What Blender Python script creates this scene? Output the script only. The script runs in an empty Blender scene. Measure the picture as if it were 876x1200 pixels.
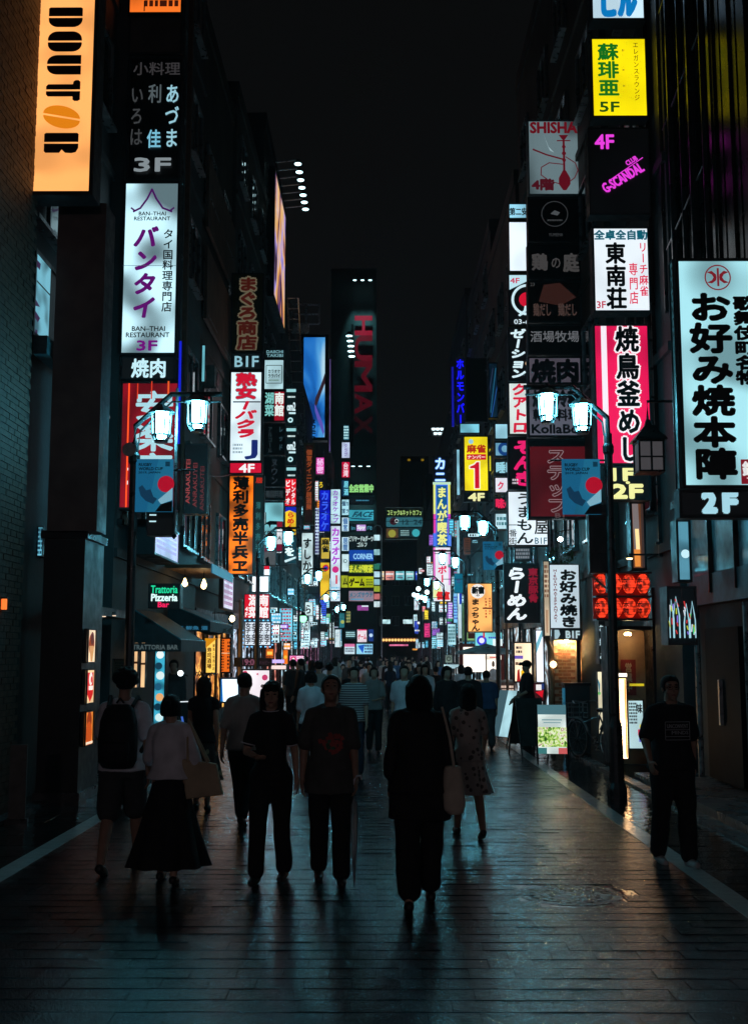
import bpy, bmesh, math, random
from mathutils import Vector, Matrix, Euler, noise
random.seed(7)
PI = math.pi
scene = bpy.context.scene
COL = scene.collection

# ------------------------------------------------------------------ camera
FPX = 1320.0
CAM_H = 1.85
TILT = math.atan(166 / FPX)
YAW = 7 / FPX
cam_data = bpy.data.cameras.new('camera')
cam = bpy.data.objects.new('camera', cam_data)
COL.objects.link(cam)
cam.location = (0, 0, CAM_H)
cam.rotation_euler = (PI / 2 + TILT, 0, YAW)
cam_data.sensor_fit = 'VERTICAL'
cam_data.sensor_height = 36
cam_data.lens = 36 * FPX / 1200
cam_data.clip_start = 0.1
cam_data.clip_end = 3000
scene.camera = cam

# ------------------------------------------------------------------ night sky
world = bpy.data.worlds.new('World')
scene.world = world
world.use_nodes = True
bg = world.node_tree.nodes['Background']
bg.inputs['Color'].default_value = (0.90, 0.95, 1.0, 1)
bg.inputs['Strength'].default_value = 0.0030

scene.view_settings.view_transform = 'Standard'
scene.view_settings.look = 'None'
scene.view_settings.exposure = 0.0
scene.view_settings.gamma = 1.0
scene.render.engine = 'CYCLES'
scene.cycles.use_denoising = True
scene.cycles.max_bounces = 6
scene.cycles.diffuse_bounces = 3
scene.cycles.glossy_bounces = 4
scene.cycles.sample_clamp_indirect = 4
scene.cycles.caustics_reflective = False
scene.cycles.caustics_refractive = False

RC = Euler(cam.rotation_euler).to_matrix()
def P(px, py, d):
    """point at street distance d that the photograph shows at px, py"""
    v = RC @ Vector(((px - 438) / FPX, -(py - 600) / FPX, -1))
    return Vector((0, 0, CAM_H)) + v * (d / v.y)

# ------------------------------------------------------------------ materials
def lin(c):
    c = c / 255.0
    return c / 12.92 if c <= 0.04045 else ((c + 0.055) / 1.055) ** 2.4
_mats = {}
def nodes(name):
    m = bpy.data.materials.new(name)
    m.use_nodes = True
    nt = m.node_tree
    return m, nt, nt.nodes['Principled BSDF']
def mat(name, col, rough=0.6, metal=0.0, nscale=6.0, namt=0.35, bump=0.0, bscale=40, rvar=0.0, spec=0.5, alpha=None, trans=0):
    """plain procedural surface, col is linear base colour"""
    if name in _mats: return _mats[name]
    m, nt, b = nodes(name)
    geo = nt.nodes.new('ShaderNodeNewGeometry')
    n = nt.nodes.new('ShaderNodeTexNoise'); n.inputs['Scale'].default_value = nscale; n.inputs['Detail'].default_value = 5
    nt.links.new(geo.outputs['Position'], n.inputs['Vector'])
    r = nt.nodes.new('ShaderNodeMapRange')
    r.inputs['From Min'].default_value = 0.3; r.inputs['From Max'].default_value = 0.7
    r.inputs['To Min'].default_value = 1 - namt; r.inputs['To Max'].default_value = 1 + namt
    nt.links.new(n.outputs['Fac'], r.inputs['Value'])
    mx = nt.nodes.new('ShaderNodeVectorMath'); mx.operation = 'SCALE'
    mx.inputs[0].default_value = col[:3]
    nt.links.new(r.outputs['Result'], mx.inputs['Scale'])
    nt.links.new(mx.outputs['Vector'], b.inputs['Base Color'])
    b.inputs['Roughness'].default_value = rough
    b.inputs['Metallic'].default_value = metal
    b.inputs['Specular IOR Level'].default_value = spec
    if trans: b.inputs['Transmission Weight'].default_value = trans
    if rvar:
        r2 = nt.nodes.new('ShaderNodeMapRange')
        r2.inputs['From Min'].default_value = 0.35; r2.inputs['From Max'].default_value = 0.65
        r2.inputs['To Min'].default_value = max(0.02, rough - rvar); r2.inputs['To Max'].default_value = rough + rvar
        nt.links.new(n.outputs['Fac'], r2.inputs['Value'])
        nt.links.new(r2.outputs['Result'], b.inputs['Roughness'])
    if bump:
        n2 = nt.nodes.new('ShaderNodeTexNoise'); n2.inputs['Scale'].default_value = bscale; n2.inputs['Detail'].default_value = 4
        nt.links.new(geo.outputs['Position'], n2.inputs['Vector'])
        bp = nt.nodes.new('ShaderNodeBump'); bp.inputs['Strength'].default_value = bump; bp.inputs['Distance'].default_value = 0.02
        nt.links.new(n2.outputs['Fac'], bp.inputs['Height'])
        nt.links.new(bp.outputs['Normal'], b.inputs['Normal'])
    _mats[name] = m
    return m
def E(c, strength=1.0, uneven=0.0, sample=False, scale=1.6):
    """self-lit surface; c is the sRGB colour it shows at strength 1"""
    key = ('E', tuple(c[:3]), strength, uneven, sample, scale)
    if key in _mats: return _mats[key]
    m, nt, b = nodes('lit_%d_%d_%d' % tuple(c[:3]))
    l = [lin(x) for x in c[:3]]
    b.inputs['Base Color'].default_value = (0.25 * l[0] + .02, 0.25 * l[1] + .02, 0.25 * l[2] + .02, 1)
    b.inputs['Roughness'].default_value = 0.4
    b.inputs['Specular IOR Level'].default_value = 0.3
    b.inputs['Emission Color'].default_value = (*l, 1)
    b.inputs['Emission Strength'].default_value = strength
    if uneven:
        geo = nt.nodes.new('ShaderNodeNewGeometry')
        n = nt.nodes.new('ShaderNodeTexNoise'); n.inputs['Scale'].default_value = scale; n.inputs['Detail'].default_value = .3
        nt.links.new(geo.outputs['Position'], n.inputs['Vector'])
        r = nt.nodes.new('ShaderNodeMapRange'); r.interpolation_type = 'SMOOTHSTEP'
        r.inputs['From Min'].default_value = 0.30; r.inputs['From Max'].default_value = 0.62
        r.inputs['To Min'].default_value = strength * (1 - uneven); r.inputs['To Max'].default_value = strength * (1 + 0.35 * uneven)
        nt.links.new(n.outputs['Fac'], r.inputs['Value'])
        nt.links.new(r.outputs['Result'], b.inputs['Emission Strength'])
    m.cycles.emission_sampling = 'FRONT' if sample else 'NONE'
    _mats[key] = m
    return m
def paint(c):
    """print colour for lettering: dark inks are unlit, bright ones are lit from behind"""
    if max(c[:3]) <= 45: return mat('ink_%d_%d_%d' % tuple(c[:3]), [lin(x) for x in c[:3]], 0.5, namt=0.1)
    return E(c, c[3] if len(c) > 3 else 1.0)

# ------------------------------------------------------------------ mesh helpers
def link(o): COL.objects.link(o); return o
class MB:
    def __init__(s): s.v = []; s.f = []
    def quad(s, *p):
        i = len(s.v); s.v += [tuple(q) for q in p]; s.f.append(tuple(range(i, i + len(p)))); return s
    def box(s, x0, x1, y0, y1, z0, z1):
        i = len(s.v)
        s.v += [(x0, y0, z0), (x1, y0, z0), (x1, y1, z0), (x0, y1, z0), (x0, y0, z1), (x1, y0, z1), (x1, y1, z1), (x0, y1, z1)]
        s.f += [(i, i+3, i+2, i+1), (i+4, i+5, i+6, i+7), (i, i+1, i+5, i+4), (i+1, i+2, i+6, i+5), (i+2, i+3, i+7, i+6), (i+3, i, i+4, i+7)]
        return s
    def tube(s, pts, r, n=8, cap=True, r1=None):
        pts = [Vector(p) for p in pts]; rings = []
        for k, p in enumerate(pts):
            t = (pts[min(k+1, len(pts)-1)] - pts[max(k-1, 0)]).normalized()
            a = Vector((0, 0, 1)) if abs(t.z) < .9 else Vector((1, 0, 0))
            u = t.cross(a).normalized(); w = t.cross(u)
            rr = r if r1 is None else r + (r1 - r) * k / (len(pts) - 1)
            i = len(s.v); rings.append(i)
            for j in range(n):
                q = p + (u * math.cos(2*PI*j/n) + w * math.sin(2*PI*j/n)) * rr
                s.v.append(tuple(q))
        for a, b in zip(rings, rings[1:]):
            for j in range(n): s.f.append((a+j, a+(j+1) % n, b+(j+1) % n, b+j))
        if cap:
            s.f.append(tuple(rings[0]+j for j in range(n))); s.f.append(tuple(rings[-1]+n-1-j for j in range(n)))
        return s
    def lathe(s, prof, c=(0, 0, 0), n=16, axis='z', sx=1, sy=1, close=False):
        rings = []
        for r, z in prof:
            i = len(s.v); rings.append(i)
            for j in range(n):
                a = 2*PI*j/n; x = r*math.cos(a)*sx; y = r*math.sin(a)*sy
                p = (x, y, z) if axis == 'z' else ((x, z, y) if axis == 'y' else (z, x, y))
                s.v.append((p[0]+c[0], p[1]+c[1], p[2]+c[2]))
        for a, b in zip(rings, rings[1:]):
            for j in range(n): s.f.append((a+j, a+(j+1) % n, b+(j+1) % n, b+j))
        s.f.append(tuple(rings[0]+n-1-j for j in range(n))); s.f.append(tuple(rings[-1]+j for j in range(n)))
        return s
    def add(s, v, f):
        i = len(s.v); s.v += v; s.f += [tuple(i+k for k in q) for q in f]; return s
    def mesh(s, name, m, smooth=False):
        me = bpy.data.meshes.new(name); me.from_pydata(s.v, [], s.f)
        if m: me.materials.append(m)
        if smooth:
            for p in me.polygons: p.use_smooth = True
        me.update(); return me
    def build(s, name, m, parent=None, loc=None, rot=None, smooth=False):
        o = bpy.data.objects.new(name, s.mesh(name, m, smooth)); link(o)
        if parent: o.parent = parent
        if loc is not None: o.location = loc
        if rot is not None: o.rotation_euler = rot
        return o
def box(name, x0, x1, y0, y1, z0, z1, m, parent=None): return MB().box(x0, x1, y0, y1, z0, z1).build(name, m, parent)
def tag(o, label=None, cat=None, group=None, kind=None):
    if label: o['label'] = label
    if cat: o['category'] = cat
    if group: o['group'] = group
    if kind: o['kind'] = kind
    return o
def thing(name, label, cat, loc=(0, 0, 0), rz=0, group=None):
    o = bpy.data.objects.new(name, None); link(o); o.location = loc; o.rotation_euler = (0, 0, rz)
    o.empty_display_size = 0.2
    return tag(o, label, cat, group)
def copy_tree(o, parent=None):
    c = o.copy(); link(c); c.parent = parent
    for ch in o.children: copy_tree(ch, c)
    return c

# ------------------------------------------------------------------ lettering
_gl = {}
def glyph(t):
    if t in _gl: return _gl[t]
    c = bpy.data.curves.new('glyph', 'FONT'); c.body = t; c.resolution_u = 2
    o = bpy.data.objects.new('glyph', c)
    me = bpy.data.meshes.new_from_object(o)
    v = [(p.co.x, p.co.y) for p in me.vertices]; f = [tuple(p.vertices) for p in me.polygons]
    bpy.data.objects.remove(o); bpy.data.curves.remove(c); bpy.data.meshes.remove(me)
    _gl[t] = (v, f); return _gl[t]
FIVE = [(0, 0), (1, 1), (-1, -1), (1, -1), (-1, 1)]
NINE = FIVE + [(1.2, 0), (-1.2, 0), (0, 1.2), (0, -1.2)]
def disc(bold):
    """offsets that thicken a stroke by bold (fraction of the character) without leaving slits"""
    if not bold: return FIVE[:1]
    rings = [1.0] if bold <= .02 else ([.5, 1.0] if bold <= .055 else [.35, .7, 1.0])
    return [(0, 0)] + [(r*math.cos(2*PI*k/8+r), r*math.sin(2*PI*k/8+r)) for r in rings for k in range(8)]
def interior(name, cols, strength, scale=2.2):
    """lit shop interior or picture: uneven patches of light and colour behind glass"""
    key = ('I', name)
    if key in _mats: return _mats[key]
    m, nt, b = nodes(name); geo = nt.nodes.new('ShaderNodeNewGeometry')
    mp = nt.nodes.new('ShaderNodeVectorMath'); mp.operation = 'MULTIPLY'; mp.inputs[1].default_value = scale if isinstance(scale, tuple) else (scale, scale, scale*1.3)
    nt.links.new(geo.outputs['Position'], mp.inputs[0])
    n = nt.nodes.new('ShaderNodeTexNoise'); n.inputs['Scale'].default_value = 1; n.inputs['Detail'].default_value = 3; n.inputs['Distortion'].default_value = 1.2
    nt.links.new(mp.outputs['Vector'], n.inputs['Vector'])
    r = nt.nodes.new('ShaderNodeValToRGB'); e = r.color_ramp.elements
    while len(e) < len(cols): e.new(.5)
    for k, c in enumerate(cols): e[k].position = .32+.36*k/(len(cols)-1); e[k].color = (*[lin(x) for x in c], 1)
    nt.links.new(n.outputs['Fac'], r.inputs['Fac']); nt.links.new(r.outputs['Color'], b.inputs['Emission Color'])
    b.inputs['Emission Strength'].default_value = strength; b.inputs['Base Color'].default_value = (.05, .05, .05, 1); b.inputs['Roughness'].default_value = .3
    m.cycles.emission_sampling = 'FRONT'; _mats[key] = m
    return m
def put(mb, v, f, y, b, offs):
    for k, (dx, dy) in enumerate(offs):
        mb.add([(x + dx*b, y - 0.00015*k, z + dy*b) for x, z in v], f)
def vtext(t, cx, w, z1, z0, y, bold, slant=0, halo=0):
    mb = MB(); hb = MB(); n = len(t); ch = (z1 - z0) / n
    for i, c in enumerate(t):
        if c == ' ': continue
        v, f = glyph(c)
        if not v: continue
        zc = z1 - ch * (i + .5)
        if c in 'ー～-':
            v = [(1 - (q[1] + .12), q[0] - .12) for q in v]
            v = [(1 - a, bb) for a, bb in v]
        asc = ord(c) < 256
        xm = (min(q[0] for q in v) + max(q[0] for q in v)) / 2 if asc else .5
        zm = .35 if asc else .38
        ws = w * (1.25 if asc else 1); hs = min(ch * .98, w * 1.5) * (1.15 if asc else 1)
        vv = [(cx + (q[0] - xm) * ws + slant * (q[1] - zm) * ws, zc + (q[1] - zm) * hs) for q in v]
        bo = min(bold, .042)
        if halo: put(hb, vv, f, y, (halo+bo) * w, disc(.1))
        put(mb, vv, f, y - (.005 if halo else 0), bo * w, disc(bo))
    return mb, hb
def htext(t, x0, x1, z1, z0, y, bold, halo=0, slant=0):
    v, f = glyph(t)
    a = min(q[0] for q in v); b = max(q[0] for q in v); c = min(q[1] for q in v); d = max(q[1] for q in v)
    vv = [(x0 + (q[0]-a)/(b-a)*(x1-x0) + slant*(q[1]-c)/(d-c)*(z1-z0), z0 + (q[1]-c)/(d-c)*(z1-z0)) for q in v]
    mb = MB(); hb = MB()
    if halo: put(hb, vv, f, y, (halo+bold)*(z1-z0), disc(.1))
    put(mb, vv, f, y - (.005 if halo else 0), bold*(z1-z0), disc(bold))
    return mb, hb

CASE = None
def sign_at(name, label, cat, loc, w, h, dep, rz, face, items=(), strength=1.0, uneven=0.35, frame=0.035, group=None, case_col=(.03, .03, .033), lit=True, back=False, scale=1.6):
    """lightbox: case, frame, lit panel and every mark on it as parts. loc = bottom centre of its front"""
    t = thing(name, label, cat, loc, rz, group)
    cm = mat('case_%g_%g_%g' % case_col, case_col, 0.45, 0.3, rvar=.15)
    MB().box(-w/2, w/2, 0.004, dep, 0, h).build('case', cm, t)
    if frame:
        fr = MB(); a = frame
        fr.box(-w/2, w/2, -.02, 0, 0, a).box(-w/2, w/2, -.02, 0, h-a, h).box(-w/2, -w/2+a, -.02, 0, a, h-a).box(w/2-a, w/2, -.02, 0, a, h-a)
        fr.build('frame', cm, t)
    a = frame * .9
    if face is not None:
        fm = E(face, strength, uneven, sample=(w*h > .12), scale=scale) if lit else mat('panel_%d_%d_%d' % tuple(face[:3]), [lin(x) for x in face[:3]], .45, namt=.25, nscale=3)
        MB().quad((-w/2+a, 0, a), (w/2-a, 0, a), (w/2-a, 0, h-a), (-w/2+a, 0, h-a)).build('panel', fm, t)
    marks(t, w, h, items)
    return t
def marks(t, w, h, items, y0=-.006):
    y = y0
    for it in items:
        k = it[0]
        X = lambda f: (f - .5) * w
        Z = lambda f: (1 - f) * h
        hb = None
        if k == 'V':
            _, s, cx, cw, a, b, c, bold = it[:8]
            o = it[8] if len(it) > 8 else {}
            mb, hb = vtext(s, X(cx), cw*w, Z(a), Z(b), y, bold, o.get('slant', 0), o.get('halo', 0)); nm = 'lettering'
        elif k == 'H':
            _, s, a, b, c0, c1, c, bold = it[:8]
            o = it[8] if len(it) > 8 else {}
            mb, hb = htext(s, X(a), X(b), Z(c0), Z(c1), y, bold, o.get('halo', 0), o.get('slant', 0)); nm = 'lettering'
            if 'rot' in o:
                ang = o['rot']; xc = (X(a)+X(b))/2; zc = (Z(c0)+Z(c1))/2
                R = lambda q: (xc+(q[0]-xc)*math.cos(ang)-(q[2]-zc)*math.sin(ang), q[1], zc+(q[0]-xc)*math.sin(ang)+(q[2]-zc)*math.cos(ang))
                mb.v = [R(q) for q in mb.v]; hb.v = [R(q) for q in hb.v]
        elif k == 'R':
            _, a, b, c0, c1, c = it
            mb = MB().quad((X(a), y, Z(c1)), (X(b), y, Z(c1)), (X(b), y, Z(c0)), (X(a), y, Z(c0))); nm = 'colour_field'; o = {}
        elif k == 'P':
            _, pts, c = it
            mb = MB().quad(*[(X(a), y, Z(b)) for a, b in pts]); nm = 'emblem'; o = {}
        elif k == 'L':
            _, pts, lw, c = it; o = {}; nm = 'emblem_line'; mb = MB()
            q = [Vector((X(a), 0, Z(b))) for a, b in pts]
            for i in range(len(q)-1):
                d = (q[i+1]-q[i]).normalized(); nn = Vector((-d.z, 0, d.x)) * lw*w/2; e = d*lw*w*.3
                yy = y - .0001*i
                mb.quad(*[(p.x, yy, p.z) for p in (q[i]-nn-e, q[i+1]-nn+e, q[i+1]+nn+e, q[i]+nn-e)])
        elif k == 'O':
            _, cx, cy, r, c, ring = it; o = {}; nm = 'emblem'; mb = MB(); n = 28
            if ring:
                for j in range(n):
                    a, b = 2*PI*j/n, 2*PI*(j+1)/n
                    q = [(X(cx)+r*w*s*math.cos(u), y, Z(cy)+r*w*s*math.sin(u)) for s, u in ((1-ring, a), (1, a), (1, b), (1-ring, b))]
                    mb.quad(*q)
            else: mb.quad(*[(X(cx)+r*w*math.cos(2*PI*j/n), y, Z(cy)+r*w*math.sin(2*PI*j/n)) for j in range(n)])
        elif k == 'B':
            _, a, b, c0, c1, n, c = it; o = {}; nm = 'small_print'; mb = MB(); rr = random.Random(int(a*100+c0*1000))
            for j in range(n):
                zt = Z(c0)+(Z(c1)-Z(c0))*(j+.15)/n; zb = Z(c0)+(Z(c1)-Z(c0))*(j+.75)/n
                x = X(a)
                while x < X(b):
                    l = (zt-zb)*rr.uniform(.4, 1.1)
                    mb.quad((x, y, zb), (min(x+l, X(b)), y, zb), (min(x+l, X(b)), y, zt), (x, y, zt)); x += l+(zt-zb)*.25
        if hb is not None and hb.v: hb.build('letter_outline', paint(o.get('hc', (240, 250, 255))), t)
        if mb.v:
            q_ = mb.build(nm, paint(c), t)
            if nm == 'small_print': q_['kind'] = 'stuff'
        y -= .008 if k in 'VH' else .004
def sign(name, label, cat, rect, d, face, items=(), dep=.28, **kw):
    x0, y0, x1, y1 = rect; xm = (x0+x1)/2; ym = (y0+y1)/2
    a, b = P(x0, ym, d), P(x1, ym, d); u, v = P(xm, y0, d), P(xm, y1, d)
    return sign_at(name, label, cat, ((a.x+b.x)/2, d, v.z), b.x-a.x, u.z-v.z, dep, kw.pop('rz', 0), face, items, **kw)
# ================================================================== GROUND
def wet_mat(name, col, r0, r1, ns, bump, bs, tint=0.35, spec=.5):
    m, nt, b = nodes(name)
    geo = nt.nodes.new('ShaderNodeNewGeometry')
    n = nt.nodes.new('ShaderNodeTexNoise'); n.inputs['Scale'].default_value = ns; n.inputs['Detail'].default_value = 6; n.inputs['Roughness'].default_value = .6
    nt.links.new(geo.outputs['Position'], n.inputs['Vector'])
    r = nt.nodes.new('ShaderNodeMapRange'); r.interpolation_type = 'SMOOTHSTEP'; r.inputs['From Min'].default_value = .3; r.inputs['From Max'].default_value = .7
    r.inputs['To Min'].default_value = r0; r.inputs['To Max'].default_value = r1
    nt.links.new(n.outputs['Fac'], r.inputs['Value']); nt.links.new(r.outputs['Result'], b.inputs['Roughness'])
    n3 = nt.nodes.new('ShaderNodeTexNoise'); n3.inputs['Scale'].default_value = 90; n3.inputs['Detail'].default_value = 3
    nt.links.new(geo.outputs['Position'], n3.inputs['Vector'])
    oi = nt.nodes.new('ShaderNodeObjectInfo')
    ad = nt.nodes.new('ShaderNodeMath'); ad.operation = 'ADD'
    nt.links.new(n3.outputs['Fac'], ad.inputs[0]); nt.links.new(oi.outputs['Random'], ad.inputs[1])
    r3 = nt.nodes.new('ShaderNodeMapRange'); r3.inputs['From Min'].default_value = .3; r3.inputs['From Max'].default_value = 1.7
    r3.inputs['To Min'].default_value = 1-tint; r3.inputs['To Max'].default_value = 1+tint
    nt.links.new(ad.outputs[0], r3.inputs['Value'])
    mx = nt.nodes.new('ShaderNodeVectorMath'); mx.operation = 'SCALE'; mx.inputs[0].default_value = col
    nt.links.new(r3.outputs['Result'], mx.inputs['Scale']); nt.links.new(mx.outputs['Vector'], b.inputs['Base Color'])
    n2 = nt.nodes.new('ShaderNodeTexNoise'); n2.inputs['Scale'].default_value = bs; n2.inputs['Detail'].default_value = 5
    nt.links.new(geo.outputs['Position'], n2.inputs['Vector'])
    bp = nt.nodes.new('ShaderNodeBump'); bp.inputs['Strength'].default_value = bump; bp.inputs['Distance'].default_value = .01
    n4 = nt.nodes.new('ShaderNodeTexNoise'); n4.inputs['Scale'].default_value = 7; n4.inputs['Detail'].default_value = 3
    nt.links.new(geo.outputs['Position'], n4.inputs['Vector'])
    bp2 = nt.nodes.new('ShaderNodeBump'); bp2.inputs['Strength'].default_value = .35; bp2.inputs['Distance'].default_value = .02
    nt.links.new(n4.outputs['Fac'], bp2.inputs['Height']); nt.links.new(bp2.outputs['Normal'], bp.inputs['Normal'])
    nt.links.new(n2.outputs['Fac'], bp.inputs['Height']); nt.links.new(bp.outputs['Normal'], b.inputs['Normal'])
    b.inputs['Specular IOR Level'].default_value = spec
    return m
M_paver = wet_mat('wet_paver', (.010, .022, .027), .045, .24, 2.2, .5, 60, .6, .30)
M_slab = wet_mat('wet_slab', (.022, .022, .023), .03, .17, 1.4, .16, 22)
M_joint = mat('joint_sand', (.02, .022, .024), .5)
M_line = wet_mat('road_paint', (.62, .62, .60), .04, .20, 3.0, .14, 60, .2)
M_kerb = wet_mat('granite_kerb', (.10, .10, .105), .15, .5, 2.0, .3, 60)

ground = tag(MB().quad((-400, -60, -.03), (400, -60, -.03), (400, 900, -.03), (-400, 900, -.03)).build('ground', mat('asphalt_base', (.04, .04, .042), .8)), kind='structure')
XL, XR = -3.13, 2.62           # inner edges of the painted lines
road = tag(MB().quad((XL-.2, -2, -.0075), (XR+.2, -2, -.0075), (XR+.2, 260, -.0075), (XL-.2, 260, -.0075)).build('road', M_joint), kind='structure')
# running pavers, .205 m courses across the street
PW, PD = .27, .205
def paver_geo(w, d, z=0.0, g=.003, b=.004, t=.012):
    x0, x1, y0, y1 = -w/2+g*.08, w/2-g*.08, -d/2+g, d/2-g; bx = b*.12
    v = [(x0, y0, z-t), (x1, y0, z-t), (x1, y1, z-t), (x0, y1, z-t),
         (x0, y0, z-b), (x1, y0, z-b), (x1, y1, z-b), (x0, y1, z-b),
         (x0+bx, y0+b, z), (x1-bx, y0+b, z), (x1-bx, y1-b, z), (x0+bx, y1-b, z)]
    f = [(8, 9, 10, 11)]
    for k in (0, 4):
        for j in range(4): f.append((k+j, k+(j+1) % 4, k+4+(j+1) % 4, k+4+j))
    return v, f
pv, pf = paver_geo(PW, PD)
pmesh = bpy.data.meshes.new('paver'); pmesh.from_pydata(pv, [], pf); pmesh.materials.append(M_paver)
bulk = MB(); cnt = 0
rr = random.Random(3)
yrow = 4.6; row = 0
manhole = P(667, 1036, 9.05); manhole.z = 0
while yrow < 95:
    off = (row % 2) * PW/2
    nx = int((XR-XL)/PW)+2
    for i in range(-1, nx):
        x = XL + PW*(i+.5) + off
        if x+PW/2 < XL+.04 or x-PW/2 > XR-.04: continue
        if (x-manhole.x)**2+(yrow-manhole.y)**2 < .40**2: continue
        tx, ty = rr.uniform(-.016, .016), rr.uniform(-.009, .009); dz = rr.uniform(-.002, .0004)
        xa_, xb_ = max(x-PW/2, XL+.02), min(x+PW/2, XR-.02)
        if xb_-xa_ < PW-.01:
            v2, f2 = paver_geo(xb_-xa_, PD); xm = (xa_+xb_)/2
            bulk.add([(q[0]+xm, q[1]+yrow, q[2]+dz) for q in v2], f2); continue
        if cnt < 300 and yrow > 5.3 and abs(x-.03)/yrow < .37:
            o = bpy.data.objects.new('paver', pmesh); link(o); o.parent = road
            o.location = (x, yrow, dz); o.rotation_euler = (tx, ty, 0); cnt += 1
        else:
            lod = yrow > 40
            if lod: bulk.quad((x-PW/2+.007, yrow-PD/2+.008, dz), (x+PW/2-.007, yrow-PD/2+.008, dz), (x+PW/2-.007, yrow+PD/2-.008, dz+ty*.1), (x-PW/2+.007, yrow+PD/2-.008, dz+ty*.1))
            else: bulk.add([(q[0]+x, q[1]+yrow, q[2]+dz+q[0]*ty+q[1]*tx) for q in pv], pf)
    yrow += PD; row += 1
tag(bulk.build('paver_field', M_paver, road), kind='stuff')
box('far_paving', XL, XR, yrow-PD/2, 260, -.0065, -.001, M_paver, road)
box('edge_strip', XR-.31, XR, 2, 4.5, -.0065, -.002, M_paver, road)
# painted edge lines
for nm, x0, x1 in (('edge_line', XL-.15, XL+.03), ('edge_line', XR-.03, XR+.15)):
    mb = MB()
    y = 2.0
    while y < 150:
        mb.box(x0, x1, y, y+2.99, -.02, .004); y += 3.0
    tag(mb.build(nm, M_line), kind='structure')
# side pavements of square slabs with a granite kerb and a drain
def pavement(side, xa, xb):
    base = tag(MB().quad((xa, 0, -.013), (xb, 0, -.013), (xb, 260, -.013), (xa, 260, -.013)).build('pavement', M_joint), kind='structure')
    n = max(1, round((xb-xa)/.45)); w = (xb-xa)/n; d = .3
    v, f = paver_geo(w, d, g=.004, b=.004); me = bpy.data.meshes.new('slab'); me.from_pydata(v, [], f); me.materials.append(M_slab)
    mb = MB(); y = 3; k = 0
    while y < 95:
        for i in range(n):
            x = xa + w*(i+.5); tx, ty, dz = rr.uniform(-.01, .01), rr.uniform(-.01, .01), rr.uniform(-.002, .001)
            if 8.5 < y < 19.5 and k < 140:
                o = bpy.data.objects.new('slab', me); link(o); o.parent = base; o.location = (x, y, dz); o.rotation_euler = (tx, ty, 0); k += 1
            else: mb.add([(q[0]+x, q[1]+y, q[2]+dz+q[0]*ty+q[1]*tx) for q in v], f)
        y += d
    tag(mb.build('slab_field', M_slab, base), kind='stuff')
pavement(1, XR+.16, 3.52)
pavement(-1, -4.12, XL-.16)
for side, xa, xb in ((1, 3.53, 3.70), (-1, -4.30, -4.13)):
    t = thing('kerb_edging', 'wet granite drain edging beside the %s shopfronts' % ('okonomiyaki' if side > 0 else 'brick and cafe'), 'kerb', (0, 0, 0))
    t['kind'] = 'structure'
    y = 3; me = MB().box(xa, xb, 0, .99, -.02, .035).mesh('kerb_stone', M_kerb)
    for k in range(40):
        o = bpy.data.objects.new('kerb_stone', me); link(o); o.parent = t; o.location = (0, y+k, rr.uniform(-.003, .003))
    if 'category' in t: del t['category']
for xa, xb in ((3.71, 12), (-12, -4.31)):
    tag(MB().quad((xa, 0, -.01), (xb, 0, -.01), (xb, 260, -.01), (xa, 260, -.01)).build('forecourt', M_slab), kind='structure')

# manhole cover
t = thing('manhole_cover', 'round cast iron manhole cover with ring pattern in the paved road', 'manhole', (manhole.x, manhole.y, 0))
Mi = mat('wet_iron', (.06, .06, .06), .22, .8, rvar=.12, bump=.3, bscale=80)
MB().lathe([(.72, -.011), (.72, -.0045), (.40, -.0045)], n=40).build('concrete_surround', M_slab, t)
MB().lathe([(.40, -.012), (.40, -.002), (.33, -.001), (.33, -.006)], n=40).build('rim', Mi, t)
MB().lathe([(.32, -.012), (.32, -.003), (.31, -.002)], n=40).build('lid', Mi, t)
for r in (.27, .2, .13):
    mb = MB()
    for k in range(20):
        a = 2*PI*k/20; b = a+2*PI/20*.6
        mb.quad(*[(q*math.cos(u), q*math.sin(u), .004) for q, u in ((r, a), (r+.04, a), (r+.04, b), (r, b))])
    mb.build('tread_ring', Mi, t)

# ================================================================== BUILDINGS
def wallmat(i):
    c = [(.06, .054, .05), (.045, .048, .05), (.07, .065, .06), (.04, .04, .043), (.055, .045, .036), (.05, .055, .058)][i % 6]
    return mat('render_wall_%d' % (i % 6), c, .75, nscale=.8, namt=.4, bump=.3, bscale=12)
M_glass = mat('dark_glass', (.012, .016, .018), .06, 0, spec=.9, nscale=2, namt=.2)
M_alu = mat('aluminium', (.22, .23, .24), .35, .7, rvar=.12)
M_black = mat('black_metal', (.015, .015, .016), .4, .4, rvar=.15)
M_steel = mat('galvanised_steel', (.30, .31, .32), .4, .8, rvar=.15, nscale=12)
M_dkpaint = mat('dark_paint', (.025, .026, .028), .5, rvar=.15)
M_brown = mat('brown_panel', (.16, .085, .06), .55, nscale=2)
_wm = {}
def window_meshes(w, h):
    k = (round(w, 2), round(h, 2))
    if k not in _wm:
        a = .06
        fr = MB().box(-w/2, w/2, 0, .08, 0, a).box(-w/2, w/2, 0, .08, h-a, h).box(-w/2, -w/2+a, 0, .08, a, h-a).box(w/2-a, w/2, 0, .08, a, h-a).box(-.02, .02, .01, .06, a, h-a)
        _wm[k] = (fr.mesh('window', M_alu), MB().box(-w/2+a, w/2-a, .04, .05, a, h-a).mesh('pane', M_glass), MB().box(-w/2-.05, w/2+.05, -.08, .08, -.06, -.002).mesh('sill', M_alu))
    return _wm[k]
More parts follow.
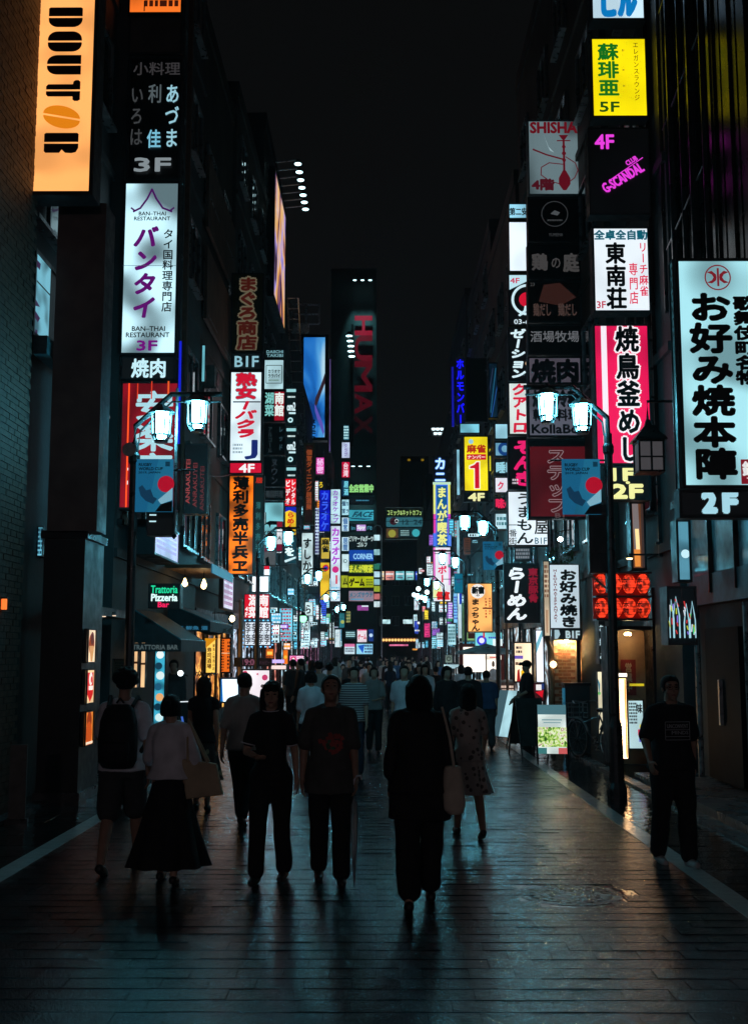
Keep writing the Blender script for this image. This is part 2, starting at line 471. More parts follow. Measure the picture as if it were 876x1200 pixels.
def building(label, side, xf, y0, y1, H, i, depth=9, z0w=4.2, win=True, cols=None, floor=3.1, lit=(), roofbits=True, wm=None, name='building'):
    """row building; xf = distance of its street face from the middle of the street"""
    t = thing(name, label, 'building', (side*xf, (y0+y1)/2, 0), -side*PI/2)
    # local frame: x along the street, -y towards the street
    L = y1-y0; m = wm or wallmat(i)
    MB().box(-L/2+.01, L/2-.01, 0, depth, -.02, H).build('wall', m, t)
    MB().box(-L/2+.012, L/2-.012, -.05, depth+.02, H, H+.5).build('parapet', m, t)
    if win:
        n = cols or max(1, int(L/2.0)); w = min(1.5, L/n*.72); h = 1.5
        fm, pm, sm = window_meshes(w, h)
        z = z0w; fl = 0
        while z+h+.4 < H:
            for c in range(n):
                x = -L/2 + L*(c+.5)/n
                f = bpy.data.objects.new('window', fm); link(f); f.parent = t; f.location = (x, -.081, z)
                p = bpy.data.objects.new('pane', pm); link(p); p.parent = f
                s = bpy.data.objects.new('sill', sm); link(s); s.parent = f
                if (fl, c) in lit:
                    p.data = pm.copy(); p.data.materials[0] = E(lit[(fl, c)], .8, .5, True)
            MB().box(-L/2+.02, L/2-.02, -.06, -.002, z-.75, z-.6).build('ledge', m, t)
            z += floor; fl += 1
    return t
def shopfront(b, xa, xb, z1, col, strength, door=True, sil=True, fascia=None):
    """lit glazed shopfront as parts of building b, local x from xa to xb"""
    W = xb-xa; n = max(2, int(W/1.1))
    MB().box(xa, xb, -.10, -.003, z1, z1+.45).build('fascia', fascia or M_dkpaint, b)
    MB().box(xa+.02, xb-.02, -.02, -.004, .1, z1-.02).build('lit_interior', interior('shop_interior_%d_%d_%d' % col, [(10, 12, 14), (int(col[0]*.25), int(col[1]*.2), int(col[2]*.2)), (int(col[0]*.7), int(col[1]*.55), int(col[2]*.5)), col, (30, 22, 20)], strength, (1.1, 1.6, 2.4)), b)
    for k in range(n+1):
        x = xa+.03+(W-.06)*k/n+(.35*math.sin(k*2.3) if 0 < k < n else 0)
        MB().box(x-.03, x+.03, -.10, -.022, 0, z1-.002).build('mullion', M_black, b)
    MB().box(xa+.07, xb-.07, -.09, -.023, .0, .35).build('stall_riser', M_dkpaint, b)

BL = {}
# right-hand side
metal_clad = mat('metal_cladding', (.07, .06, .05), .26, .85, rvar=.05, nscale=1.5, namt=.3)
b = building('dark steel clad building holding the light blue 2F sign', 1, 4.72, 3.5, 17.1, 24, 1, win=False)
BL['R1'] = b
rb = MB()
for k in range(60):                       # ribs of the cladding
    x = -6.7+13.4*(k+.5)/60
    me = None
    rb.box(x-.075, x+.075, -.05-(.02 if k % 3 else .05), -.004, 4.05, 23.9)
rb.build('ribbed_cladding', metal_clad, b)
L = 13.6
for k in range(7):                        # first floor glazing with sill band
    xa = L/2-.15-1.15*(k+1); 
    MB().box(-xa-1.12, -xa-.03, -.06, -.01, 2.98, 4.0).build('glazing', mat('office_glass', (.16, .22, .25), .16, .0, spec=.9), b)
    MB().box(-xa-.03, -xa, -.12, -.005, 2.7, 4.02).build('mullion', M_black, b)
MB().box(-L/2+.05, L/2-.05, -.09, -.005, 2.55, 2.97).build('spandrel', mat('teal_panel', (.04, .12, .14), .55, .0), b)
MB().box(-L/2+.05, L/2-.05, -.30, -.004, 4.025, 4.14).build('ledge', M_black, b)
for k in range(5):
    xa = -L/2+1.0+2.5*k
    MB().box(xa, xa+1.5, -.12, -.004, .15, 2.2).build('shutter_door', mat('dark_door', (.008, .009, .010), .7, .0, spec=.12), b)
    MB().box(xa+.7, xa+.76, -.17, -.121, .9, 1.5).build('door_handle', M_steel, b)
MB().box(-L/2, L/2, -.95, -.003, -.005, .10).build('plinth', M_kerb, b)
for xx in (-6.2, -3.95, -1.6): MB().tube([(xx, -.12, .1), (xx, -.12, 2.5)], .045, 10).build('drainpipe', M_steel, b)
for xx in (-5.9, -3.4): MB().box(xx, xx+.22, -.07, -.004, 1.3, 1.62).build('meter_box', M_alu, b)
for xx in (-5.0, -2.5): MB().box(xx-.9, xx-.4, -.02, -.004, 1.2, 1.9).build('faded_poster', mat('faded_poster', (.12, .11, .10), .6, nscale=12, namt=.6), b)

b = BL['R2'] = building('narrow dark building with red lantern entrance beneath the pink sign column', 1, 4.55, 17.12, 21.4, 26, 3, cols=1)
b = BL['R3'] = building('dark building with brick entrance carrying the unlit sign column', 1, 4.42, 21.42, 27.3, 24, 4, cols=2)
b = BL['R4'] = building('dark building behind the black ramen sign', 1, 4.5, 27.32, 35, 20, 2, cols=2)
b = BL['R5'] = building('building with food stall and orange sign at its foot', 1, 4.4, 35.02, 44.2, 17, 0, cols=3)
b = BL['R6'] = building('building beyond the yellow mahjong sign', 1, 4.5, 44.22, 56, 19, 5, cols=3)
b = BL['R7'] = building('building with blue neon kana down its edge', 1, 4.4, 56.02, 69, 20, 3, cols=4)
b = BL['R8'] = building('building behind the tall manga cafe sign', 1, 4.5, 69.02, 95, 17, 1, cols=6)
b = BL['R9'] = building('last dark building on the manga cafe side', 1, 4.6, 95.02, 140, 15, 2, cols=6)
for k, xa, xb, z1, c, st in (('R3', -2.9, -.6, 2.5, (255, 190, 120), .5), ('R4', -3.7, 3.7, 2.6, (190, 232, 250), .7), ('R5', -4.4, 0, 2.7, (185, 235, 255), .9),
                             ('R5', .1, 4.4, 2.7, (200, 235, 250), .7), ('R6', -5.7, 5.7, 2.7, (170, 230, 255), .9), ('R7', -6.3, 6.3, 2.8, (200, 240, 255), .9), ('R8', -12, 12, 2.8, (150, 215, 245), .8), ('R9', -20, 20, 2.8, (210, 190, 230), .6)):
    shopfront(BL[k], xa, xb, z1, c, st*1.9)

# left-hand side
b = BL['L1'] = building('dark brown brick building at the cafe sign', -1, 4.36, 3.5, 13.72, 22, 4, win=False, wm=mat('brick_mortar', (.03, .027, .025), .9))
Mbr = mat('dark_brick', (.085, .042, .028), .7, nscale=9, namt=.45, bump=.5, bscale=60)
bw, bh = .215, .075
bm_ = MB().box(-bw/2+.005, bw/2-.005, -.02, -.001, .005, bh-.005).mesh('brick', Mbr)
field = MB(); k = 0; r4 = random.Random(5)
for rw in range(int(21.5/bh)):
    for c in range(int(3.4/bw)+1):
        x = -5.1+.12+bw*(c+(rw % 2)*.5); z = rw*bh       # local +x on this side runs towards the camera for side -1
        dy = r4.uniform(-.004, .004)
        # the end of the wall far from the camera is where it shows
        near = (c < 5) and 2.6 < z < 7.2
        if near and k < 300:
            o = bpy.data.objects.new('brick', bm_); link(o); o.parent = b; o.location = (-x, dy, z); k += 1
        else: field.box(-x-bw/2+.005, -x+bw/2-.005, -.02+dy, -.001, z+.005, z+bh-.005)
tag(field.build('brickwork', Mbr, b), kind='stuff')
b = BL['L2'] = building('dark building recessed behind the cafe sign pylon', -1, 4.62, 13.74, 18.6, 24, 3, cols=2, z0w=7.6)
b = BL['L3'] = building('dark building over the pizzeria awnings', -1, 4.42, 18.62, 27, 24, 1, cols=3)
b = BL['L4'] = building('dark building with faint brown panels above the fish sign', -1, 4.5, 27.02, 33, 18, 4, cols=2)
for z in (10.2, 12.6):
    MB().box(-2.6, 2.6, -.16, -.085, z, z+1.9).build('brown_panel', M_brown, b)
b = BL['L5'] = building('dark building carrying the hostess club sign', -1, 4.4, 33.02, 42, 19, 2, cols=3)
b = BL['L6'] = building('tall block with floodlit billboard on its flank', -1, 4.5, 42.02, 50, 22.5, 3, cols=3)
b = BL['L7'] = building('block with roof railings beside the blue billboard', -1, 4.45, 50.02, 63, 18, 5, cols=4)
b = BL['L8'] = building('block behind the blue karaoke sign', -1, 4.5, 63.02, 86, 17, 0, cols=6)
b = BL['L9'] = building('long low block behind the pink karaoke sign', -1, 4.6, 86.02, 132, 20, 1, cols=6)
for k, xa, xb, z1, c, st in (('L4', -2.9, 2.9, 2.5, (255, 190, 90), .8), ('L5', -4.3, 4.3, 2.6, (190, 225, 255), .8), ('L6', -3.9, 3.9, 2.7, (255, 170, 150), .7),
                             ('L7', -6.3, 6.3, 2.8, (190, 235, 255), .9), ('L8', -11, 11, 2.8, (235, 170, 230), .8), ('L9', -20, 20, 2.8, (160, 220, 255), .7)):
    shopfront(BL[k], xa, xb, z1, c, st*1.9)

pal = [(150, 225, 245), (205, 240, 250), (120, 215, 240), (200, 240, 250), (90, 190, 225), (220, 245, 250), (40, 150, 190), (225, 60, 130), (240, 210, 60), (225, 30, 50), (60, 90, 230), (170, 110, 230), (235, 245, 250), (120, 210, 220), (250, 150, 50), (70, 200, 150)]
rs = random.Random(77)
def projecting(bname, side, n, z0, z1):
    b = BL[bname]; L_ = max(v[0] for v in b.children[0].bound_box)*2
    for k in range(n):
        x = rs.uniform(-L_/2+.4, L_/2-.4); z = z0-.4+(z1-z0)*rs.random()**2.1; w = rs.uniform(.28, .34 if bname == 'R7' else .62); h = w*rs.choice([.35, .6, 1, 1.6, 2.4, 3.2]); o_ = rs.uniform(.03, .12)
        c = rs.choice(pal[:6] if rs.random() < .45 else pal); f = 1 if side > 0 else -1      # the lit face looks down the street at the camera
        p = MB().box(x-.06, x+.06, -o_-w, -o_, z, z+h).build('projecting_sign', M_black, b)
        xf_ = x+f*.063
        MB().quad(*[(xf_, yy, zz) for yy, zz in ((-o_-w+.03, z+.03), (-o_-.03, z+.03), (-o_-.03, z+h-.03), (-o_-w+.03, z+h-.03))]).build('sign_face', E(c, rs.uniform(.8, 1.5), .3, True, 3), p)
        pr = MB(); m_ = max(1, int(h/.14))
        for q in range(m_):
            a_ = z+h*(q+.25)/m_; b_ = z+h*(q+.72)/m_; u0 = -o_-w*.85; 
            while u0 < -o_-w*.2:
                l = w*rs.uniform(.04, .2); pr.quad(*[(xf_+f*.006, yy, zz) for yy, zz in ((u0, a_), (u0+l, a_), (u0+l, b_), (u0, b_))]); u0 += l+w*.06
        o = pr.build('small_print', paint(rs.choice([(20, 24, 40), (20, 24, 40), (190, 20, 60), (240, 245, 250)]) if sum(c) > 330 else (235, 245, 250)), p); o['kind'] = 'stuff'
for nm, sd, n, z0, z1 in (('L6', -1, 12, 2.4, 9), ('L7', -1, 20, 2.4, 11), ('L8', -1, 26, 2.6, 13), ('L9', -1, 26, 2.8, 14), ('R6', 1, 12, 2.6, 9), ('R7', 1, 18, 2.6, 10), ('R8', 1, 24, 2.6, 11), ('R9', 1, 22, 2.8, 11)):
    projecting(nm, sd, n, z0, z1)
# end of the street
def front_building(label, rect, d, dep, m, zbase=0, name='building', win=(0, 0)):
    x0, y0, x1, y1 = rect; a = P(x0, 700, d); b2 = P(x1, 700, d); top = P((x0+x1)/2, y0, d).z
    t = thing(name, label, 'building', ((a.x+b2.x)/2, d, 0)); w = b2.x-a.x
    MB().box(-w/2, w/2, 0, dep, -.02, top).build('wall', m, t)
    MB().box(-w/2-.05, w/2+.05, -.1, dep, top, top+.6).build('parapet', m, t)
    nx, nz = win
    if nx:
        ww = w/nx*.6; fm, pm, sm = window_meshes(ww, 1.5)
        for i in range(nx):
            for j in range(nz):
                f = bpy.data.objects.new('window', fm); link(f); f.parent = t; f.location = (-w/2+w*(i+.5)/nx, -.081, 6+j*(top-9)/max(1, nz))
                p = bpy.data.objects.new('pane', pm); link(p); p.parent = f
    return t
M_tower = mat('tower_render', (.05, .085, .09), .7, nscale=.3, namt=.25)
M_far = mat('far_render', (.035, .04, .045), .8, nscale=.3)
tower = front_building('tall teal grey cinema tower with red letters', (386, 320, 441, 766), 150, 14, M_tower)
front_building('low dark block closing the street under the cafe billboard', (441, 640, 500, 766), 172, 14, M_far, win=(4, 3))
front_building('dark block closing the street beside the manga cafe sign', (500, 560, 540, 766), 165, 14, M_far, win=(3, 4))
front_building('dim distant tower with small amber top lamps', (470, 538, 503, 766), 240, 18, M_far)
# ================================================================== SIGNS
W_ = (205, 238, 248); K = (12, 12, 14); RED = (190, 18, 40)
# ---- left, cafe sign pylon
t = sign('cafe_sign', 'tall glowing orange sign with dark stencil letters and a coffee bean', 'lit sign', (33, -22, 113, 229), 13.5, (255, 172, 96),
     [('H', 'D', .28, .80, .265, .345, K, .05, {}),], frame=.05, strength=1.15, uneven=.25, scale=2.2, dep=.35)
for ch in list(t.children):
    if ch.name.startswith('lettering'): bpy.data.objects.remove(ch)
ww = P(113, 114, 13.5).x-P(33, 114, 13.5).x; hh = P(73, -22, 13.5).z-P(73, 229, 13.5).z
BR = (36, 10, 8)
def stencil(kind, yc, hf=.085):
    """sideways stencil letters, made of slabs split by a thin slot; turned a quarter clockwise"""
    mb = MB(); W = .50*ww; Hh = hf*hh; cz = (1-yc)*hh; cx = -.0*ww+.02*ww
    def poly(pts, y=-.012): mb.quad(*[(cx-W/2+a*W, y, cz+Hh/2-b2*Hh) for a, b2 in pts])
    def arcband(half, kind2):
        pts = []
        if half == 'lo':      # slab below slot with both lower corners round
            n = 8
            pts = [(0, .54), (1, .54)]
            pts += [(1-.28+.28*math.cos(a), .62+.38*math.sin(a)) for a in [k*PI/2/n for k in range(n+1)]]
            pts += [(.28-.28*math.cos(a), .62+.38*math.sin(a)) for a in [PI/2-k*PI/2/n for k in range(n+1)]]
        elif half == 'hi':
            n = 8
            pts = [(1, .46), (0, .46)]
            pts += [(.28-.28*math.cos(a), .38-.38*math.sin(a)) for a in [k*PI/2/n for k in range(n+1)]]
            pts += [(1-.28+.28*math.cos(a), .38-.38*math.sin(a)) for a in [PI/2-k*PI/2/n for k in range(n+1)]]
        elif half == 'flat': pts = [(.05, .02), (.95, .02), (1, .07), (1, .46), (0, .46), (0, .07)]
        elif half == 'flatlo': pts = [(0, .54), (1, .54), (1, .93), (.95, .98), (.05, .98), (0, .93)]
        elif half == 'ulo':
            n = 8; pts = [(1, .54), (1, .98), (.3, .98)]+[(.3-.3*math.sin(a), .6+.38*math.cos(a)) for a in [k*PI/2/n for k in range(n+1)]]+[(0, .54)]
        elif half == 'uhi':
            n = 8; pts = [(0, .46), (0, .40)]+[(.3-.3*math.cos(a), .40-.38*math.sin(a)) for a in [k*PI/2/n for k in range(n+1)]]+[(1, .02), (1, .46)]
        poly(pts)
    if kind == 'D': arcband('flat', 0); arcband('lo', 0)
    if kind == 'O': arcband('hi', 0); arcband('lo', 0)
    if kind == 'U': arcband('uhi', 0); arcband('ulo', 0)
    if kind == 'T':
        poly([(0, .46), (0, .3), (.06, .2), (.78, .2), (.8, .06), (.86, 0), (.94, 0), (1, .08), (1, .46)])
        poly([(0, .54), (1, .54), (1, .95), (.94, 1.02), (.84, 1.02), (.78, .95), (.78, .8), (.06, .8), (0, .7)])
    if kind == 'R':
        arcband('flat', 0)
        poly([(0, .54), (1, .54), (1, .75), (.93, .95), (.8, 1), (.62, .98), (.52, .82), (.45, .98), (.05, .98), (0, .9)])
    return mb.build('lettering', paint(BR), t)
for kd, yc in (('D', .408-.0), ('O', .523), ('U', .635), ('T', .742), ('R', .97)): pass
def yf(py): return (py+22)/251
for kd, py in (('D', 21.5), ('O', 50.5), ('U', 78), ('T', 108), ('R', 169)): stencil(kd, yf(py), 24/251)
mb = MB(); n = 24
for s in (-1, 1):      # the bean, two halves
    pts = []
    for j in range(n+1):
        a = PI*j/n; x = math.cos(a)*.27*ww; z = s*(math.sin(a)*12/251*hh+.012)
        sk = .32; pts.append((x-.0+.01, -.012, (1-yf(139))*hh + z - x*sk*.55))
    mb.quad(*pts)
mb.build('coffee_bean', paint((226, 128, 20)), t)

sign('blank_sign', 'blank grey brown panel hanging under the orange cafe sign', 'panel', (62, 238, 119, 622), 14.2, (112, 96, 92), lit=False, frame=0, dep=.5)
# black pier with poster boxes
pa, pb = P(50, 700, 14.4), P(98, 700, 14.4)
t = thing('black_pier', 'black pier beneath the grey brown panel, with stacked poster lightboxes', 'pier', (pa.x, 14.4, 0))
wp = pb.x-pa.x
MB().box(0, wp, 0, 1.0, -.02, 3.32).build('shaft', mat('black_cladding', (.014, .014, .015), .45, rvar=.1), t)
MB().box(-.04, wp+.04, -.04, 1.04, 3.322, 3.42).build('cap', M_black, t)
MB().box(-.03, wp+.03, -.03, 1.03, -.02, .12).build('plinth', M_kerb, t)
X0 = pb.x+.012
for (pt, pbm, lab, fc, items) in ((737, 777, 'topmost poster lightbox on the black pier showing a brown dessert', (255, 225, 190), [('O', .5, .45, .33, (150, 60, 20), 0), ('P', [(.2, .5), (.8, .5), (.6, .95), (.4, .95)], (210, 150, 90)), ('O', .5, .28, .2, (90, 25, 12), 0)]),
                      (784, 825, 'middle poster lightbox on the black pier with white and red marks', (255, 214, 160), [('P', [(.15, .1), (.85, .1), (.85, .72), (.5, .95), (.15, .72)], (215, 20, 20)), ('O', .5, .28, .2, (255, 240, 230), 0), ('R', .25, .75, .48, .6, (255, 240, 230)), ('O', .5, .3, .1, (215, 20, 20), 0)]),
                      (833, 874, 'lowest poster lightbox on the black pier, orange and brown', (255, 150, 60), [('O', .5, .3, .3, (150, 50, 10), 0), ('O', .45, .65, .36, (200, 80, 20), 0), ('R', .1, .9, .88, .95, (255, 230, 200))])):
    dd = 14.6; z1 = P(104, pt, dd).z; z0 = P(104, pbm, dd).z
    sign_at('poster_box', lab, 'poster lightbox', (X0+.05, 14.62, z0), .42, z1-z0, .045, PI/2, fc, items, frame=.015, strength=1.0, uneven=.2)

# ---- left column 1, Thai restaurant column
D1 = 18.5
sign('top_sign', 'orange lit panel with thin dark strokes at the very top of the thai column', 'lit sign', (151, -60, 215, 17), D1, (255, 120, 40), [('B', .3, .95, .45, .92, 3, (60, 20, 8)), ('L', [(.3, .8), (.3, .95)], .02, K)], strength=.9, uneven=.5)
sign('blank_sign', 'blank brown grey panel between the orange panel and the eatery list', 'panel', (151, 19, 214, 64), D1, (80, 68, 64), lit=False)
gl = (120, 175, 195)
sign('eatery_sign', 'unlit black sign with brushed kana columns and 3F', 'sign', (150, 66, 213, 210), D1, (16, 16, 18),
     [('H', '小料理', .08, .95, .05, .155, (52, 50, 52), .015), ('V', 'あづま', .82, .27, .22, .76, (150, 200, 215), .02), ('V', '利', .5, .26, .22, .40, (78, 88, 92), .02), ('V', '佳', .5, .27, .60, .76, (120, 190, 215), .02), ('V', 'いろは', .17, .25, .24, .75, (58, 60, 62), .015), ('H', '3F', .16, .82, .84, .945, (130, 140, 145), .05)], lit=False)
t = sign('thai_restaurant_sign', 'tall white lightbox with purple katakana and a thai roof emblem', 'lit sign', (143, 213, 209, 416), D1, (190, 232, 244),
     [('L', [(.18, .175), (.30, .155), (.42, .10), (.5, .045), (.58, .10), (.70, .155), (.86, .175)], .035, (70, 10, 90)), ('L', [(.2, .17), (.14, .155)], .03, (70, 10, 90)), ('L', [(.84, .17), (.9, .155)], .03, (70, 10, 90)),
      ('H', 'BAN–THAI', .28, .76, .178, .2, (30, 34, 44), .03), ('H', 'RESTAURANT', .2, .84, .208, .23, (30, 34, 44), .03),
      ('V', 'バンタイ', .42, .42, .26, .80, (92, 10, 104), .05, {'slant': .15}), ('V', 'タイ国料理専門店', .82, .19, .28, .76, (22, 26, 36), .02),
      ('H', 'BAN–THAI', .22, .8, .842, .868, (30, 34, 44), .03), ('H', 'RESTAURANT', .12, .88, .878, .905, (30, 34, 44), .03), ('H', '3F', .32, .67, .925, .98, (110, 10, 120), .05),
      ('R', .02, .98, .496, .4985, (60, 80, 90))], strength=1.05, uneven=.8, scale=1.5)
sign('yakiniku_sign', 'black panel with white kanji under the thai restaurant sign', 'lit sign', (142, 418, 205, 445), D1, (16, 18, 20), [('H', '焼肉', .2, .82, .1, .9, (200, 240, 250), .03)], frame=.02, strength=.6)
t = sign('red_restaurant_sign', 'tall crimson sign with blocky white characters behind the lamp bracket', 'lit sign', (140, 447, 209, 597), D1, (150, 10, 30),
     [('V', '安楽亭', .58, .70, .07, .80, (170, 215, 225), .022), ('R', .13, .155, .0, 1.0, (255, 80, 30, 1.3)), ('R', .28, .30, 0, .14, (220, 60, 30)), ('R', .52, .54, 0, .14, (220, 60, 30)), ('R', .80, .83, 0, .14, (230, 90, 30)), ('R', .155, .17, .68, .7, (240, 240, 240)), ('R', .155, .17, .78, .81, (240, 240, 240))], strength=.75, uneven=.5)
sign('red_banner_sign', 'dim dark red banner with three lines of sideways capitals', 'sign', (211, 520, 243, 602), 18.9, (52, 10, 12), [], lit=False, frame=.02)
o = [x for x in COL.objects if x.name.startswith('red_banner_sign')][0]
for k, (xx, c) in enumerate(((.30, (150, 60, 60)), (.56, (110, 40, 42)), (.82, (90, 34, 36)))):
    mb, _ = htext('ANRAKUTEI', -.42, .42, .035, -.035, 0, .02)
    w2 = (P(243, 560, 18.9)-P(211, 560, 18.9)).x
    m = MB(); m.v = [((xx-.5)*w2-q[2], -.012+q[1], .55+q[0]*.9-k*.06) for q in mb.v]; m.f = mb.f
    m.build('lettering', paint(c), o)
# blue neon strip and column posts
def strip(name, label, cat, px, y0, y1, d, r, col, st):
    a = P(px, y0, d); b2 = P(px, y1, d); t = thing(name, label, cat, (b2.x, d, b2.z))
    MB().tube([(0, 0, 0), (0, 0, a.z-b2.z)], r, 8).build('tube', E(col, st), t)
    MB().box(-r*1.6, r*1.6, r+.002, r+.05, 0, a.z-b2.z).build('backing', M_black, t)
    return t
strip('neon_tube', 'upright blue neon tube on the edge of the thai sign column', 'neon tube', 209, 400, 520, 18.4, .022, (20, 30, 200), 1.0)
t = thing('sign_column_frame', 'rust brown steel frame holding the thai restaurant sign column', 'sign frame', (0, D1, 0))
for px in (147, 212):
    a = P(px, 400, D1); MB().box(a.x-.04, a.x+.04, .30, .42, 4.0, 14).build('post', mat('rusty_steel', (.10, .045, .03), .6, .4), t)
MB().box(P(147, 400, D1).x, -4.62, .3, .42, 4.0, 4.1).build('bracket', M_black, t)

# pizzeria group
sign('pizzeria_sign', 'small black sign with green and white neon script above the awning', 'neon sign', (174, 684, 211, 713), 19.3, (10, 14, 16),
     [('H', 'Trattoria', .08, .92, .08, .38, (30, 210, 150, 1.1), .03, {'slant': .02}), ('H', 'Pizzeria', .1, .92, .42, .70, (210, 245, 240, 1.2), .05, {'slant': .02}), ('H', 'Bar', .32, .66, .74, .95, (235, 30, 90, 1.1), .05)], strength=.5, frame=.02)
z0 = P(198, 655, 20.6).z
sign_at('lit_sign_box', 'pale violet lit panel facing the street over the pizzeria', 'lit sign', (-3.95, 20.8, z0), 2.4, .62, .4, PI/2, (200, 200, 245), [('B', .1, .9, .2, .8, 4, (150, 130, 190))], strength=.8, uneven=.4)
sign('window_display', 'narrow cyan lit food display beside the pizzeria door', 'display case', (180, 758, 194, 852), 20.3, (60, 170, 200),
     [('O', .5, .1, .32, (240, 250, 250), 0), ('O', .4, .24, .3, (20, 60, 80), 0), ('O', .55, .36, .34, (220, 240, 240), 0), ('O', .4, .5, .3, (30, 90, 120), 0), ('O', .55, .63, .33, (235, 170, 110), 0), ('O', .4, .75, .3, (10, 50, 70), 0), ('O', .55, .88, .33, (210, 240, 240), 0)], strength=.9, uneven=.6, scale=6, frame=.02)
for (px0, px1, y0, y1, lab) in ((157, 162, 742, 806, 'slim warm door light strip by the poster notice'), (165, 171, 745, 806, 'wider warm door light strip by the pizzeria')):
    sign('door_light', lab, 'door light', (px0, y0, px1, y1), 19.9, (255, 205, 150), [('R', 0, 1, .52, .56, (60, 30, 10))], dep=.1, strength=1.1, uneven=.3, frame=.01)
sign('paper_notice', 'small dim paper notice on the dark wall past the black pier', 'notice', (132, 772, 147, 797), 17.5, (92, 66, 50), [('B', .2, .85, .15, .85, 6, (40, 26, 20))], dep=.03, lit=False, frame=.01)
for i, (px, py) in enumerate(((115, 721), (122, 722), (134, 721))):
    p = P(px, py, 16.5); t = thing('ceiling_spotlight', ['first', 'second', 'third'][i]+' small warm recessed spotlight in the dark porch soffit, counted from the black pier', 'spotlight', p, 0, 'porch soffit spotlights')
    MB().lathe([(.03, 0), (.03, .03), (.035, .05)], n=10).build('housing', M_steel, t); MB().lathe([(.026, -.012), (.03, -.001)], n=10).build('lens', E((255, 220, 190), 1.3), t)
t = thing('porch_soffit', 'dark porch soffit with three warm spotlights', 'porch', (-4.35, 17.1, 2.4)); MB().box(-.3, .35, -1.2, 1.2, 0, .12).build('soffit_board', M_dkpaint, t)
t['kind'] = 'structure'; del t['category']
# far-left bay window and painted lamp reflections
a = P(23, 330, 14.2)
t = sign_at('bay_window', 'bay window with a pale blue sign reflection painted in its glass beside the brick wall', 'window', (-4.45, 14.75, P(40, 400, 14.7).z-.1), 1.5, 1.15, .15, PI/2, (14, 18, 20), [], lit=False, frame=.05)
MB().quad((-.69, -.003, .06), (-.05, -.003, .06), (-.05, -.003, 1.1), (-.69, -.003, 1.1)).build('poster', E((115, 185, 205), .75, .7, True, 3), t)  # glowing panel imitates a sign's reflection, painted into the glass
marks(t, 1.5, 1.15, [('P', [(.04, .12), (.16, .12), (.14, .2), (.04, .2)], (50, 10, 60)), ('P', [(.04, .58), (.17, .62), (.04, .66)], (50, 10, 60)), ('P', [(.04, .72), (.18, .75), (.12, .82), (.04, .8)], (50, 10, 60)), ('R', .04, .46, .36, .38, K), ('P', [(.04, .93), (.1, .92), (.1, .96), (.04, .97)], (50, 10, 60))], -.008)
MB().box(-.75, .75, -.20, -.022, -.26, -.02).build('sill', mat('teal_ledge', (.06, .13, .15), .4), t)
t = thing('floodlight', 'pair of cyan street lamp reflections built as small glowing lenses by the dark panel edge', 'floodlight', P(34, 645, 15.2))  # added glowing lenses imitate street lamps mirrored in the window glass
MB().box(-.22, .22, .05, .09, -.1, .16).build('bracket', M_black, t)  # black backing added only for the lamp reflections
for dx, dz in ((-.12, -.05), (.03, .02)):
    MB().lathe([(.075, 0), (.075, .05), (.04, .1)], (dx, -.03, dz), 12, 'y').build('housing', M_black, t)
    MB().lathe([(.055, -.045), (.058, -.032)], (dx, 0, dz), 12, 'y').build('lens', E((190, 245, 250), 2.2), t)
sign('hanging_notice', 'small blue white sign edge next to the twin lamp reflections', 'lit sign', (44, 617, 51, 652), 15.1, (120, 205, 230), [('B', .1, .9, .05, .95, 6, (20, 60, 80))], dep=.05, frame=.01, strength=.8, uneven=.5)
sign('wall_vent', 'slatted teal vent strip on the dark wall above the lamp reflections', 'vent', (18, 428, 30, 536), 14.9, (34, 60, 66), [('R', 0, 1, k/12+.06, k/12+.075, K) for k in range(12)], dep=.05, lit=False, frame=.01)
t = thing('wall_lamp', 'small orange wall lamp on the brick building', 'wall lamp', P(5, 708, 12.9)); MB().box(-.025, .025, -.02, .03, -.06, .06).build('lamp_glass', E((255, 120, 50), 1.3), t); MB().box(-.035, .035, -.01, .05, .062, .08).build('cap', M_black, t)
MB().box(-.035, .035, .031, .05, -.07, .062).build('backplate', M_black, t)

# ---- left column 2
D2 = 31.6
sign('pale_strip_sign', 'pale unlit strip with brushed marks beside the tuna shop sign', 'sign', (264, 288, 273, 350), 32.5, (96, 104, 108), [('V', 'まぐろ', .5, .8, .5, .95, (40, 44, 46), .03)], lit=False, frame=0)
sign('tuna_shop_sign', 'unlit ochre sign with outlined brush characters above B1F', 'sign', (271, 320, 309, 412), D2, (66, 56, 26), [('V', 'まぐろ商店', .5, .62, .05, .98, (60, 18, 12), .05, {'halo': .09, 'hc': (92, 84, 66)})], lit=False)
sign('floor_number_sign', 'black panel with pale B1F between tuna shop sign and white club sign', 'sign', (271, 413, 307, 434), D2, (16, 24, 28), [('H', 'B1F', .12, .88, .22, .8, (140, 190, 205), .03)], strength=.6)
sign('hostess_club_sign', 'tall white lightbox with red brush characters and a dark blue J', 'lit sign', (269, 435, 307, 541), D2, (222, 242, 250),
     [('V', '熟女', .5, .66, .02, .31, (205, 20, 50), .05, {'halo': .03, 'hc': (120, 130, 140)}), ('R', .1, .95, .335, .35, (60, 70, 80)), ('V', 'ーバクラ', .5, .62, .33, .74, (205, 20, 50), .05, {'slant': .2}), ('H', 'J', .5, .86, .77, .97, (24, 40, 110), .04), ('B', .12, .42, .80, .92, 3, (150, 170, 180))], strength=1.1, uneven=.3)
sign('floor_number_sign', 'red panel with white 4F under the white club sign', 'lit sign', (269, 542, 307, 555), D2, (205, 12, 50), [('H', '4F', .3, .76, .15, .88, (250, 250, 250), .05)], frame=.02, uneven=.1)
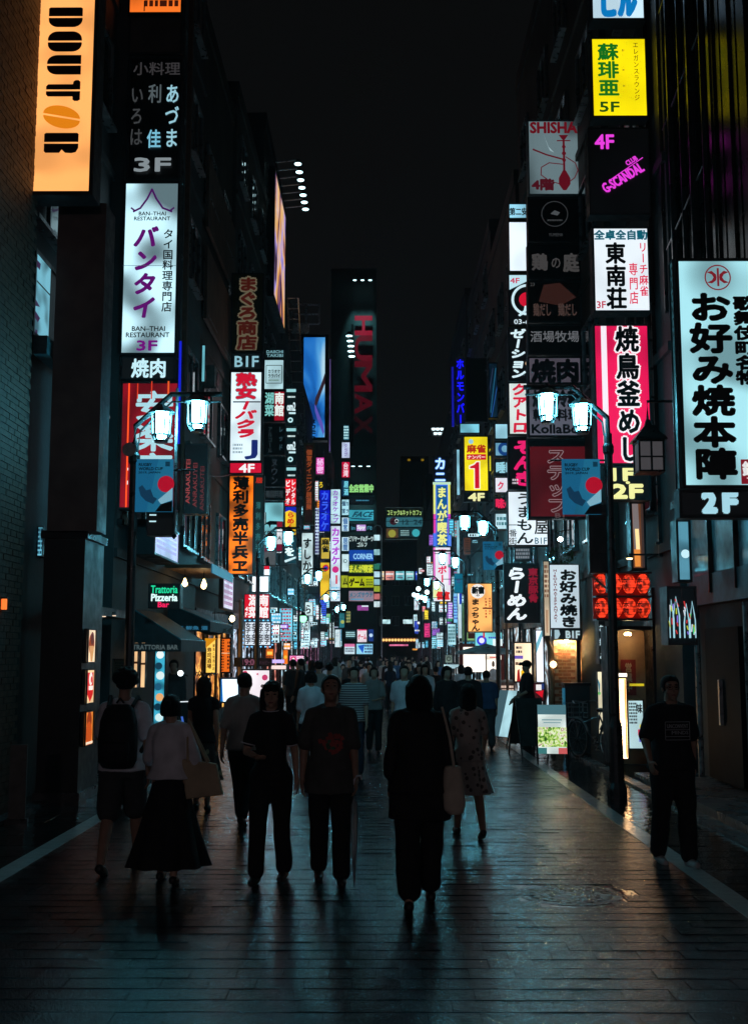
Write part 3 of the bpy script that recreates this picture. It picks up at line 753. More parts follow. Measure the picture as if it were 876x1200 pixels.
t = sign('orange_bar_sign', 'tall orange lightbox with black brush characters', 'lit sign', (268, 557, 297, 673), D2, (250, 118, 12), [('V', '薄利多売半兵ヱ', .48, .66, .01, .985, (22, 8, 4), .05)], strength=1.05, uneven=.75, scale=2.4, frame=.02)
sign('dark_side_sign', 'narrow dark green sign edged against the orange bar sign', 'sign', (297, 557, 309, 675), D2, (16, 30, 30), [('V', '居', .5, .7, .02, .08, (190, 40, 20), .03), ('V', '薄利多売半兵ヱ', .45, .5, .25, .98, (40, 90, 90), .03)], frame=.02, strength=.7)
for rect, fc, lab, it in (((262, 392, 271, 420), (160, 225, 240), 'small cyan white box high beside B1F panel', [('B', .2, .8, .1, .4, 2, (30, 60, 70))]),
                          ((259, 442, 269, 462), (175, 225, 240), 'small white box with dark kana left of the club sign', [('V', '東', .5, .8, .1, .9, (20, 30, 40), .04)]),
                          ((259, 464, 267, 486), (50, 120, 140), 'small teal box under the dark kana box', []),
                          ((259, 508, 268, 555), (18, 18, 22), 'black and red narrow sign beside the club sign', [('V', '鳥良', .5, .8, .02, .4, (230, 60, 100), .04), ('B', .1, .9, .5, .7, 2, (210, 240, 250)), ('P', [(.1, .8), (.9, .85), (.9, .98), (.2, .95)], (220, 20, 60))]),
                          ((256, 641, 266, 676), (20, 24, 28), 'black sign with white kanji and F behind awning', [('V', '妙', .5, .9, .02, .36, (220, 245, 250), .05), ('B', .1, .9, .42, .6, 2, (90, 200, 220)), ('H', 'RF', .05, .95, .68, .92, (230, 240, 245), .04)]),
                          ((236, 424, 243, 452), (80, 140, 155), 'short pale cyan box on the wall by the lantern', [])):
    sign('small_sign', lab, 'sign', rect, 33.2, fc, it, frame=.02, strength=.9, uneven=.2, dep=.12)
sign('window_sign', 'short cyan lit sign on the wall edge high over the lanterns', 'lit sign', (236, 404, 241, 448), 27, (110, 190, 205), [], frame=.02, strength=.8, dep=.1)

# ---- left column 3
D3 = 39.5
sign('izakaya_sign', 'small dark sign with two lines of pale capitals under a warm lamp', 'sign', (310, 409, 334, 420), D3, (14, 26, 30), [('H', 'DAIICHI', .1, .9, .15, .45, (120, 170, 180), .03), ('H', 'TAKIBI', .1, .9, .55, .85, (120, 170, 180), .03)], strength=.6, frame=.02)
sign('framed_lightbox', 'pale lightbox with a thin black square outline and kana', 'lit sign', (309, 421, 333, 457), D3, (176, 214, 222), [('L', [(.12, .2), (.88, .2), (.88, .78), (.12, .78), (.12, .2)], .03, (30, 36, 40)), ('H', 'カラオケ', .22, .8, .34, .45, (40, 20, 30), .03), ('H', 'ララバイ', .22, .8, .48, .6, (40, 20, 30), .03), ('B', .25, .75, .66, .72, 1, (90, 120, 100))], uneven=.3)
sign('hunan_sign', 'upper red and dark sign with chinese restaurant characters', 'lit sign', (309, 458, 334, 494), D3, (150, 14, 34), [('R', 0, .5, 0, 1, (24, 30, 36)), ('V', '南館', .73, .44, .04, .84, (235, 245, 240), .05), ('V', '湖菜', .27, .44, .04, .84, (120, 195, 190), .04)], uneven=.2)
for rect, it in (((309, 496, 334, 533), [('V', 'レッド', .8, .22, .05, .9, (40, 62, 70), .03), ('V', 'アルコール', .3, .22, .1, .95, (34, 46, 50), .03)]), ((309, 535, 334, 570), [('V', 'ヌウン', .5, .35, .05, .95, (36, 44, 50), .03)]), ((309, 572, 334, 586), [('H', '韓国料理', .1, .9, .2, .8, (40, 48, 52), .03)])):
    sign('unlit_sign', {496: 'unlit black sign right under the upper red chinese sign', 535: 'unlit black sign between two others in the chinese sign column', 572: 'short unlit black sign above the grill house lightbox'}[rect[1]], 'sign', rect, D3, (15, 19, 22), it, lit=False)
t = sign('grill_house_sign', 'teal white lightbox with a bull silhouette and serif letters', 'lit sign', (307, 588, 333, 640), D3, (120, 190, 200), [('P', [(.2, .47), (.35, .43), (.8, .44), (.9, .47), (.85, .52), (.8, .6), (.75, .52), (.4, .52), (.35, .6), (.3, .52), (.15, .5)], K), ('H', 'KROSS', .06, .94, .66, .78, (30, 50, 55), .04), ('H', 'NIQA', .3, .94, .84, .95, (30, 50, 55), .04)], uneven=.5)
sign('lit_strip', 'bright vertical white strip beside the grill house lightbox', 'lit sign', (305, 600, 311, 614), 38.9, (215, 245, 250), frame=.01, strength=1.4)
sign('red_white_sign', 'narrow sign of red and white blocks right of the grill letters', 'lit sign', (324, 611, 331, 646), 38.8, (240, 240, 245), [('R', 0, 1, 0, .26, (130, 16, 40)), ('R', 0, 1, .76, 1, (110, 8, 40)), ('H', 'A', .2, .8, .5, .62, (40, 60, 60), .04)], frame=.01)
sign('photo_sign', 'dim panel with a dark figure in a pale photograph', 'poster', (306, 640, 323, 664), 39, (92, 98, 102), [('P', [(.1, .15), (.5, .05), (.3, .3)], (100, 20, 50)), ('P', [(.3, .6), (.5, .5), (.6, .95), (.35, .95)], (22, 22, 24))], strength=.6, uneven=.4, frame=.01)
sign('white_lightbox', 'plain glowing white square lightbox above the lower red chinese sign', 'lit sign', (295, 675, 315, 694), 38, (240, 250, 255), strength=1.5, uneven=.1, frame=.02)
sign('white_lightbox', 'plain white lightbox with a red band on top', 'lit sign', (306, 663, 316, 674), 37.6, (245, 250, 255), [('R', 0, 1, 0, .4, (220, 20, 50))], strength=1.3, frame=.01)
sign('hunan_sign', 'lower bright red sign with four white chinese characters', 'lit sign', (286, 696, 316, 725), 36, (205, 14, 40), [('V', '南館', .75, .42, .02, .98, (255, 245, 245), .06), ('V', '湖菜', .38, .42, .02, .98, (255, 245, 245), .06), ('V', '4F', .1, .18, .5, .95, (255, 245, 245), .04)], strength=1.05, uneven=.15, frame=.02)
t = sign('photo_menu_board', 'white photo board with grid of dark cut-out figures ringed by blue bulbs', 'lit board', (286, 728, 318, 757), 36, (225, 235, 245), [('V', '女子', x, .2, y, y+.42, (50, 50, 60), .08) for x in (.15, .38, .61, .85) for y in (.06, .5)], strength=.95, uneven=.35, scale=4)
for k in range(26):
    a = k/26*4; s = int(a); f = a-s
    wx = P(318, 740, 36).x-P(286, 740, 36).x; hz = P(300, 728, 36).z-P(300, 757, 36).z
    x, z = [(f, 0), (1, f), (1-f, 1), (0, 1-f)][s]
    MB().lathe([(.02, -.02), (.03, 0), (.02, .02)], ((x-.5)*wx*1.08, -.05, z*hz*1.06-.03*hz), 6).build('bulb', E((110, 190, 255), 1.8), t)

# ---- left column 4 and beyond
D4 = 46
for y0, lab in ((455, 'uppermost black and white netcafe sign of the three'), (501, 'middle black and white netcafe sign of the three'), (547, 'lowest black and white netcafe sign of the three')):
    sign('netcafe_sign', lab, 'lit sign', (335, y0, 347, y0+44), D4, (10, 26, 30), [('R', .02, .98, .02, .1, (150, 210, 215)), ('B', .15, .9, .2, .27, 1, (220, 245, 245)), ('H', 'om2', .12, .92, .38, .6, (220, 245, 250), .03), ('R', .3, .95, .64, .69, (200, 235, 240)), ('O', .45, .85, .26, (190, 235, 240), 0), ('O', .45, .85, .12, (20, 60, 70), 0)], frame=.015, strength=.7, group='three netcafe signs in a column')
sign('red_shop_sign', 'bright red sign with white kana beneath the netcafe signs', 'lit sign', (333, 561, 347, 593), D4-.5, (228, 22, 42), [('V', 'ビデオ', .3, .42, .02, .98, (255, 250, 250), .06), ('V', 'レンタル', .76, .36, .02, .98, (255, 250, 250), .05)], frame=.01, strength=1.05)
sign('ramen_kana_sign', 'blue and yellow sign with red brush kana', 'lit sign', (334, 594, 347, 627), D4-.5, (250, 205, 40), [('P', [(0, 0), (1, 0), (1, .22), (.4, .12), (0, .18)], (20, 40, 180)), ('V', 'らめん', .5, .7, .18, .82, (205, 30, 20), .06), ('B', .1, .9, .86, .97, 1, (20, 30, 60))], frame=.01)
sign('brush_sign', 'teal sign with big white brush stroke under the yellow one', 'lit sign', (333, 628, 347, 660), D4-.5, (20, 60, 72), [('V', 'ぐを', .45, .9, .05, .75, (225, 250, 250, 1.2), .08), ('P', [(.0, .9), (1, .75), (1, .82), (.1, .98)], (210, 240, 245))], frame=.01)
sign('framed_hotel_sign', 'tall brown sign in a brass frame with dim gold kana', 'sign', (355, 519, 369, 615), 58, (40, 18, 12), [('V', '個室ダイニング居酒屋', .5, .5, .08, .82, (140, 66, 34), .03)], frame=.12, case_col=(.22, .15, .09), strength=.6)
t = sign('crab_sign', 'tall white sign with black brush kana and an offset lower panel', 'lit sign', (353, 624, 367, 685), 57, (205, 232, 235), [('V', 'すしかに', .48, .75, .1, .96, (20, 24, 26), .06)], uneven=.4, frame=.03)
sign('crab_sign', 'short white sign with one kana hanging below the black brush kana sign', 'lit sign', (357, 705, 367, 722), 57, (205, 232, 235), [('V', 'ら', .4, .8, .1, .95, (20, 24, 26), .06)], frame=.03)
# blue video billboard
t = sign('blue_billboard', 'large deep blue picture billboard with a pale violet hand', 'billboard', (352, 392, 384, 516), 74, (30, 100, 185), [('P', [(.98, .28), (.99, .38), (.9, .46), (.74, .57), (.62, .66), (.56, .68), (.52, .66), (.55, .60), (.68, .52), (.8, .44), (.9, .36)], (52, 34, 44)), ('P', [(.52, .66), (.57, .68), (.66, .74), (.82, .84), (.88, .92), (.84, .95), (.74, .88), (.62, .8), (.54, .73)], (92, 84, 180)), ('V', 'ヌカモト', .45, .28, .80, .99, (16, 20, 30), .05)], strength=.85, uneven=.5, scale=.35, frame=.2, dep=.8)
for ch in t.children:
    if ch.name.startswith('panel'): ch.data.materials[0] = interior('blue_picture', [(14, 60, 130), (30, 110, 195), (80, 160, 222), (180, 220, 238)], 1.0, (.35, .3, .14))
sign('lit_strip_sign', 'tall thin violet lit edge beside the blue billboard', 'lit strip', (385, 420, 388, 530), 74, (120, 100, 170), strength=.6, frame=.05)
sign('pink_kana_sign', 'small magenta sign over the blue karaoke sign', 'lit sign', (370, 536, 380, 556), 73, (225, 60, 170), [('V', '秘密', .5, .8, .05, .95, (250, 190, 240), .05)], frame=.02)
sign('yellow_kana_sign', 'small yellow character on black over the blue karaoke sign', 'lit sign', (373, 562, 379, 574), 73, (14, 20, 40), [('V', 'ろ', .5, .9, .05, .95, (230, 200, 40), .08)], frame=.02, strength=.6)
sign('karaoke_sign', 'tall deep blue sign with brighter blue kana', 'lit sign', (374, 574, 387, 623), 72, (16, 24, 190), [('V', 'カラオケ', .5, .7, .02, .98, (60, 100, 245), .06)], frame=.03)
sign('white_kana_strip', 'thin white strip with dark marks beside the deep blue sign', 'lit sign', (369, 595, 374, 650), 71, (200, 225, 245), [('B', .1, .9, .02, .98, 14, (60, 40, 110))], frame=.02)
sign('mahjong_sign', 'small yellow sign with black kanji under the deep blue sign', 'lit sign', (376, 630, 386, 655), 72, (190, 165, 60), [('V', '麻雀', .5, .85, .05, .7, (20, 20, 20), .06)], frame=.02)
sign('yellow_red_sign', 'yellow sign with red and blue disc between street lamps', 'lit sign', (375, 659, 386, 703), 70, (235, 190, 40), [('O', .6, .15, .35, (200, 30, 40), 0), ('O', .6, .15, .2, (30, 60, 170), 0)], frame=.02)
D5 = 94
sign('karaoke_sign', 'upper pale lightbox with thin violet kana over the pink karaoke kana', 'lit sign', (387, 573, 399, 614), D5, (190, 230, 240), [('V', 'カラオケップ', .5, .6, .03, .97, (150, 80, 200), .03)], frame=.04, uneven=.3)
sign('karaoke_sign', 'tall pale lightbox with thick pink violet karaoke kana', 'lit sign', (387, 616, 399, 705), D5, (215, 235, 250), [('V', 'カラオケ', .5, .85, .02, .52, (180, 60, 210), .07), ('O', .5, .58, .32, (210, 40, 130), 0), ('V', '1', .6, .8, .64, .78, (215, 20, 60), .1), ('B', .1, .9, .8, .97, 4, (120, 190, 220))], frame=.04, uneven=.2)
D6 = 112
for rect, fc, it, lab in (((402, 498, 409, 516), (40, 100, 120), [('B', .1, .9, .05, .95, 5, (190, 240, 245))], 'topmost dark teal panel in the thin sign stack on the cinema tower'),
                          ((400, 518, 410, 537), (190, 205, 235), [('V', 'クラブ', .5, .4, .1, .9, (120, 90, 170), .03)], 'pale lavender panel in the thin sign stack on the cinema tower'),
                          ((400, 541, 410, 560), (195, 20, 60), [('V', '台湾', .5, .6, .05, .95, (250, 220, 230), .05)], 'crimson panel in the thin sign stack on the cinema tower'),
                          ((400, 562, 409, 582), (16, 50, 80), [('V', '居酒', .6, .6, .05, .95, (120, 220, 240), .05)], 'dark blue panel in the thin sign stack on the cinema tower'),
                          ((400, 585, 409, 604), (170, 225, 240), [('V', '個室', .3, .45, .05, .95, (20, 60, 100), .04), ('V', 'カラ', .75, .4, .05, .95, (20, 60, 100), .04)], 'pale panel with blue kana pairs in the thin sign stack'),
                          ((400, 606, 409, 623), (195, 230, 245), [('V', '個室', .5, .6, .05, .95, (60, 110, 170), .04)], 'white panel with two kanji in the thin sign stack'),
                          ((400, 629, 409, 646), (195, 230, 245), [('V', '居間', .5, .6, .05, .95, (60, 110, 170), .04)], 'lower white panel with two kanji above the round mark panel'),
                          ((400, 649, 409, 670), (205, 235, 240), [('O', .5, .4, .25, (40, 80, 90), .3)], 'white panel with a dark ring mark in the thin sign stack'),
                          ((399, 674, 408, 689), (170, 180, 40), [('V', 'ム', .6, .7, .1, .9, (40, 30, 20), .06)], 'small olive yellow panel at the foot of the thin sign stack')):
    sign('stacked_sign', lab, 'lit sign', rect, D6, fc, it, frame=.04, dep=.2, uneven=.2)
D7 = 146
big = (408, 438)
for y0, y1, fc, it, lab in ((566, 578, (12, 22, 26), [('H', '全店営業中', .02, .98, .15, .9, (150, 225, 130), .05)], 'dark panel with green kanji high on the cinema tower'),
                        (583, 591, (12, 20, 26), [('B', .3, .8, .3, .6, 1, (60, 130, 160))], 'nearly black panel with a tiny blue line'),
                        (597, 611, (60, 165, 185), [('H', 'FACE', .15, .9, .2, .62, (20, 60, 80), .05, {'slant': .6}), ('B', .1, .9, .7, .85, 1, (20, 70, 110))], 'cyan panel with slanted dark letters on the cinema tower'),
                        (614, 623, (12, 22, 28), [('H', 'in', .12, .26, .3, .75, (60, 130, 150), .04), ('R', .32, .68, .1, .9, (190, 150, 220)), ('H', 'Spy', .35, .65, .2, .8, (240, 245, 250), .05), ('H', 're', .74, .92, .3, .75, (60, 130, 150), .04)], 'black panel with a white violet block on the cinema tower'),
                        (627, 642, (12, 22, 26), [('H', 'ビリヤード&ダーツ', .03, .97, .08, .5, (190, 215, 215), .03), ('H', 'ゴルフ', .35, .72, .56, .92, (190, 215, 215), .03)], 'black panel with billiards and darts kana on the cinema tower'),
                        (644, 658, (20, 70, 165), [('H', 'CORNER', .2, .95, .35, .8, (150, 210, 250), .04)], 'blue panel with pale capitals on the cinema tower'),
                        (661, 672, (90, 130, 40), [('H', 'まんが喫茶', .05, .95, .1, .9, (210, 220, 60), .05, {'halo': .05, 'hc': (30, 60, 20)})], 'green panel with yellow kana on the cinema tower'),
                        (675, 689, (185, 195, 20), [('H', 'ゲーム', .05, .62, .2, .85, (40, 30, 20), .06), ('B', .7, .95, .2, .85, 3, (90, 110, 20))], 'bright yellow green panel with game kana on the cinema tower'),
                        (692, 705, (140, 125, 140), [('H', 'メンズサウナ', .05, .95, .15, .6, (40, 110, 140), .04), ('B', .1, .6, .7, .9, 1, (60, 160, 200))], 'dull mauve panel with kana at the foot of the tower sign stack')):
    sign('tower_sign', lab, 'lit sign', (big[0], y0, big[1], y1), D7, fc, it, frame=.06, dep=.6, uneven=.25, scale=.5)
# cinema letters, floodlights
t = thing('cinema_lettering', 'large dark red sideways capitals running down the cinema tower', 'lettering', P(426, 515, 149.6))
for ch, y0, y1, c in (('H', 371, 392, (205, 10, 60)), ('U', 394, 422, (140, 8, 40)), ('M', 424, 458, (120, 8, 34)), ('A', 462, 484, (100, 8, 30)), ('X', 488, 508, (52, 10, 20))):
    v, f = glyph(ch); a, b2 = min(q[0] for q in v), max(q[0] for q in v); c0, c1 = min(q[1] for q in v), max(q[1] for q in v)
    top = P(426, y0, 149.6).z-t.location.z; bot = P(426, y1, 149.6).z-t.location.z; w2 = 2.3
    mb = MB()
    for k, (dx, dz) in enumerate(FIVE): mb.add([(-w2/2+(q[1]-c0)/(c1-c0)*w2*1+dx*.05-.05, -.01-.002*k, top-(q[0]-a)/(b2-a)*(top-bot)+dz*.12) for q in v], f)
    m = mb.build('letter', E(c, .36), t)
MB().box(-1.7, -1.4, -.05, .3, -1, 16).build('rail', M_black, t)
def flood(name, label, cat, p, r, dirv, group=None, st=3, light=None, arm=.5):
    t = thing(name, label, cat, p, 0, group)
    MB().lathe([(r*.5, r*.9), (r, 0), (r*.95, -r*.1)], n=12).build('housing', M_black, t)
    MB().lathe([(r*.85, -r*.25), (r*.9, -r*.11)], n=12).build('lens', E((200, 248, 255), st), t)
    MB().tube([(0, 0, r*.9), (0, arm, r*.9+arm*.4)], r*.15, 6).build('arm', M_black, t)
    return t
def spot_light(t, energy, size, blend, rot, color=(.7, .95, 1), loc=(0, 0, -.3)):
    ld = bpy.data.lights.new('lamp_bulb', 'SPOT'); ld.energy = energy; ld.spot_size = size; ld.spot_blend = blend; ld.color = color; ld.shadow_soft_size = .15
    l = bpy.data.objects.new('lamp_bulb', ld); link(l); l.parent = t; l.location = loc; l.rotation_euler = rot
for px, od in ((415.5, 'leftmost'), (424.5, 'middle'), (433.5, 'rightmost')):
    t = flood('sign_floodlight', od+' of three small floodlights washing the top of the cinema tower', 'floodlight', P(px, 328, 148.2), .28, 0, 'floodlights at the head of the cinema tower', 3, arm=1.2)
    spot_light(t, 1500, .6, .9, (.20, 0, 0), (.35, .95, 1))
for px, od in ((413.5, 'leftmost'), (422, 'middle'), (431.5, 'rightmost')):
    t = flood('sign_floodlight', od+' of three small floodlights above the green kanji panel', 'floodlight', P(px, 546, 148.2), .28, 0, 'floodlights above the tower sign stack', 3, arm=1.2)
    spot_light(t, 900, .6, .9, (.20, 0, 0), (.45, .95, 1))
for k, (px, py) in enumerate(((409, 393), (410, 399), (411, 405), (411, 411), (412, 417))):
    flood('billboard_floodlight', ['topmost', 'second', 'middle', 'fourth', 'lowest'][k]+' white floodlight in the short row beside the blue billboard', 'floodlight', P(px, py, 95), .32, 0, 'floodlights beside the blue billboard', 3, arm=.6)
# oblique floodlit billboard on L6
z1, z0 = P(309, 196, 43.2).z, P(309, 348, 43.2).z
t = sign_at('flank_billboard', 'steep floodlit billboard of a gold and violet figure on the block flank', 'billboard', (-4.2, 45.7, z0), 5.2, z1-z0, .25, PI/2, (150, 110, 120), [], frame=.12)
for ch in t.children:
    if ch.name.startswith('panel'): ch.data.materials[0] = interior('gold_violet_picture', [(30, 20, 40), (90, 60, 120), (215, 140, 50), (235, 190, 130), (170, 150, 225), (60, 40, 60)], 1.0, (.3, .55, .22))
for k in range(7):
    y = 43.4+k*.78
    f = flood('billboard_lamp', ['nearest', 'second', 'third', 'middle', 'fifth', 'sixth', 'last'][k]+' white arm lamp in the row over the steep flank billboard', 'floodlight', (-3.3, y, z1+.25), .16, 0, 'arm lamps over the steep flank billboard', 3.5, arm=0)
    MB().tube([(0, 0, .14), (-.9, 0, .05)], .03, 6).build('bracket', M_steel, f)
# roof frames
def roof_frame(label, rect, d, nx, nz, name='roof_railing'):
    x0, y0, x1, y1 = rect; a = P(x0, (y0+y1)/2, d).x; b2 = P(x1, (y0+y1)/2, d).x; zt, zb = P((x0+x1)/2, y0, d).z, P((x0+x1)/2, y1, d).z
    t = thing(name, label, 'railing', ((a+b2)/2, d, zb)); w = b2-a; h = zt-zb
    for i in range(nx+1): MB().box(-w/2+w*i/nx-.05, -w/2+w*i/nx+.05, -.05, .05, 0, h).build('post', M_steel, t)
    for j in range(nz+1): MB().box(-w/2, w/2, .052, .12, h*j/nz-.04, h*j/nz+.04).build('rail', M_steel, t)
roof_frame('grey steel roof railing beside the flank billboard', (320, 352, 339, 379), 56, 2, 4)
roof_frame('wide empty steel roof frame behind the flank billboard', (343, 356, 374, 379), 58, 2, 2)
roof_frame('low slatted steel roof screen above the dark block', (324, 380, 361, 389), 55, 6, 5)
t = thing('fire_ladder', 'black zigzag ladder running down beside the flank billboard', 'ladder', (-4.1, 48.6, 11.5))
for s in (0, .5): MB().tube([(.0+s, -.2, 6), (.3+s, .6, 0)], .035, 6).build('rail', M_steel, t)
for k in range(14): MB().tube([(.0+.3*k/13, -.2+.8*k/13, 6-6*k/13), (.5+.3*k/13, -.2+.8*k/13, 6-6*k/13)], .02, 5).build('rung', M_steel, t)

# ---- centre of the street
t = sign('cafe_billboard', 'wide framed billboard with cafe kana above two rows of pictures', 'billboard', (451, 595, 496, 632), 168, (26, 48, 54), [('L', [(.01, .01), (.99, .01), (.99, .99), (.01, .99), (.01, .01)], .02, (150, 190, 190)), ('R', .03, .97, .04, .27, (10, 22, 22)), ('H', 'コミック&ネットカフェ', .05, .96, .07, .24, (170, 205, 120), .03), ('R', .03, .97, .31, .6, (45, 100, 112)), ('O', .22, .43, .1, (50, 20, 30), 0), ('O', .3, .42, .05, (200, 220, 220), .3), ('H', '12  24', .45, .95, .38, .53, (20, 50, 60), .04), ('R', .03, .34, .66, .95, (80, 60, 40)), ('O', .18, .82, .1, (150, 150, 60), 0), ('B', .4, .62, .7, .9, 3, (140, 180, 180)), ('O', .8, .8, .1, (60, 170, 180), 0), ('R', .02, .98, .62, .64, K)], frame=.35, case_col=(.4, .5, .5), strength=.9, uneven=.2, dep=.8)
sign('bank_sign', 'small sign banded green white and blue near the street lamps', 'lit sign', (495, 641, 506, 664), 130, (30, 80, 50), [('R', 0, 1, .4, .66, (225, 245, 250)), ('R', 0, 1, .66, 1, (20, 60, 190)), ('B', .1, .9, .47, .58, 1, (60, 90, 110))], frame=.05)
for x0, x1, fc, lab in ((447, 450, (250, 220, 170), 'cream end panel of the high row over the street'), (451, 462, (225, 150, 140), 'pale salmon panel of the high row over the street'), (463, 474, (110, 195, 205), 'plain cyan panel of the high row over the street'), (475, 485, (135, 205, 210), 'marked cyan panel of the high row over the street'), (486, 500, (40, 80, 200), 'blue and white panel of the high row over the street')):
    sign('overhead_sign', lab, 'lit sign', (x0, 669, x1, 680), 150, fc, [('B', .1, .9, .2, .5, 1, (235, 245, 250)), ('B', .2, .8, .6, .85, 1, (90, 60, 90))], frame=.05, dep=.3)
sign('rental_sign', 'blue and white sign with kanji ringed by white bulbs', 'lit sign', (494, 710, 516, 728), 120, (30, 60, 200), [('R', .05, .3, .5, .95, (240, 220, 180)), ('R', .3, .98, .02, .45, (210, 230, 250)), ('H', '完全個', .08, .92, .06, .45, (20, 50, 190), .06), ('H', '個室', .36, .95, .52, .95, (235, 245, 255), .06)], frame=.15, case_col=(.5, .6, .7))
t = sign('lantern_row_sign', 'long row of glowing amber paper lamps across the end of the street', 'lit sign', (447, 747, 494, 753), 160, (90, 40, 20), [('O', (k+.5)/13, .5, .034, (255, 205, 120, 1.3), 0) for k in range(13)], frame=.05, dep=.4, strength=.8)
for rect, fc, lab in (((448, 726, 457, 731), (190, 235, 240), 'small white awning light at the far end of the street'), ((472, 726, 483, 731), (200, 235, 240), 'small white sign with dark marks at the far end'), ((495, 744, 504, 748), (220, 250, 255), 'bright oval light beside the amber lamp row'), ((456, 755, 478, 757), (220, 110, 150), 'thin pink light strip under the amber lamp row'), ((483, 760, 494, 762), (255, 170, 70), 'thin amber strip over the dark shop doorway'), ((436, 660, 447, 662), (40, 90, 110), 'thin dull teal strip at the tower edge')):
    sign('far_light', lab, 'lit sign', rect, 158, fc, frame=0, dep=.2, strength=1.1)
t = thing('amber_top_lights', 'two dim amber rooftop lights on the distant tower', 'roof light', P(486, 540, 239))
for dx in (-1.3, 1.6): MB().lathe([(.3, 0), (.3, .4)], (dx, 0, 0), 8).build('lens', E((150, 120, 20), .7), t)
MB().box(-2, 2, .3, .5, -.2, .6).build('bracket', M_black, t)
t = thing('white_light_array', 'two short rows of small white lights high on a dark roof', 'floodlight array', P(517, 507, 110))
for k in range(5): MB().lathe([(.16, 0), (.2, .2)], (-.8+k*.42, 0, .25), 8).build('lens', E((225, 250, 255), 1.6), t)
for k in range(4): MB().lathe([(.16, 0), (.2, .2)], (-.6+k*.42, 0, -.2), 8).build('lens', E((225, 250, 255), 1.6), t)
MB().box(-1.2, 1.2, .22, .3, -.4, .6).build('backboard', M_black, t)
# arch with little round signs
pts = [P(437, 623, 112), P(438, 618, 112), P(441, 615.5, 112), P(445, 616, 112), P(447, 620, 112), P(447, 708, 112)]
t = thing('arched_sign_pole', 'white arched pole with a ladder of small rounded signs', 'sign pole', (pts[5].x, 112, 0)); base = Vector((pts[5].x, 112, 0))
MB().tube([tuple(p-base) for p in pts]+[(0, 0, 0)], .06, 8).build('pole', mat('white_paint', (.7, .72, .74), .4), t)
for k, (y, fc) in enumerate(((630, (200, 240, 250)), (647, (160, 215, 225)), (664, (40, 110, 90)), (673, (190, 230, 245)), (682, (140, 190, 200)), (690, (180, 200, 60)), (699, (190, 110, 110)), (708, (220, 245, 250)))):
    p = P(441.5, y, 111.8)-base
    MB().box(-.3, .28, 0, .12, -.28, .28).build('round_sign', E(fc, .95, .3, True), t, loc=p)
# lower left of the end: game centre signs
for rect, fc, it, lab in (((404, 738, 417, 749), (20, 50, 60), [('B', .1, .9, .2, .8, 3, (180, 230, 235))], 'dark game centre panel with fine white print'),
                          ((418, 737, 430, 753), (240, 225, 235), [('H', 'ゲーム', .1, .9, .4, .75, (200, 40, 80), .05), ('R', .1, 1, 0, .12, (220, 50, 110))], 'white game centre panel with pink kana'),
                          ((403, 754, 416, 767), (225, 120, 170), [('R', 0, 1, .3, 1, (200, 225, 235)), ('B', .1, .9, .4, .8, 2, (60, 60, 90))], 'pink banded game centre panel'),
                          ((417, 754, 437, 767), (150, 215, 240), [('P', [(.1, .2), (.5, .1), (.4, .9)], (20, 90, 200)), ('B', .5, .95, .1, .9, 3, (40, 60, 120))], 'blue and white game centre panel'),
                          ((431, 737, 438, 752), (20, 50, 120), [('O', .5, .5, .3, (190, 220, 250), 0)], 'narrow navy panel with a white dot'),
                          ((397, 718, 404, 736), (40, 110, 120), [('O', .6, .6, .3, (170, 180, 90), 0)], 'small teal panel beneath the pale karaoke sign'),
                          ((405, 716, 411, 730), (150, 150, 90), [('B', .1, .9, .1, .9, 3, (60, 90, 60))], 'small ochre panel beneath the thin sign stack'),
                          ((379, 737, 385, 752), (130, 190, 215), [], 'small pale blue box low beside the karaoke sign'),
                          ((357, 731, 370, 742), (150, 160, 130), [('R', 0, 1, .5, 1, (200, 190, 40))], 'little grey yellow box below the green lamp'),
                          ((372, 759, 376, 767), (180, 180, 60), [], 'tiny yellow box near the ground by the crowd'),
                          ((418, 709, 432, 716), (150, 70, 150), [('R', .4, 1, 0, .3, (220, 240, 245))], 'dull violet bar below the mauve panel')):
    sign('arcade_sign', lab, 'lit sign', rect, 100, fc, it, frame=.04, dep=.2, uneven=.2)
p = P(355, 725, 50)
t = thing('green_signal_lamp', 'glowing green round lamp on a bracket', 'lamp', p); MB().lathe([(.06, -.16), (.14, -.1), (.17, 0), (.14, .1), (.06, .16)], n=14).build('globe', E((150, 255, 190), 2.2, sample=True), t); MB().lathe([(.18, .12), (.05, .3)], n=12).build('hood', M_black, t)
MB().tube([(0, 0, .3), (-.6, .1, .45)], .02, 6).build('arm', M_black, t)
# pink screen & neighbours
sign('pink_screen', 'bright pink and white picture screen near the ground', 'screen', (338, 767, 357, 785), 33, (250, 140, 205), [('O', .3, .3, .16, (220, 30, 90), 0), ('O', .3, .3, .09, (250, 230, 240), 0), ('O', .7, .6, .14, (200, 40, 110), 0), ('P', [(.1, .9), (.5, .5), (.9, .95)], (255, 240, 250)), ('B', .5, .95, .1, .3, 2, (255, 250, 255))], strength=1.05, uneven=.3, dep=.2)
sign('blue_counter', 'dim blue patterned stand under the pink screen', 'stand', (336, 786, 358, 815), 32.9, (30, 34, 70), [('P', [(.1, .2), (.6, .1), (.5, .7)], (60, 40, 100)), ('P', [(.5, .5), (.9, .3), (.9, .9)], (30, 70, 110))], strength=.6, uneven=.5, scale=5, dep=.4)
sign('purple_sign', 'small glowing violet white sign over two standing figures', 'lit sign', (319, 773, 333, 777), 31, (190, 170, 250), frame=0, strength=1.2, dep=.1)
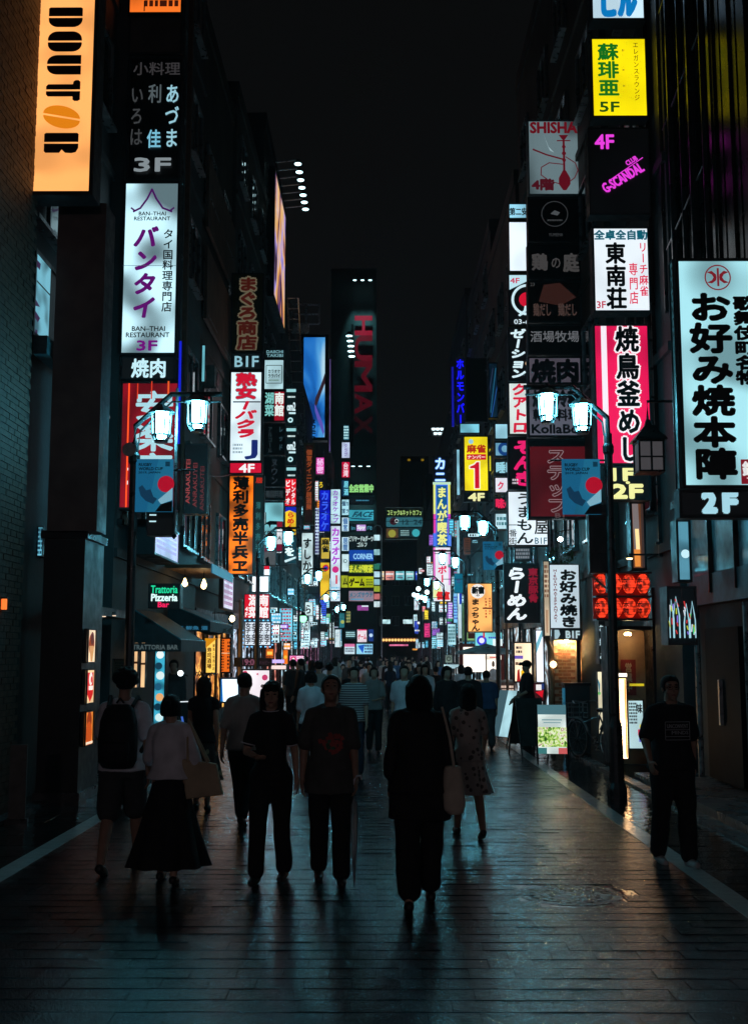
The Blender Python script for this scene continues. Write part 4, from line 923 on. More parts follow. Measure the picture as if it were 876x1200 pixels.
sign('doorway_sign', 'orange lit doorway panel beyond the 19:00 sign', 'lit panel', (311, 760, 321, 772), 34.5, (240, 110, 20), [('R', .2, .8, .3, .6, (255, 210, 90)), ('B', .1, .9, .7, .95, 1, (60, 20, 10))], dep=.1, frame=.02)
sign('doorway_sign', 'thin orange flame shaped panel beside the pink screen', 'lit panel', (332, 762, 337, 778), 34.2, (255, 120, 20), [('O', .5, .5, .4, (255, 190, 60), 0)], dep=.1, frame=0)
sign('white_counter', 'pale glowing counter front below the violet white sign', 'counter', (317, 779, 336, 785), 33.5, (245, 220, 215), dep=.3, frame=.02)
sign('time_sign', 'dim outlined 19:00 sign above the white poster box', 'sign', (283, 771, 318, 781), 30, (24, 12, 18), [('H', '19:00', .02, .55, .1, .9, (120, 70, 90), .04), ('H', 'ハッピー', .6, .95, .3, .8, (60, 40, 50), .02)], strength=.6, dep=.1)
sign('poster_lightbox', 'white poster box with pink flowers behind the grey shirted man', 'lit sign', (283, 784, 317, 824), 28.5, (250, 240, 248), [('O', .12, .12, .08, (215, 60, 100), 0), ('O', .8, .25, .1, (200, 60, 110), 0), ('O', .72, .5, .06, (70, 60, 60), 0), ('O', .85, .6, .07, (90, 80, 80), 0), ('O', .55, .15, .04, (210, 130, 150), 0)], strength=1.1, uneven=.15)
sign('white_standboard', 'blazing white floor board with blue edges beside the pavement', 'lit board', (257, 794, 281, 824), 25.5, (225, 245, 255), [('P', [(0, 0), (.12, 0), (.2, 1), (0, 1)], (30, 110, 190)), ('P', [(.88, 0), (1, 0), (1, 1), (.94, 1)], (30, 110, 190))], strength=1.6, uneven=.1, case_col=(.05, .15, .25))
t = sign('yellow_menu_sign', 'bright yellow lit menu sign under the fish figure', 'lit sign', (240, 748, 254, 790), 25.8, (255, 205, 90), [('V', '寿司酒場', .38, .4, .25, .85, (90, 50, 10), .03), ('V', '鮮魚と地酒の店', .75, .2, .15, .9, (90, 50, 10), .02), ('P', [(0, 0), (1, 0), (.8, .06), (0, .3)], (215, 140, 20))], strength=1.1, uneven=.2)
sign('orange_menu_sign', 'orange lit menu sign with rows of dark items beside the yellow one', 'lit sign', (258, 747, 271, 789), 26, (235, 105, 25), [('B', .1, .35, .05, .95, 12, (60, 20, 6)), ('B', .65, .9, .1, .9, 8, (70, 24, 8)), ('R', .08, .92, .43, .45, (255, 200, 150))], strength=.95, uneven=.25)
sign('narrow_amber_strip', 'slim amber light strip between yellow and orange menu signs', 'lit strip', (255, 748, 257.6, 789), 25.9, (255, 190, 110), frame=0, dep=.1, strength=1.1)
# ---- right, okonomiyaki 2F sign
D0 = 13.2
BLK = (10, 10, 12)
t = sign('okonomiyaki_sign', 'big pale blue lightbox with black brush characters and 2F below', 'lit sign', (795, 303, 896, 572), D0, (160, 218, 228),
     [('O', .49, .085, .155, (120, 24, 36), .1),
      ('P', [(.36, .062), (.42, .056), (.47, .072), (.475, .085), (.47, .098), (.42, .112), (.36, .108), (.42, .098), (.44, .085), (.42, .072)], (120, 24, 36)),
      ('P', [(.62, .062), (.56, .056), (.51, .072), (.505, .085), (.51, .098), (.56, .112), (.62, .108), (.56, .098), (.54, .085), (.56, .072)], (120, 24, 36)),
      ('R', .478, .502, .045, .125, (120, 24, 36)),
      ('V', 'お好み焼本陣', .38, .50, .15, .965, BLK, .075, {}), ('V', '歌舞伎町名物', .78, .27, .17, .56, BLK, .045),
      ('R', .66, .98, .88, .985, (120, 18, 34)), ('H', '銀座', .68, .96, .89, .95, (225, 225, 225), .05), ('H', 'すし', .72, .92, .955, .98, (225, 225, 225), .03)], strength=1.0, uneven=.55, scale=1.3, dep=.22)
t = sign('floor_number_sign', 'wide black panel with rounded pale 2F beneath the big blue lightbox', 'lit sign', (795, 574, 896, 607), D0, BLK, [('H', '2', .28, .42, .12, .78, (165, 215, 230), .12), ('H', 'F', .52, .66, .12, .78, (165, 215, 230), .12)], strength=.6, dep=.22)
# lettered outer edge of the same box
ex = P(795, 440, D0).x-.012
z1, z0 = P(795, 303, D0).z, P(795, 572, D0).z
sign_at('edge_sign', 'narrow white lit edge with sideways capitals on the big blue lightbox', 'lit sign', (ex, D0+.11, z0), .18, z1-z0, .01, -PI/2, (44, 84, 94), [('V', 'OKONOMIYAKIHONJIN', .5, .6, .02, .98, (10, 12, 14), .04)], frame=.01, strength=.8)
# reflective bay between (first pane, display box)
sign('corner_window', 'narrow bright cyan corner window under the big lightbox', 'window', (792, 609, 809, 682), 15.6, (88, 150, 172), [('O', .6, .55, .3, (200, 240, 250), 0), ('R', 0, 1, .96, 1, (30, 60, 70))], dep=.3, strength=.8, uneven=.6, scale=3, frame=.03)
t = sign('display_case', 'glass wall case showing figures outlined in coloured lights', 'display case', (781, 687, 816, 756), 14.6, (12, 20, 24), [], dep=.35, strength=.5, frame=.03, case_col=(.08, .1, .11))
cw = P(816, 720, 14.6).x-P(781, 720, 14.6).x; chh = P(800, 687, 14.6).z-P(800, 756, 14.6).z
MB().box(-.03*cw, 0, -.03, -.021, .1*chh, .96*chh).build('mullion', M_alu, t)
r9 = random.Random(11)
for (cx, cz, sw) in ((-.36, .45, .07), (-.2, .5, .1), (.14, .38, .08), (.34, .42, .09)):
    fig = MB()
    fig.tube([((cx-sw)*cw, -.014, .12*chh), ((cx-sw)*cw, -.014, cz*chh), (cx*cw, -.014, (cz+.32)*chh), ((cx+sw)*cw, -.014, cz*chh), ((cx+sw)*cw, -.014, .12*chh)], .009, 5)
    fig.build('light_figure', E((170, 225, 240), .9), t)
    for q in range(6):
        c = r9.choice([(220, 60, 60), (200, 210, 60), (80, 230, 150), (150, 120, 240), (230, 240, 250)])
        x = (cx+r9.uniform(-sw, sw))*cw; z = r9.uniform(.12, cz+.25)*chh
        MB().tube([(x, -.016, z), (x+r9.uniform(-.02, .02), -.016, z+r9.uniform(.03, .1))], .008, 5).build('coloured_light', E(c, .8), t)
# old style wooden lantern
def old_lantern():
    p = P(760, 552, 14.9); t = thing('roofed_lantern', 'unlit black lantern with pitched roof hung beside the 1F 2F panel', 'lantern', p)
    mb = MB(); w, h = .19, .42
    MB().lathe([(.30, .40), (.27, .44), (.06, .62), (.03, .70)], n=4).build('roof', M_black, t, rot=(0, 0, PI/4))
    MB().box(-.15, .15, -.15, .15, .0, .38).build('glass', E((95, 92, 96), .45), t)
    for x in (-.16, 0, .16):
        for y in (-.16, .16): MB().box(x-.012, x+.012, y-.012, y+.012, -.02, .4).build('bar', M_black, t)
    for z in (-.02, .17, .385): MB().box(-.175, .175, -.175, .175, z-.012, z+.012).build('rail', M_black, t) if z != .17 else MB().box(-.17, .17, -.165, -.152, z-.01, z+.01).build('rail', M_black, t)
    MB().tube([(0, 0, .7), (0, 0, .95), (1.0, .0, .95)], .02, 6).build('bracket', M_black, t)
old_lantern()
# ---- column A (1F 2F, pink, white mahjong, club, yellow, building name)
DA = 17.8
sign('building_name_sign', 'cut off white sign with blue katakana at the very top', 'lit sign', (691, -45, 755, 24), DA, (205, 235, 250), [('H', 'ビル', .22, .82, .3, .92, (10, 120, 190), .05)], uneven=.2)
sign('yellow_lounge_sign', 'glowing yellow lightbox with green kanji and 5F', 'lit sign', (692, 44, 758, 138), DA, (255, 232, 10), [('V', '蘇琲亜', .31, .38, .07, .74, (10, 110, 30), .03), ('H', '5F', .14, .48, .81, .93, (20, 80, 20), .04), ('V', 'エレガンスラウンジ', .80, .10, .06, .80, (70, 70, 10), .01), ('B', .55, .6, .15, .2, 1, (180, 170, 20)), ('B', .55, .6, .4, .44, 1, (180, 170, 20)), ('B', .55, .6, .6, .64, 1, (180, 170, 20))], uneven=.15, strength=1.0, frame=.03)
MG = (225, 60, 215, 1.1)
sign('club_sign', 'black square sign with magenta neon club name on a slant and 4F', 'neon sign', (689, 150, 761, 252), DA, BLK, [('H', '4F', .12, .42, .08, .24, MG, .04), ('H', 'CLUB', .60, .80, .355, .41, MG, .05, {'rot': .55}), ('H', 'G-SCANDAL', .18, .92, .525, .635, MG, .05, {'rot': .55}), ('L', [(.36, .60), (.88, .352)], .014, MG)], strength=.4, frame=.02)
sign('mahjong_parlour_sign', 'white lightbox with big black kanji and red mahjong kana', 'lit sign', (694, 266, 761, 366), DA, (232, 242, 250), [('H', '全卓全自動', .04, .96, .04, .15, (10, 90, 110), .05), ('V', '東南荘', .40, .36, .18, .97, (16, 18, 24), .04), ('V', 'リーチ麻雀', .88, .16, .18, .82, (220, 40, 80), .02), ('V', '専門店', .70, .16, .42, .92, (220, 40, 80), .02), ('H', '3F', .05, .2, .88, .96, (190, 40, 70), .03)], uneven=.15, frame=.03)
t = sign('yakitori_sign', 'tall hot pink lightbox with outlined black characters and a white stripe', 'lit sign', (696, 380, 762, 545), DA, (232, 20, 84), [('R', .14, .24, 0, 1, (250, 235, 245)), ('V', '焼鳥釜めし', .60, .42, .01, .985, (12, 12, 14), .04, {'halo': .075, 'hc': (250, 240, 246)})], uneven=.3, frame=.03)
sign('floor_number_sign', 'black panel with pale yellow 1F over 2F under the pink lightbox', 'lit sign', (703, 546, 762, 586), DA, BLK, [('H', '1F', .24, .68, .06, .42, (245, 240, 160), .09), ('H', '・', .5, .58, .46, .53, (245, 240, 160), .09), ('H', '2F', .22, .82, .56, .94, (245, 240, 160), .09)], strength=.5)
t = thing('sign_column_frame', 'black ladder-like steel frame behind the pink lightbox column', 'sign frame', (0, DA, 0))
for px in (766, 775): a = P(px, 400, DA+.3); MB().box(a.x-.03, a.x+.03, .3, .36, 3.4, 14).build('post', M_black, t)
for k in range(22): MB().box(P(766, 400, DA).x, 4.6, .31, .35, 3.6+k*.48, 3.64+k*.48).build('rung', M_dkpaint, t)
# fire escape pipes above
t = thing('pipe_bundle', 'bundle of dark vertical pipes on the steel clad facade by the yellow sign', 'pipes', (4.6, 17.0, 7.2))
for k, (dx, dy, r) in enumerate(((-.05, .3, .05), (-.02, -.2, .07), (.0, -.7, .05), (.0, -1.3, .09), (-.02, -1.9, .05))):
    MB().tube([(dx, dy, 0), (dx, dy, 4), (dx+.02, dy-.05, 14)], r, 10).build('pipe', M_black, t)
for k in range(5): MB().tube([(-.05, .3, 1+2*k), (0, -1.9, 1.6+2*k)], .015, 5).build('tie_rod', M_steel, t)
# ---- column B, unlit
DB = 24.0
dk = (18, 18, 20)
t = sign('shisha_sign', 'grey white unlit banner with dark red water pipe picture', 'sign', (618, 141, 679, 229), DB, (112, 134, 140),
     [('H', 'SHISHA', .06, .95, .03, .17, (96, 12, 24), .06), ('P', [(.60, .2), (.78, .2), (.72, .26), (.66, .26)], (88, 12, 26)), ('R', .56, .82, .27, .285, (88, 12, 26)),
      ('R', .67, .71, .26, .75, (88, 12, 26)), ('O', .69, .36, .035, (88, 12, 26), 0), ('O', .69, .45, .04, (88, 12, 26), 0), ('O', .69, .54, .035, (88, 12, 26), 0), ('P', [(.66, .68), (.72, .68), (.8, .78), (.8, .86), (.72, .94), (.66, .94), (.58, .86), (.58, .78)], (88, 12, 26)),
      ('L', [(.1, .4), (.35, .47), (.66, .53)], .03, (88, 12, 26)), ('L', [(.72, .5), (.9, .58), (.95, .68), (.88, .78), (.8, .82)], .018, (88, 12, 26)), ('L', [(.66, .6), (.4, .58), (.25, .64), (.24, .74), (.4, .82), (.6, .86)], .018, (88, 12, 26)),
      ('H', '4階', .07, .48, .80, .94, (70, 14, 26), .07), ('P', [(.3, .2), (.42, .42), (.5, .45), (.38, .36)], (150, 176, 182))], strength=.62, uneven=.75, scale=1.1, frame=.03, case_col=(.2, .22, .23))
sign('circle_logo_sign', 'unlit black sign with a thin round outline and hand emblem', 'sign', (618, 231, 681, 283), DB, dk, [('O', .5, .38, .25, (46, 48, 50), .07), ('P', [(.42, .38), (.5, .3), (.6, .35), (.55, .42)], (70, 74, 78)), ('B', .36, .64, .5, .56, 1, (54, 56, 58)), ('H', 'YUMEMA', .38, .64, .82, .89, (48, 50, 52), .02)], lit=False)
sign('bird_garden_sign', 'unlit black sign with brushed characters and a small no in the middle', 'sign', (618, 285, 681, 327), DB, dk, [('H', '鶏', .08, .36, .3, .75, (62, 60, 60), .04), ('H', 'の', .44, .6, .42, .7, (62, 60, 60), .02), ('H', '庭', .66, .94, .3, .8, (62, 60, 60), .04)], lit=False)
sign('photo_restaurant_sign', 'unlit sign with a dim red brown food photograph', 'sign', (618, 329, 681, 378), DB, (30, 20, 19), [('P', [(.3, .1), (.6, .05), (.9, .4), (.6, .6), (.2, .5)], (46, 24, 20)), ('H', '23', .05, .13, .05, .13, (60, 60, 60), .02), ('H', '鶏だし', .1, .42, .55, .85, (66, 50, 46), .02), ('H', '鶏だし', .56, .9, .55, .85, (66, 50, 46), .02)], lit=False)
sign('tavern_sign', 'unlit black sign with four thin grey kanji in a row', 'sign', (618, 380, 681, 416), DB, dk, [('H', '酒場牧場', .05, .95, .22, .58, (96, 98, 102), .01)], lit=False)
sign('yakiniku_sign', 'dim mauve sign with heavy dark kanji beside the pink lightbox', 'sign', (618, 418, 681, 450), DB, (86, 80, 92), [('H', '焼肉', .08, .92, .12, .92, (36, 22, 34), .06)], lit=True, strength=.75, uneven=.2)
sign('korean_grill_sign', 'dim mauve sign with dark roman letters half hidden by the street lamps', 'sign', (618, 453, 681, 512), DB, (92, 94, 108), [('H', '焼肉冷麺', .1, .95, .08, .4, (38, 26, 36), .05), ('H', '韓国料理', .1, .95, .45, .68, (38, 26, 36), .04), ('H', 'KollaBo', .07, .93, .76, .93, (22, 26, 34), .05)], strength=.75, uneven=.3)
t = sign('step_sign', 'large dim red sign with outlined white katakana and a black top band', 'sign', (618, 514, 692, 608), DB, (78, 12, 20), [('R', 0, 1, 0, .1, (20, 14, 16)), ('V', 'ステップ', .46, .34, .12, .93, (74, 20, 26), .01, {'halo': .035, 'hc': (140, 120, 124)}), ('H', 'B1', .42, .56, .93, .985, (90, 70, 72), .03)], strength=.85, uneven=.3, frame=.05)
strip('lit_edge_strip', 'upright cyan light strip on the inner edge of the unlit sign column', 'light strip', 685, 240, 380, 24.5, .05, (120, 215, 235), .8)
strip('lit_edge_strip', 'second upright cyan strip lower on the unlit sign column', 'light strip', 683, 395, 440, 24.5, .04, (60, 150, 180), .8)
strip('lit_edge_strip', 'bright white upright strip between the red step sign and pink lightbox', 'light strip', 687, 455, 520, 24.3, .05, (200, 235, 245), .9)
# ---- column C
DC = 28.6
def signC(name, label, rect, face, items, **kw): return sign(name, label, kw.pop('cat', 'lit sign'), (rect[0], rect[1], rect[2], rect[3]), DC, face, items, **kw)
signC('building_name_sign', 'small pale blue sign with black kanji atop the white blank box', (595, 238, 640, 257), (150, 215, 240), [('H', '第二安田ビル', .04, .96, .3, .75, (14, 20, 28), .03)])
signC('blank_lightbox', 'tall blank white lightbox half behind the unlit column', (595, 259, 640, 319), (225, 240, 252), [], strength=1.2, uneven=.1)
signC('yakitori_circle_sign', 'black sign with a white ring around a red rooster', (595, 321, 640, 382), (12, 14, 18), [('P', [(0, 0), (.9, 0), (0, .32)], (190, 230, 242)), ('H', '4F', .06, .3, .08, .18, (200, 30, 80), .03), ('O', .5, .5, .42, (205, 235, 245), .16), ('O', .48, .5, .2, (205, 20, 50), 0), ('V', '人', .45, .4, .62, .82, (205, 235, 245), .05), ('H', '03-6892', .14, .86, .88, .97, (205, 225, 235), .03)], strength=.6)
signC('massage_sign', 'black sign with white slanted katakana between ring sign and white red sign', (595, 384, 640, 446), (12, 14, 18), [('V', 'ゼーション', .26, .40, .02, .96, (215, 240, 248), .05, {'slant': .12}), ('O', .52, .25, .05, (250, 190, 130), 0), ('O', .54, .42, .07, (235, 220, 210), 0), ('O', .52, .68, .08, (230, 190, 150), 0)], strength=.6)
signC('quattro_sign', 'white lightbox with red slanted katakana', (595, 448, 640, 510), (222, 235, 232), [('V', 'クアトロ', .30, .42, .02, .97, (215, 25, 60), .05, {'slant': .05})], uneven=.15)
signC('magenta_kana_sign', 'black sign with magenta brush kana above the noodle street sign', (595, 512, 640, 573), (12, 12, 16), [('V', 'そんき', .42, .6, .05, .95, (235, 30, 110), .07), ('B', .1, .25, .8, .92, 2, (200, 190, 200))], strength=.6)
signC('noodle_street_sign', 'white lightbox with thin black brush writing and B1F', (594, 575, 642, 640), (225, 238, 246), [('V', 'うまもん', .42, .44, .03, .97, (20, 26, 34), .02), ('V', '一番街', .13, .2, .55, .98, (20, 26, 34), .01), ('V', '屋', .82, .34, .5, .80, (20, 26, 34), .02), ('H', 'B1F', .66, .95, .85, .96, (70, 110, 130), .02)], uneven=.15, strength=1.1)
# ---- column D
DD = 32.6
for rect, fc, it, lab in (((579, 496, 606, 515), (165, 225, 245), [], 'pale blue box at the top of the half hidden sign stack'),
                          ((579, 517, 606, 535), (120, 180, 210), [('O', .45, .5, .3, (20, 60, 120), .5), ('R', 0, 1, 0, .12, K)], 'light blue box with a dark curved mark'),
                          ((579, 538, 606, 557), (20, 30, 36), [('H', '睡眠', .08, .9, .2, .85, (150, 210, 225), .04)], 'black box with cyan kanji in the half hidden stack'),
                          ((579, 559, 606, 578), (225, 225, 235), [('H', 'ク', .15, .38, .3, .75, (215, 50, 90), .05)], 'white box with one red katakana'),
                          ((579, 583, 606, 597), (16, 14, 18), [('H', '味の', .06, .8, .1, .9, (225, 30, 80), .07)], 'black box with red brush kana'),
                          ((579, 601, 606, 621), (200, 235, 245), [('B', .1, .9, .2, .8, 2, (60, 120, 130))], 'white box with faint print, lowest of the half hidden stack')):
    sign('stack_sign', lab, 'lit sign', rect, DD, fc, it, frame=.03)
sign('ramen_sign', 'black sign with flowing white ramen kana and a dark red column', 'lit sign', (590, 660, 632, 730), 29.5, BLK, [('V', 'らーめん', .36, .58, .06, .96, (240, 246, 250), .09, {'slant': .1}), ('V', '東京豚骨', .82, .28, .08, .66, (130, 14, 40), .05)], strength=.6)
sign('grey_noren', 'pale ribbed panel above the black ramen sign', 'panel', (602, 641, 622, 657), 30.5, (70, 76, 84), [('B', .1, .9, .1, .9, 3, (120, 124, 130))], lit=True, strength=.5)
sign('okonomiyaki_banner', 'white banner with black okonomiyaki brush kana and red roman letters', 'lit sign', (643, 661, 679, 737), 24.2, (196, 214, 224), [('V', 'お好み焼き', .62, .56, .08, .98, (14, 16, 20), .05), ('V', 'HIROSHIMATEPPANYAKI', .20, .13, .08, .90, (110, 40, 50), .03)], uneven=.25, frame=.02)
sign('bar_post_sign', 'slim cream lit post sign with faint brush marks beside the white banner', 'lit sign', (636, 657, 644, 746), 23.9, (225, 205, 175), [('B', .2, .8, .05, .5, 7, (120, 80, 60)), ('P', [(.3, .65), (.7, .65), (.6, .95), (.35, .95)], (180, 140, 110))], strength=.75, frame=.02, dep=.25)
sign('basement_sign', 'black panel with a white hand emblem and B1F', 'lit sign', (648, 737, 681, 750), 24.0, (16, 24, 28), [('P', [(.0, .1), (.18, .0), (.24, .5), (.12, 1), (.03, 1)], (160, 190, 200)), ('H', 'B1F', .44, .92, .2, .82, (175, 200, 205), .06)], strength=.6, frame=.02)
sign('pine_kana_sign', 'glowing orange cream sign with black kana and a round white crest', 'lit sign', (547, 683, 577, 741), 40.5, (255, 180, 100), [('O', .42, .17, .28, (246, 240, 235), 0), ('H', '新宿', .2, .66, .08, .22, (20, 14, 12), .07), ('V', 'の', .42, .14, .23, .28, (20, 14, 12), .05), ('V', 'まっちゃん', .32, .34, .32, .98, (30, 10, 6), .07), ('B', .7, .76, .3, .72, 7, (150, 50, 20)), ('B', .85, .91, .3, .65, 7, (150, 50, 20)), ('R', .6, 1, .5, .53, (90, 30, 16))], uneven=.4, strength=1.1, scale=1.2)
sign('green_frame_board', 'pale green framed board with brown base behind the orange kana sign', 'board', (541, 706, 560, 752), 42, (60, 24, 18), [('R', .0, .35, 0, 1, (130, 175, 110)), ('R', 0, 1, .92, 1, (130, 175, 110)), ('B', .45, .95, .72, .8, 1, (150, 140, 130))], strength=.7, frame=.05, case_col=(.3, .4, .25))
# ---- column E
DE = 43.5
t = sign('mahjong_one_sign', 'yellow lightbox with red kanji, red kana band and a huge numeral one', 'lit sign', (543, 511, 572, 576), DE, (250, 228, 30), [('O', .3, .1, .1, (150, 205, 225), 0), ('H', '麻雀', .14, .88, .16, .30, (175, 40, 20), .06), ('R', .12, .9, .33, .43, (205, 20, 40)), ('H', 'ナンバー', .16, .86, .35, .41, (255, 235, 220), .05), ('P', [(.20, .60), (.20, .535), (.40, .50), (.50, .455), (.66, .455), (.66, .96), (.40, .96), (.40, .60)], (250, 245, 220)), ('P', [(.25, .585), (.25, .555), (.43, .52), (.52, .475), (.62, .475), (.62, .945), (.44, .945), (.44, .585)], (205, 16, 44))], uneven=.2)
sign('floor_number_sign', 'black panel with cream 4F under the yellow mahjong lightbox', 'lit sign', (543, 577, 572, 588), DE, BLK, [('H', '4F', .2, .82, .1, .9, (240, 236, 170), .08)], strength=.5, frame=.02)
sign('unlit_sign', 'tall unlit black sign with nearly invisible kana above the pale box', 'sign', (545, 420, 570, 494), 45.5, (16, 14, 14), [('V', 'こみかん', .5, .4, .05, .95, (30, 24, 22), .02)], lit=False)
sign('blue_box_sign', 'plain pale cyan lightbox under the tall unlit sign', 'lit sign', (538, 496, 562, 508), 45, (120, 200, 220), uneven=.4, strength=1)
t = sign('blue_neon_sign', 'tall deep blue neon kana sign high on the block', 'neon sign', (534, 420, 544, 498), 56, (8, 10, 60), [('V', 'ホルモンバー', .5, .95, .0, 1.0, (20, 20, 255, 1.3), .12)], strength=.6, frame=.02)
strip('blue_neon_tube', 'thin upright blue neon tube beside the deep blue kana', 'neon tube', 530.5, 430, 500, 56.5, .06, (20, 24, 170), .7)
sign('blue_light_strip', 'dim blue diagonal-lit banner cluster between the dark building edges', 'banner', (572, 425, 583, 490), 40, (14, 40, 60), [('L', [(.2, .9), (.8, .1)], .1, (30, 90, 120)), ('L', [(.3, .98), (.95, .4)], .08, (30, 80, 150)), ('L', [(.1, .5), (.5, .1)], .06, (50, 60, 90))], strength=.6, uneven=.5)
sign('white_strip_sign', 'slim bright white vertical strip left of the yellow mahjong lightbox', 'lit strip', (535, 527, 538, 580), 50, (140, 200, 220), frame=0, dep=.1)
sign('white_strip_sign', 'slim white strip further down beside the lamp posts', 'lit strip', (535, 610, 538, 680), 50, (150, 210, 225), frame=0, dep=.1, strength=.8)
sign('yellow_side_strip', 'thin yellow strip behind the yellow mahjong lightbox', 'lit strip', (573, 526, 577, 552), 44.2, (210, 200, 40), frame=0, dep=.1)
sign('rust_sign', 'narrow rusty brown sign with pale marks below the lamps', 'sign', (543, 630, 551, 650), 42, (92, 44, 20), [('B', .2, .8, .1, .9, 6, (40, 20, 10))], strength=.7, frame=.01)
# ---- manga cafe
DM = 67
t = sign('manga_cafe_sign', 'very tall sign of yellow kana on blue with a rainbow edge', 'lit sign', (507, 565, 528, 640), DM, (60, 110, 235), [('R', 0, .16, 0, .5, (225, 235, 130)), ('R', .84, 1, 0, .5, (235, 235, 110)), ('R', 0, .16, .5, .8, (225, 60, 170)), ('R', .84, 1, .5, .8, (210, 60, 190)), ('R', 0, .16, .8, 1, (70, 120, 240)), ('R', .84, 1, .8, 1, (90, 140, 245)), ('R', .0, 1, 0, .04, (190, 230, 200)), ('R', .22, .78, .06, 1, (10, 90, 150)), ('V', 'まんが喫茶', .5, .56, .07, .99, (245, 245, 140), .09)], frame=.03, uneven=.1)
sign('manga_cafe_sign', 'white lower part of the very tall sign with red pink kana', 'lit sign', (507, 641, 528, 705), DM, (235, 235, 245), [('R', 0, .14, 0, .6, (230, 110, 200)), ('R', .86, 1, .1, .7, (225, 150, 220)), ('V', 'マンボー', .52, .52, .02, .66, (225, 30, 90), .07), ('P', [(.0, .62), (.4, .7), (.5, .9), (.0, .95)], (235, 240, 170)), ('H', '個室', .2, .9, .82, .96, (220, 40, 40), .08)], frame=.03, uneven=.1, strength=1.05)
sign('karaoke_kana_sign', 'glowing blue white kana on black over the very tall manga sign', 'neon sign', (507, 535, 524, 567), DM, (10, 14, 22), [('V', 'カニ', .5, .8, .02, .98, (190, 230, 255, 1.2), .07, {'halo': .06, 'hc': (20, 90, 190)})], strength=.6, frame=.02)
sign('cyan_banner', 'teal hanging banner beside the bright lamp posts', 'banner', (532, 672, 542, 695), 46, (10, 110, 140), [('B', .3, .7, .3, .5, 2, (60, 60, 120))], strength=.75, frame=.01)
sign('blue_side_sign', 'narrow pale blue lit sign further along by the parasol', 'lit sign', (531, 695, 537, 730), 52, (130, 200, 245), [('B', .1, .9, .1, .9, 8, (60, 80, 190))], frame=.01)
sign('white_side_sign', 'narrow white sign with blue base beside the orange kana sign', 'lit sign', (536, 695, 541, 748), 50, (215, 240, 250), [('R', .4, 1, 0, .25, (20, 60, 180))], frame=.01)
sign('shop_front_panel', 'pale lit shop panel with faint writing under the narrow signs', 'lit sign', (524, 731, 534, 756), 60, (170, 220, 230), [('B', .1, .9, .1, .9, 5, (70, 120, 130))], frame=.02)
sign('small_blue_sign', 'small cornflower blue lit sign over the far crowd', 'lit sign', (513, 743, 518, 751), 95, (90, 160, 230), frame=.02)
sign('low_white_sign', 'low square pale sign with a dark crest near the crowd', 'lit sign', (521, 767, 530, 777), 44, (130, 150, 140), [('O', .5, .5, .3, (40, 50, 45), .4)], frame=.02, strength=.7)
sign('cyan_counter', 'bright white cyan counter light next to the low crest sign', 'counter', (519, 778, 545, 784), 40, (190, 225, 235), dep=.4, frame=.02, strength=.9)

# ================================================================== STREET LAMPS
M_lamp = mat('lamp_post_paint', (.05, .055, .058), .35, .5, rvar=.12)
def lantern(t, p, lit=True, first=False):
    """cage lantern hanging below point p (local to the post)"""
    L0 = MB(); n = 6
    g = MB().lathe([(.055, -.44), (.080, -.39), (.095, -.15), (.07, -.10)], p, n).build('lamp_glass', LG, t)
    MB().lathe([(.17, -.115), (.175, -.10), (.10, -.04), (.03, 0), (.02, .05)], p, 10).build('hood', M_lamp, t)
    bars = MB()
    for j in range(n):
        a = 2*PI*j/n
        bars.tube([(p[0]+.13*math.cos(a), p[1]+.13*math.sin(a), p[2]-.12), (p[0]+.115*math.cos(a), p[1]+.115*math.sin(a), p[2]-.40), (p[0]+.08*math.cos(a), p[1]+.08*math.sin(a), p[2]-.47)], .013, 5)
    bars.build('cage', M_lamp, t)
    MB().lathe([(.12, -.415), (.125, -.40), (.12, -.39)], p, 12).build('ring', M_lamp, t)
    MB().lathe([(.085, -.50), (.09, -.47), (.04, -.465)], p, 10).build('base_cap', M_lamp, t)
LG = E((112, 226, 255), 135.0, sample=True)
def rugby_banner(label, loc, w, h, group=None):
    t = sign_at('event_banner', label, 'banner', loc, w, h, .012, 0, (28, 104, 138),
        [('P', [(0, 0), (.6, 0), (.3, 1), (0, 1)], (20, 88, 124)), ('H', 'RUGBY', .08, .42, .08, .135, (8, 24, 40), .05), ('H', 'WORLD CUP', .08, .72, .16, .215, (8, 24, 40), .05), ('H', '2019, JAPAN', .08, .66, .24, .29, (8, 24, 40), .03),
         ('O', .82, .48, .22, (170, 14, 40), 0), ('P', [(.62, .78), (1, .55), (1, .78), (.7, .86)], (120, 170, 190)), ('P', [(.7, .86), (1, .80), (1, 1), (.55, 1)], (12, 30, 44)), ('P', [(.1, .55), (.2, .5), (.3, .6), (.42, .58), (.5, .72), (.6, .76), (.5, .86), (.3, .8), (.16, .7)], (14, 50, 76)),
         ('R', .8, .92, .06, .15, (10, 50, 70))], strength=.8, uneven=.4, frame=0, group=group)
    return t
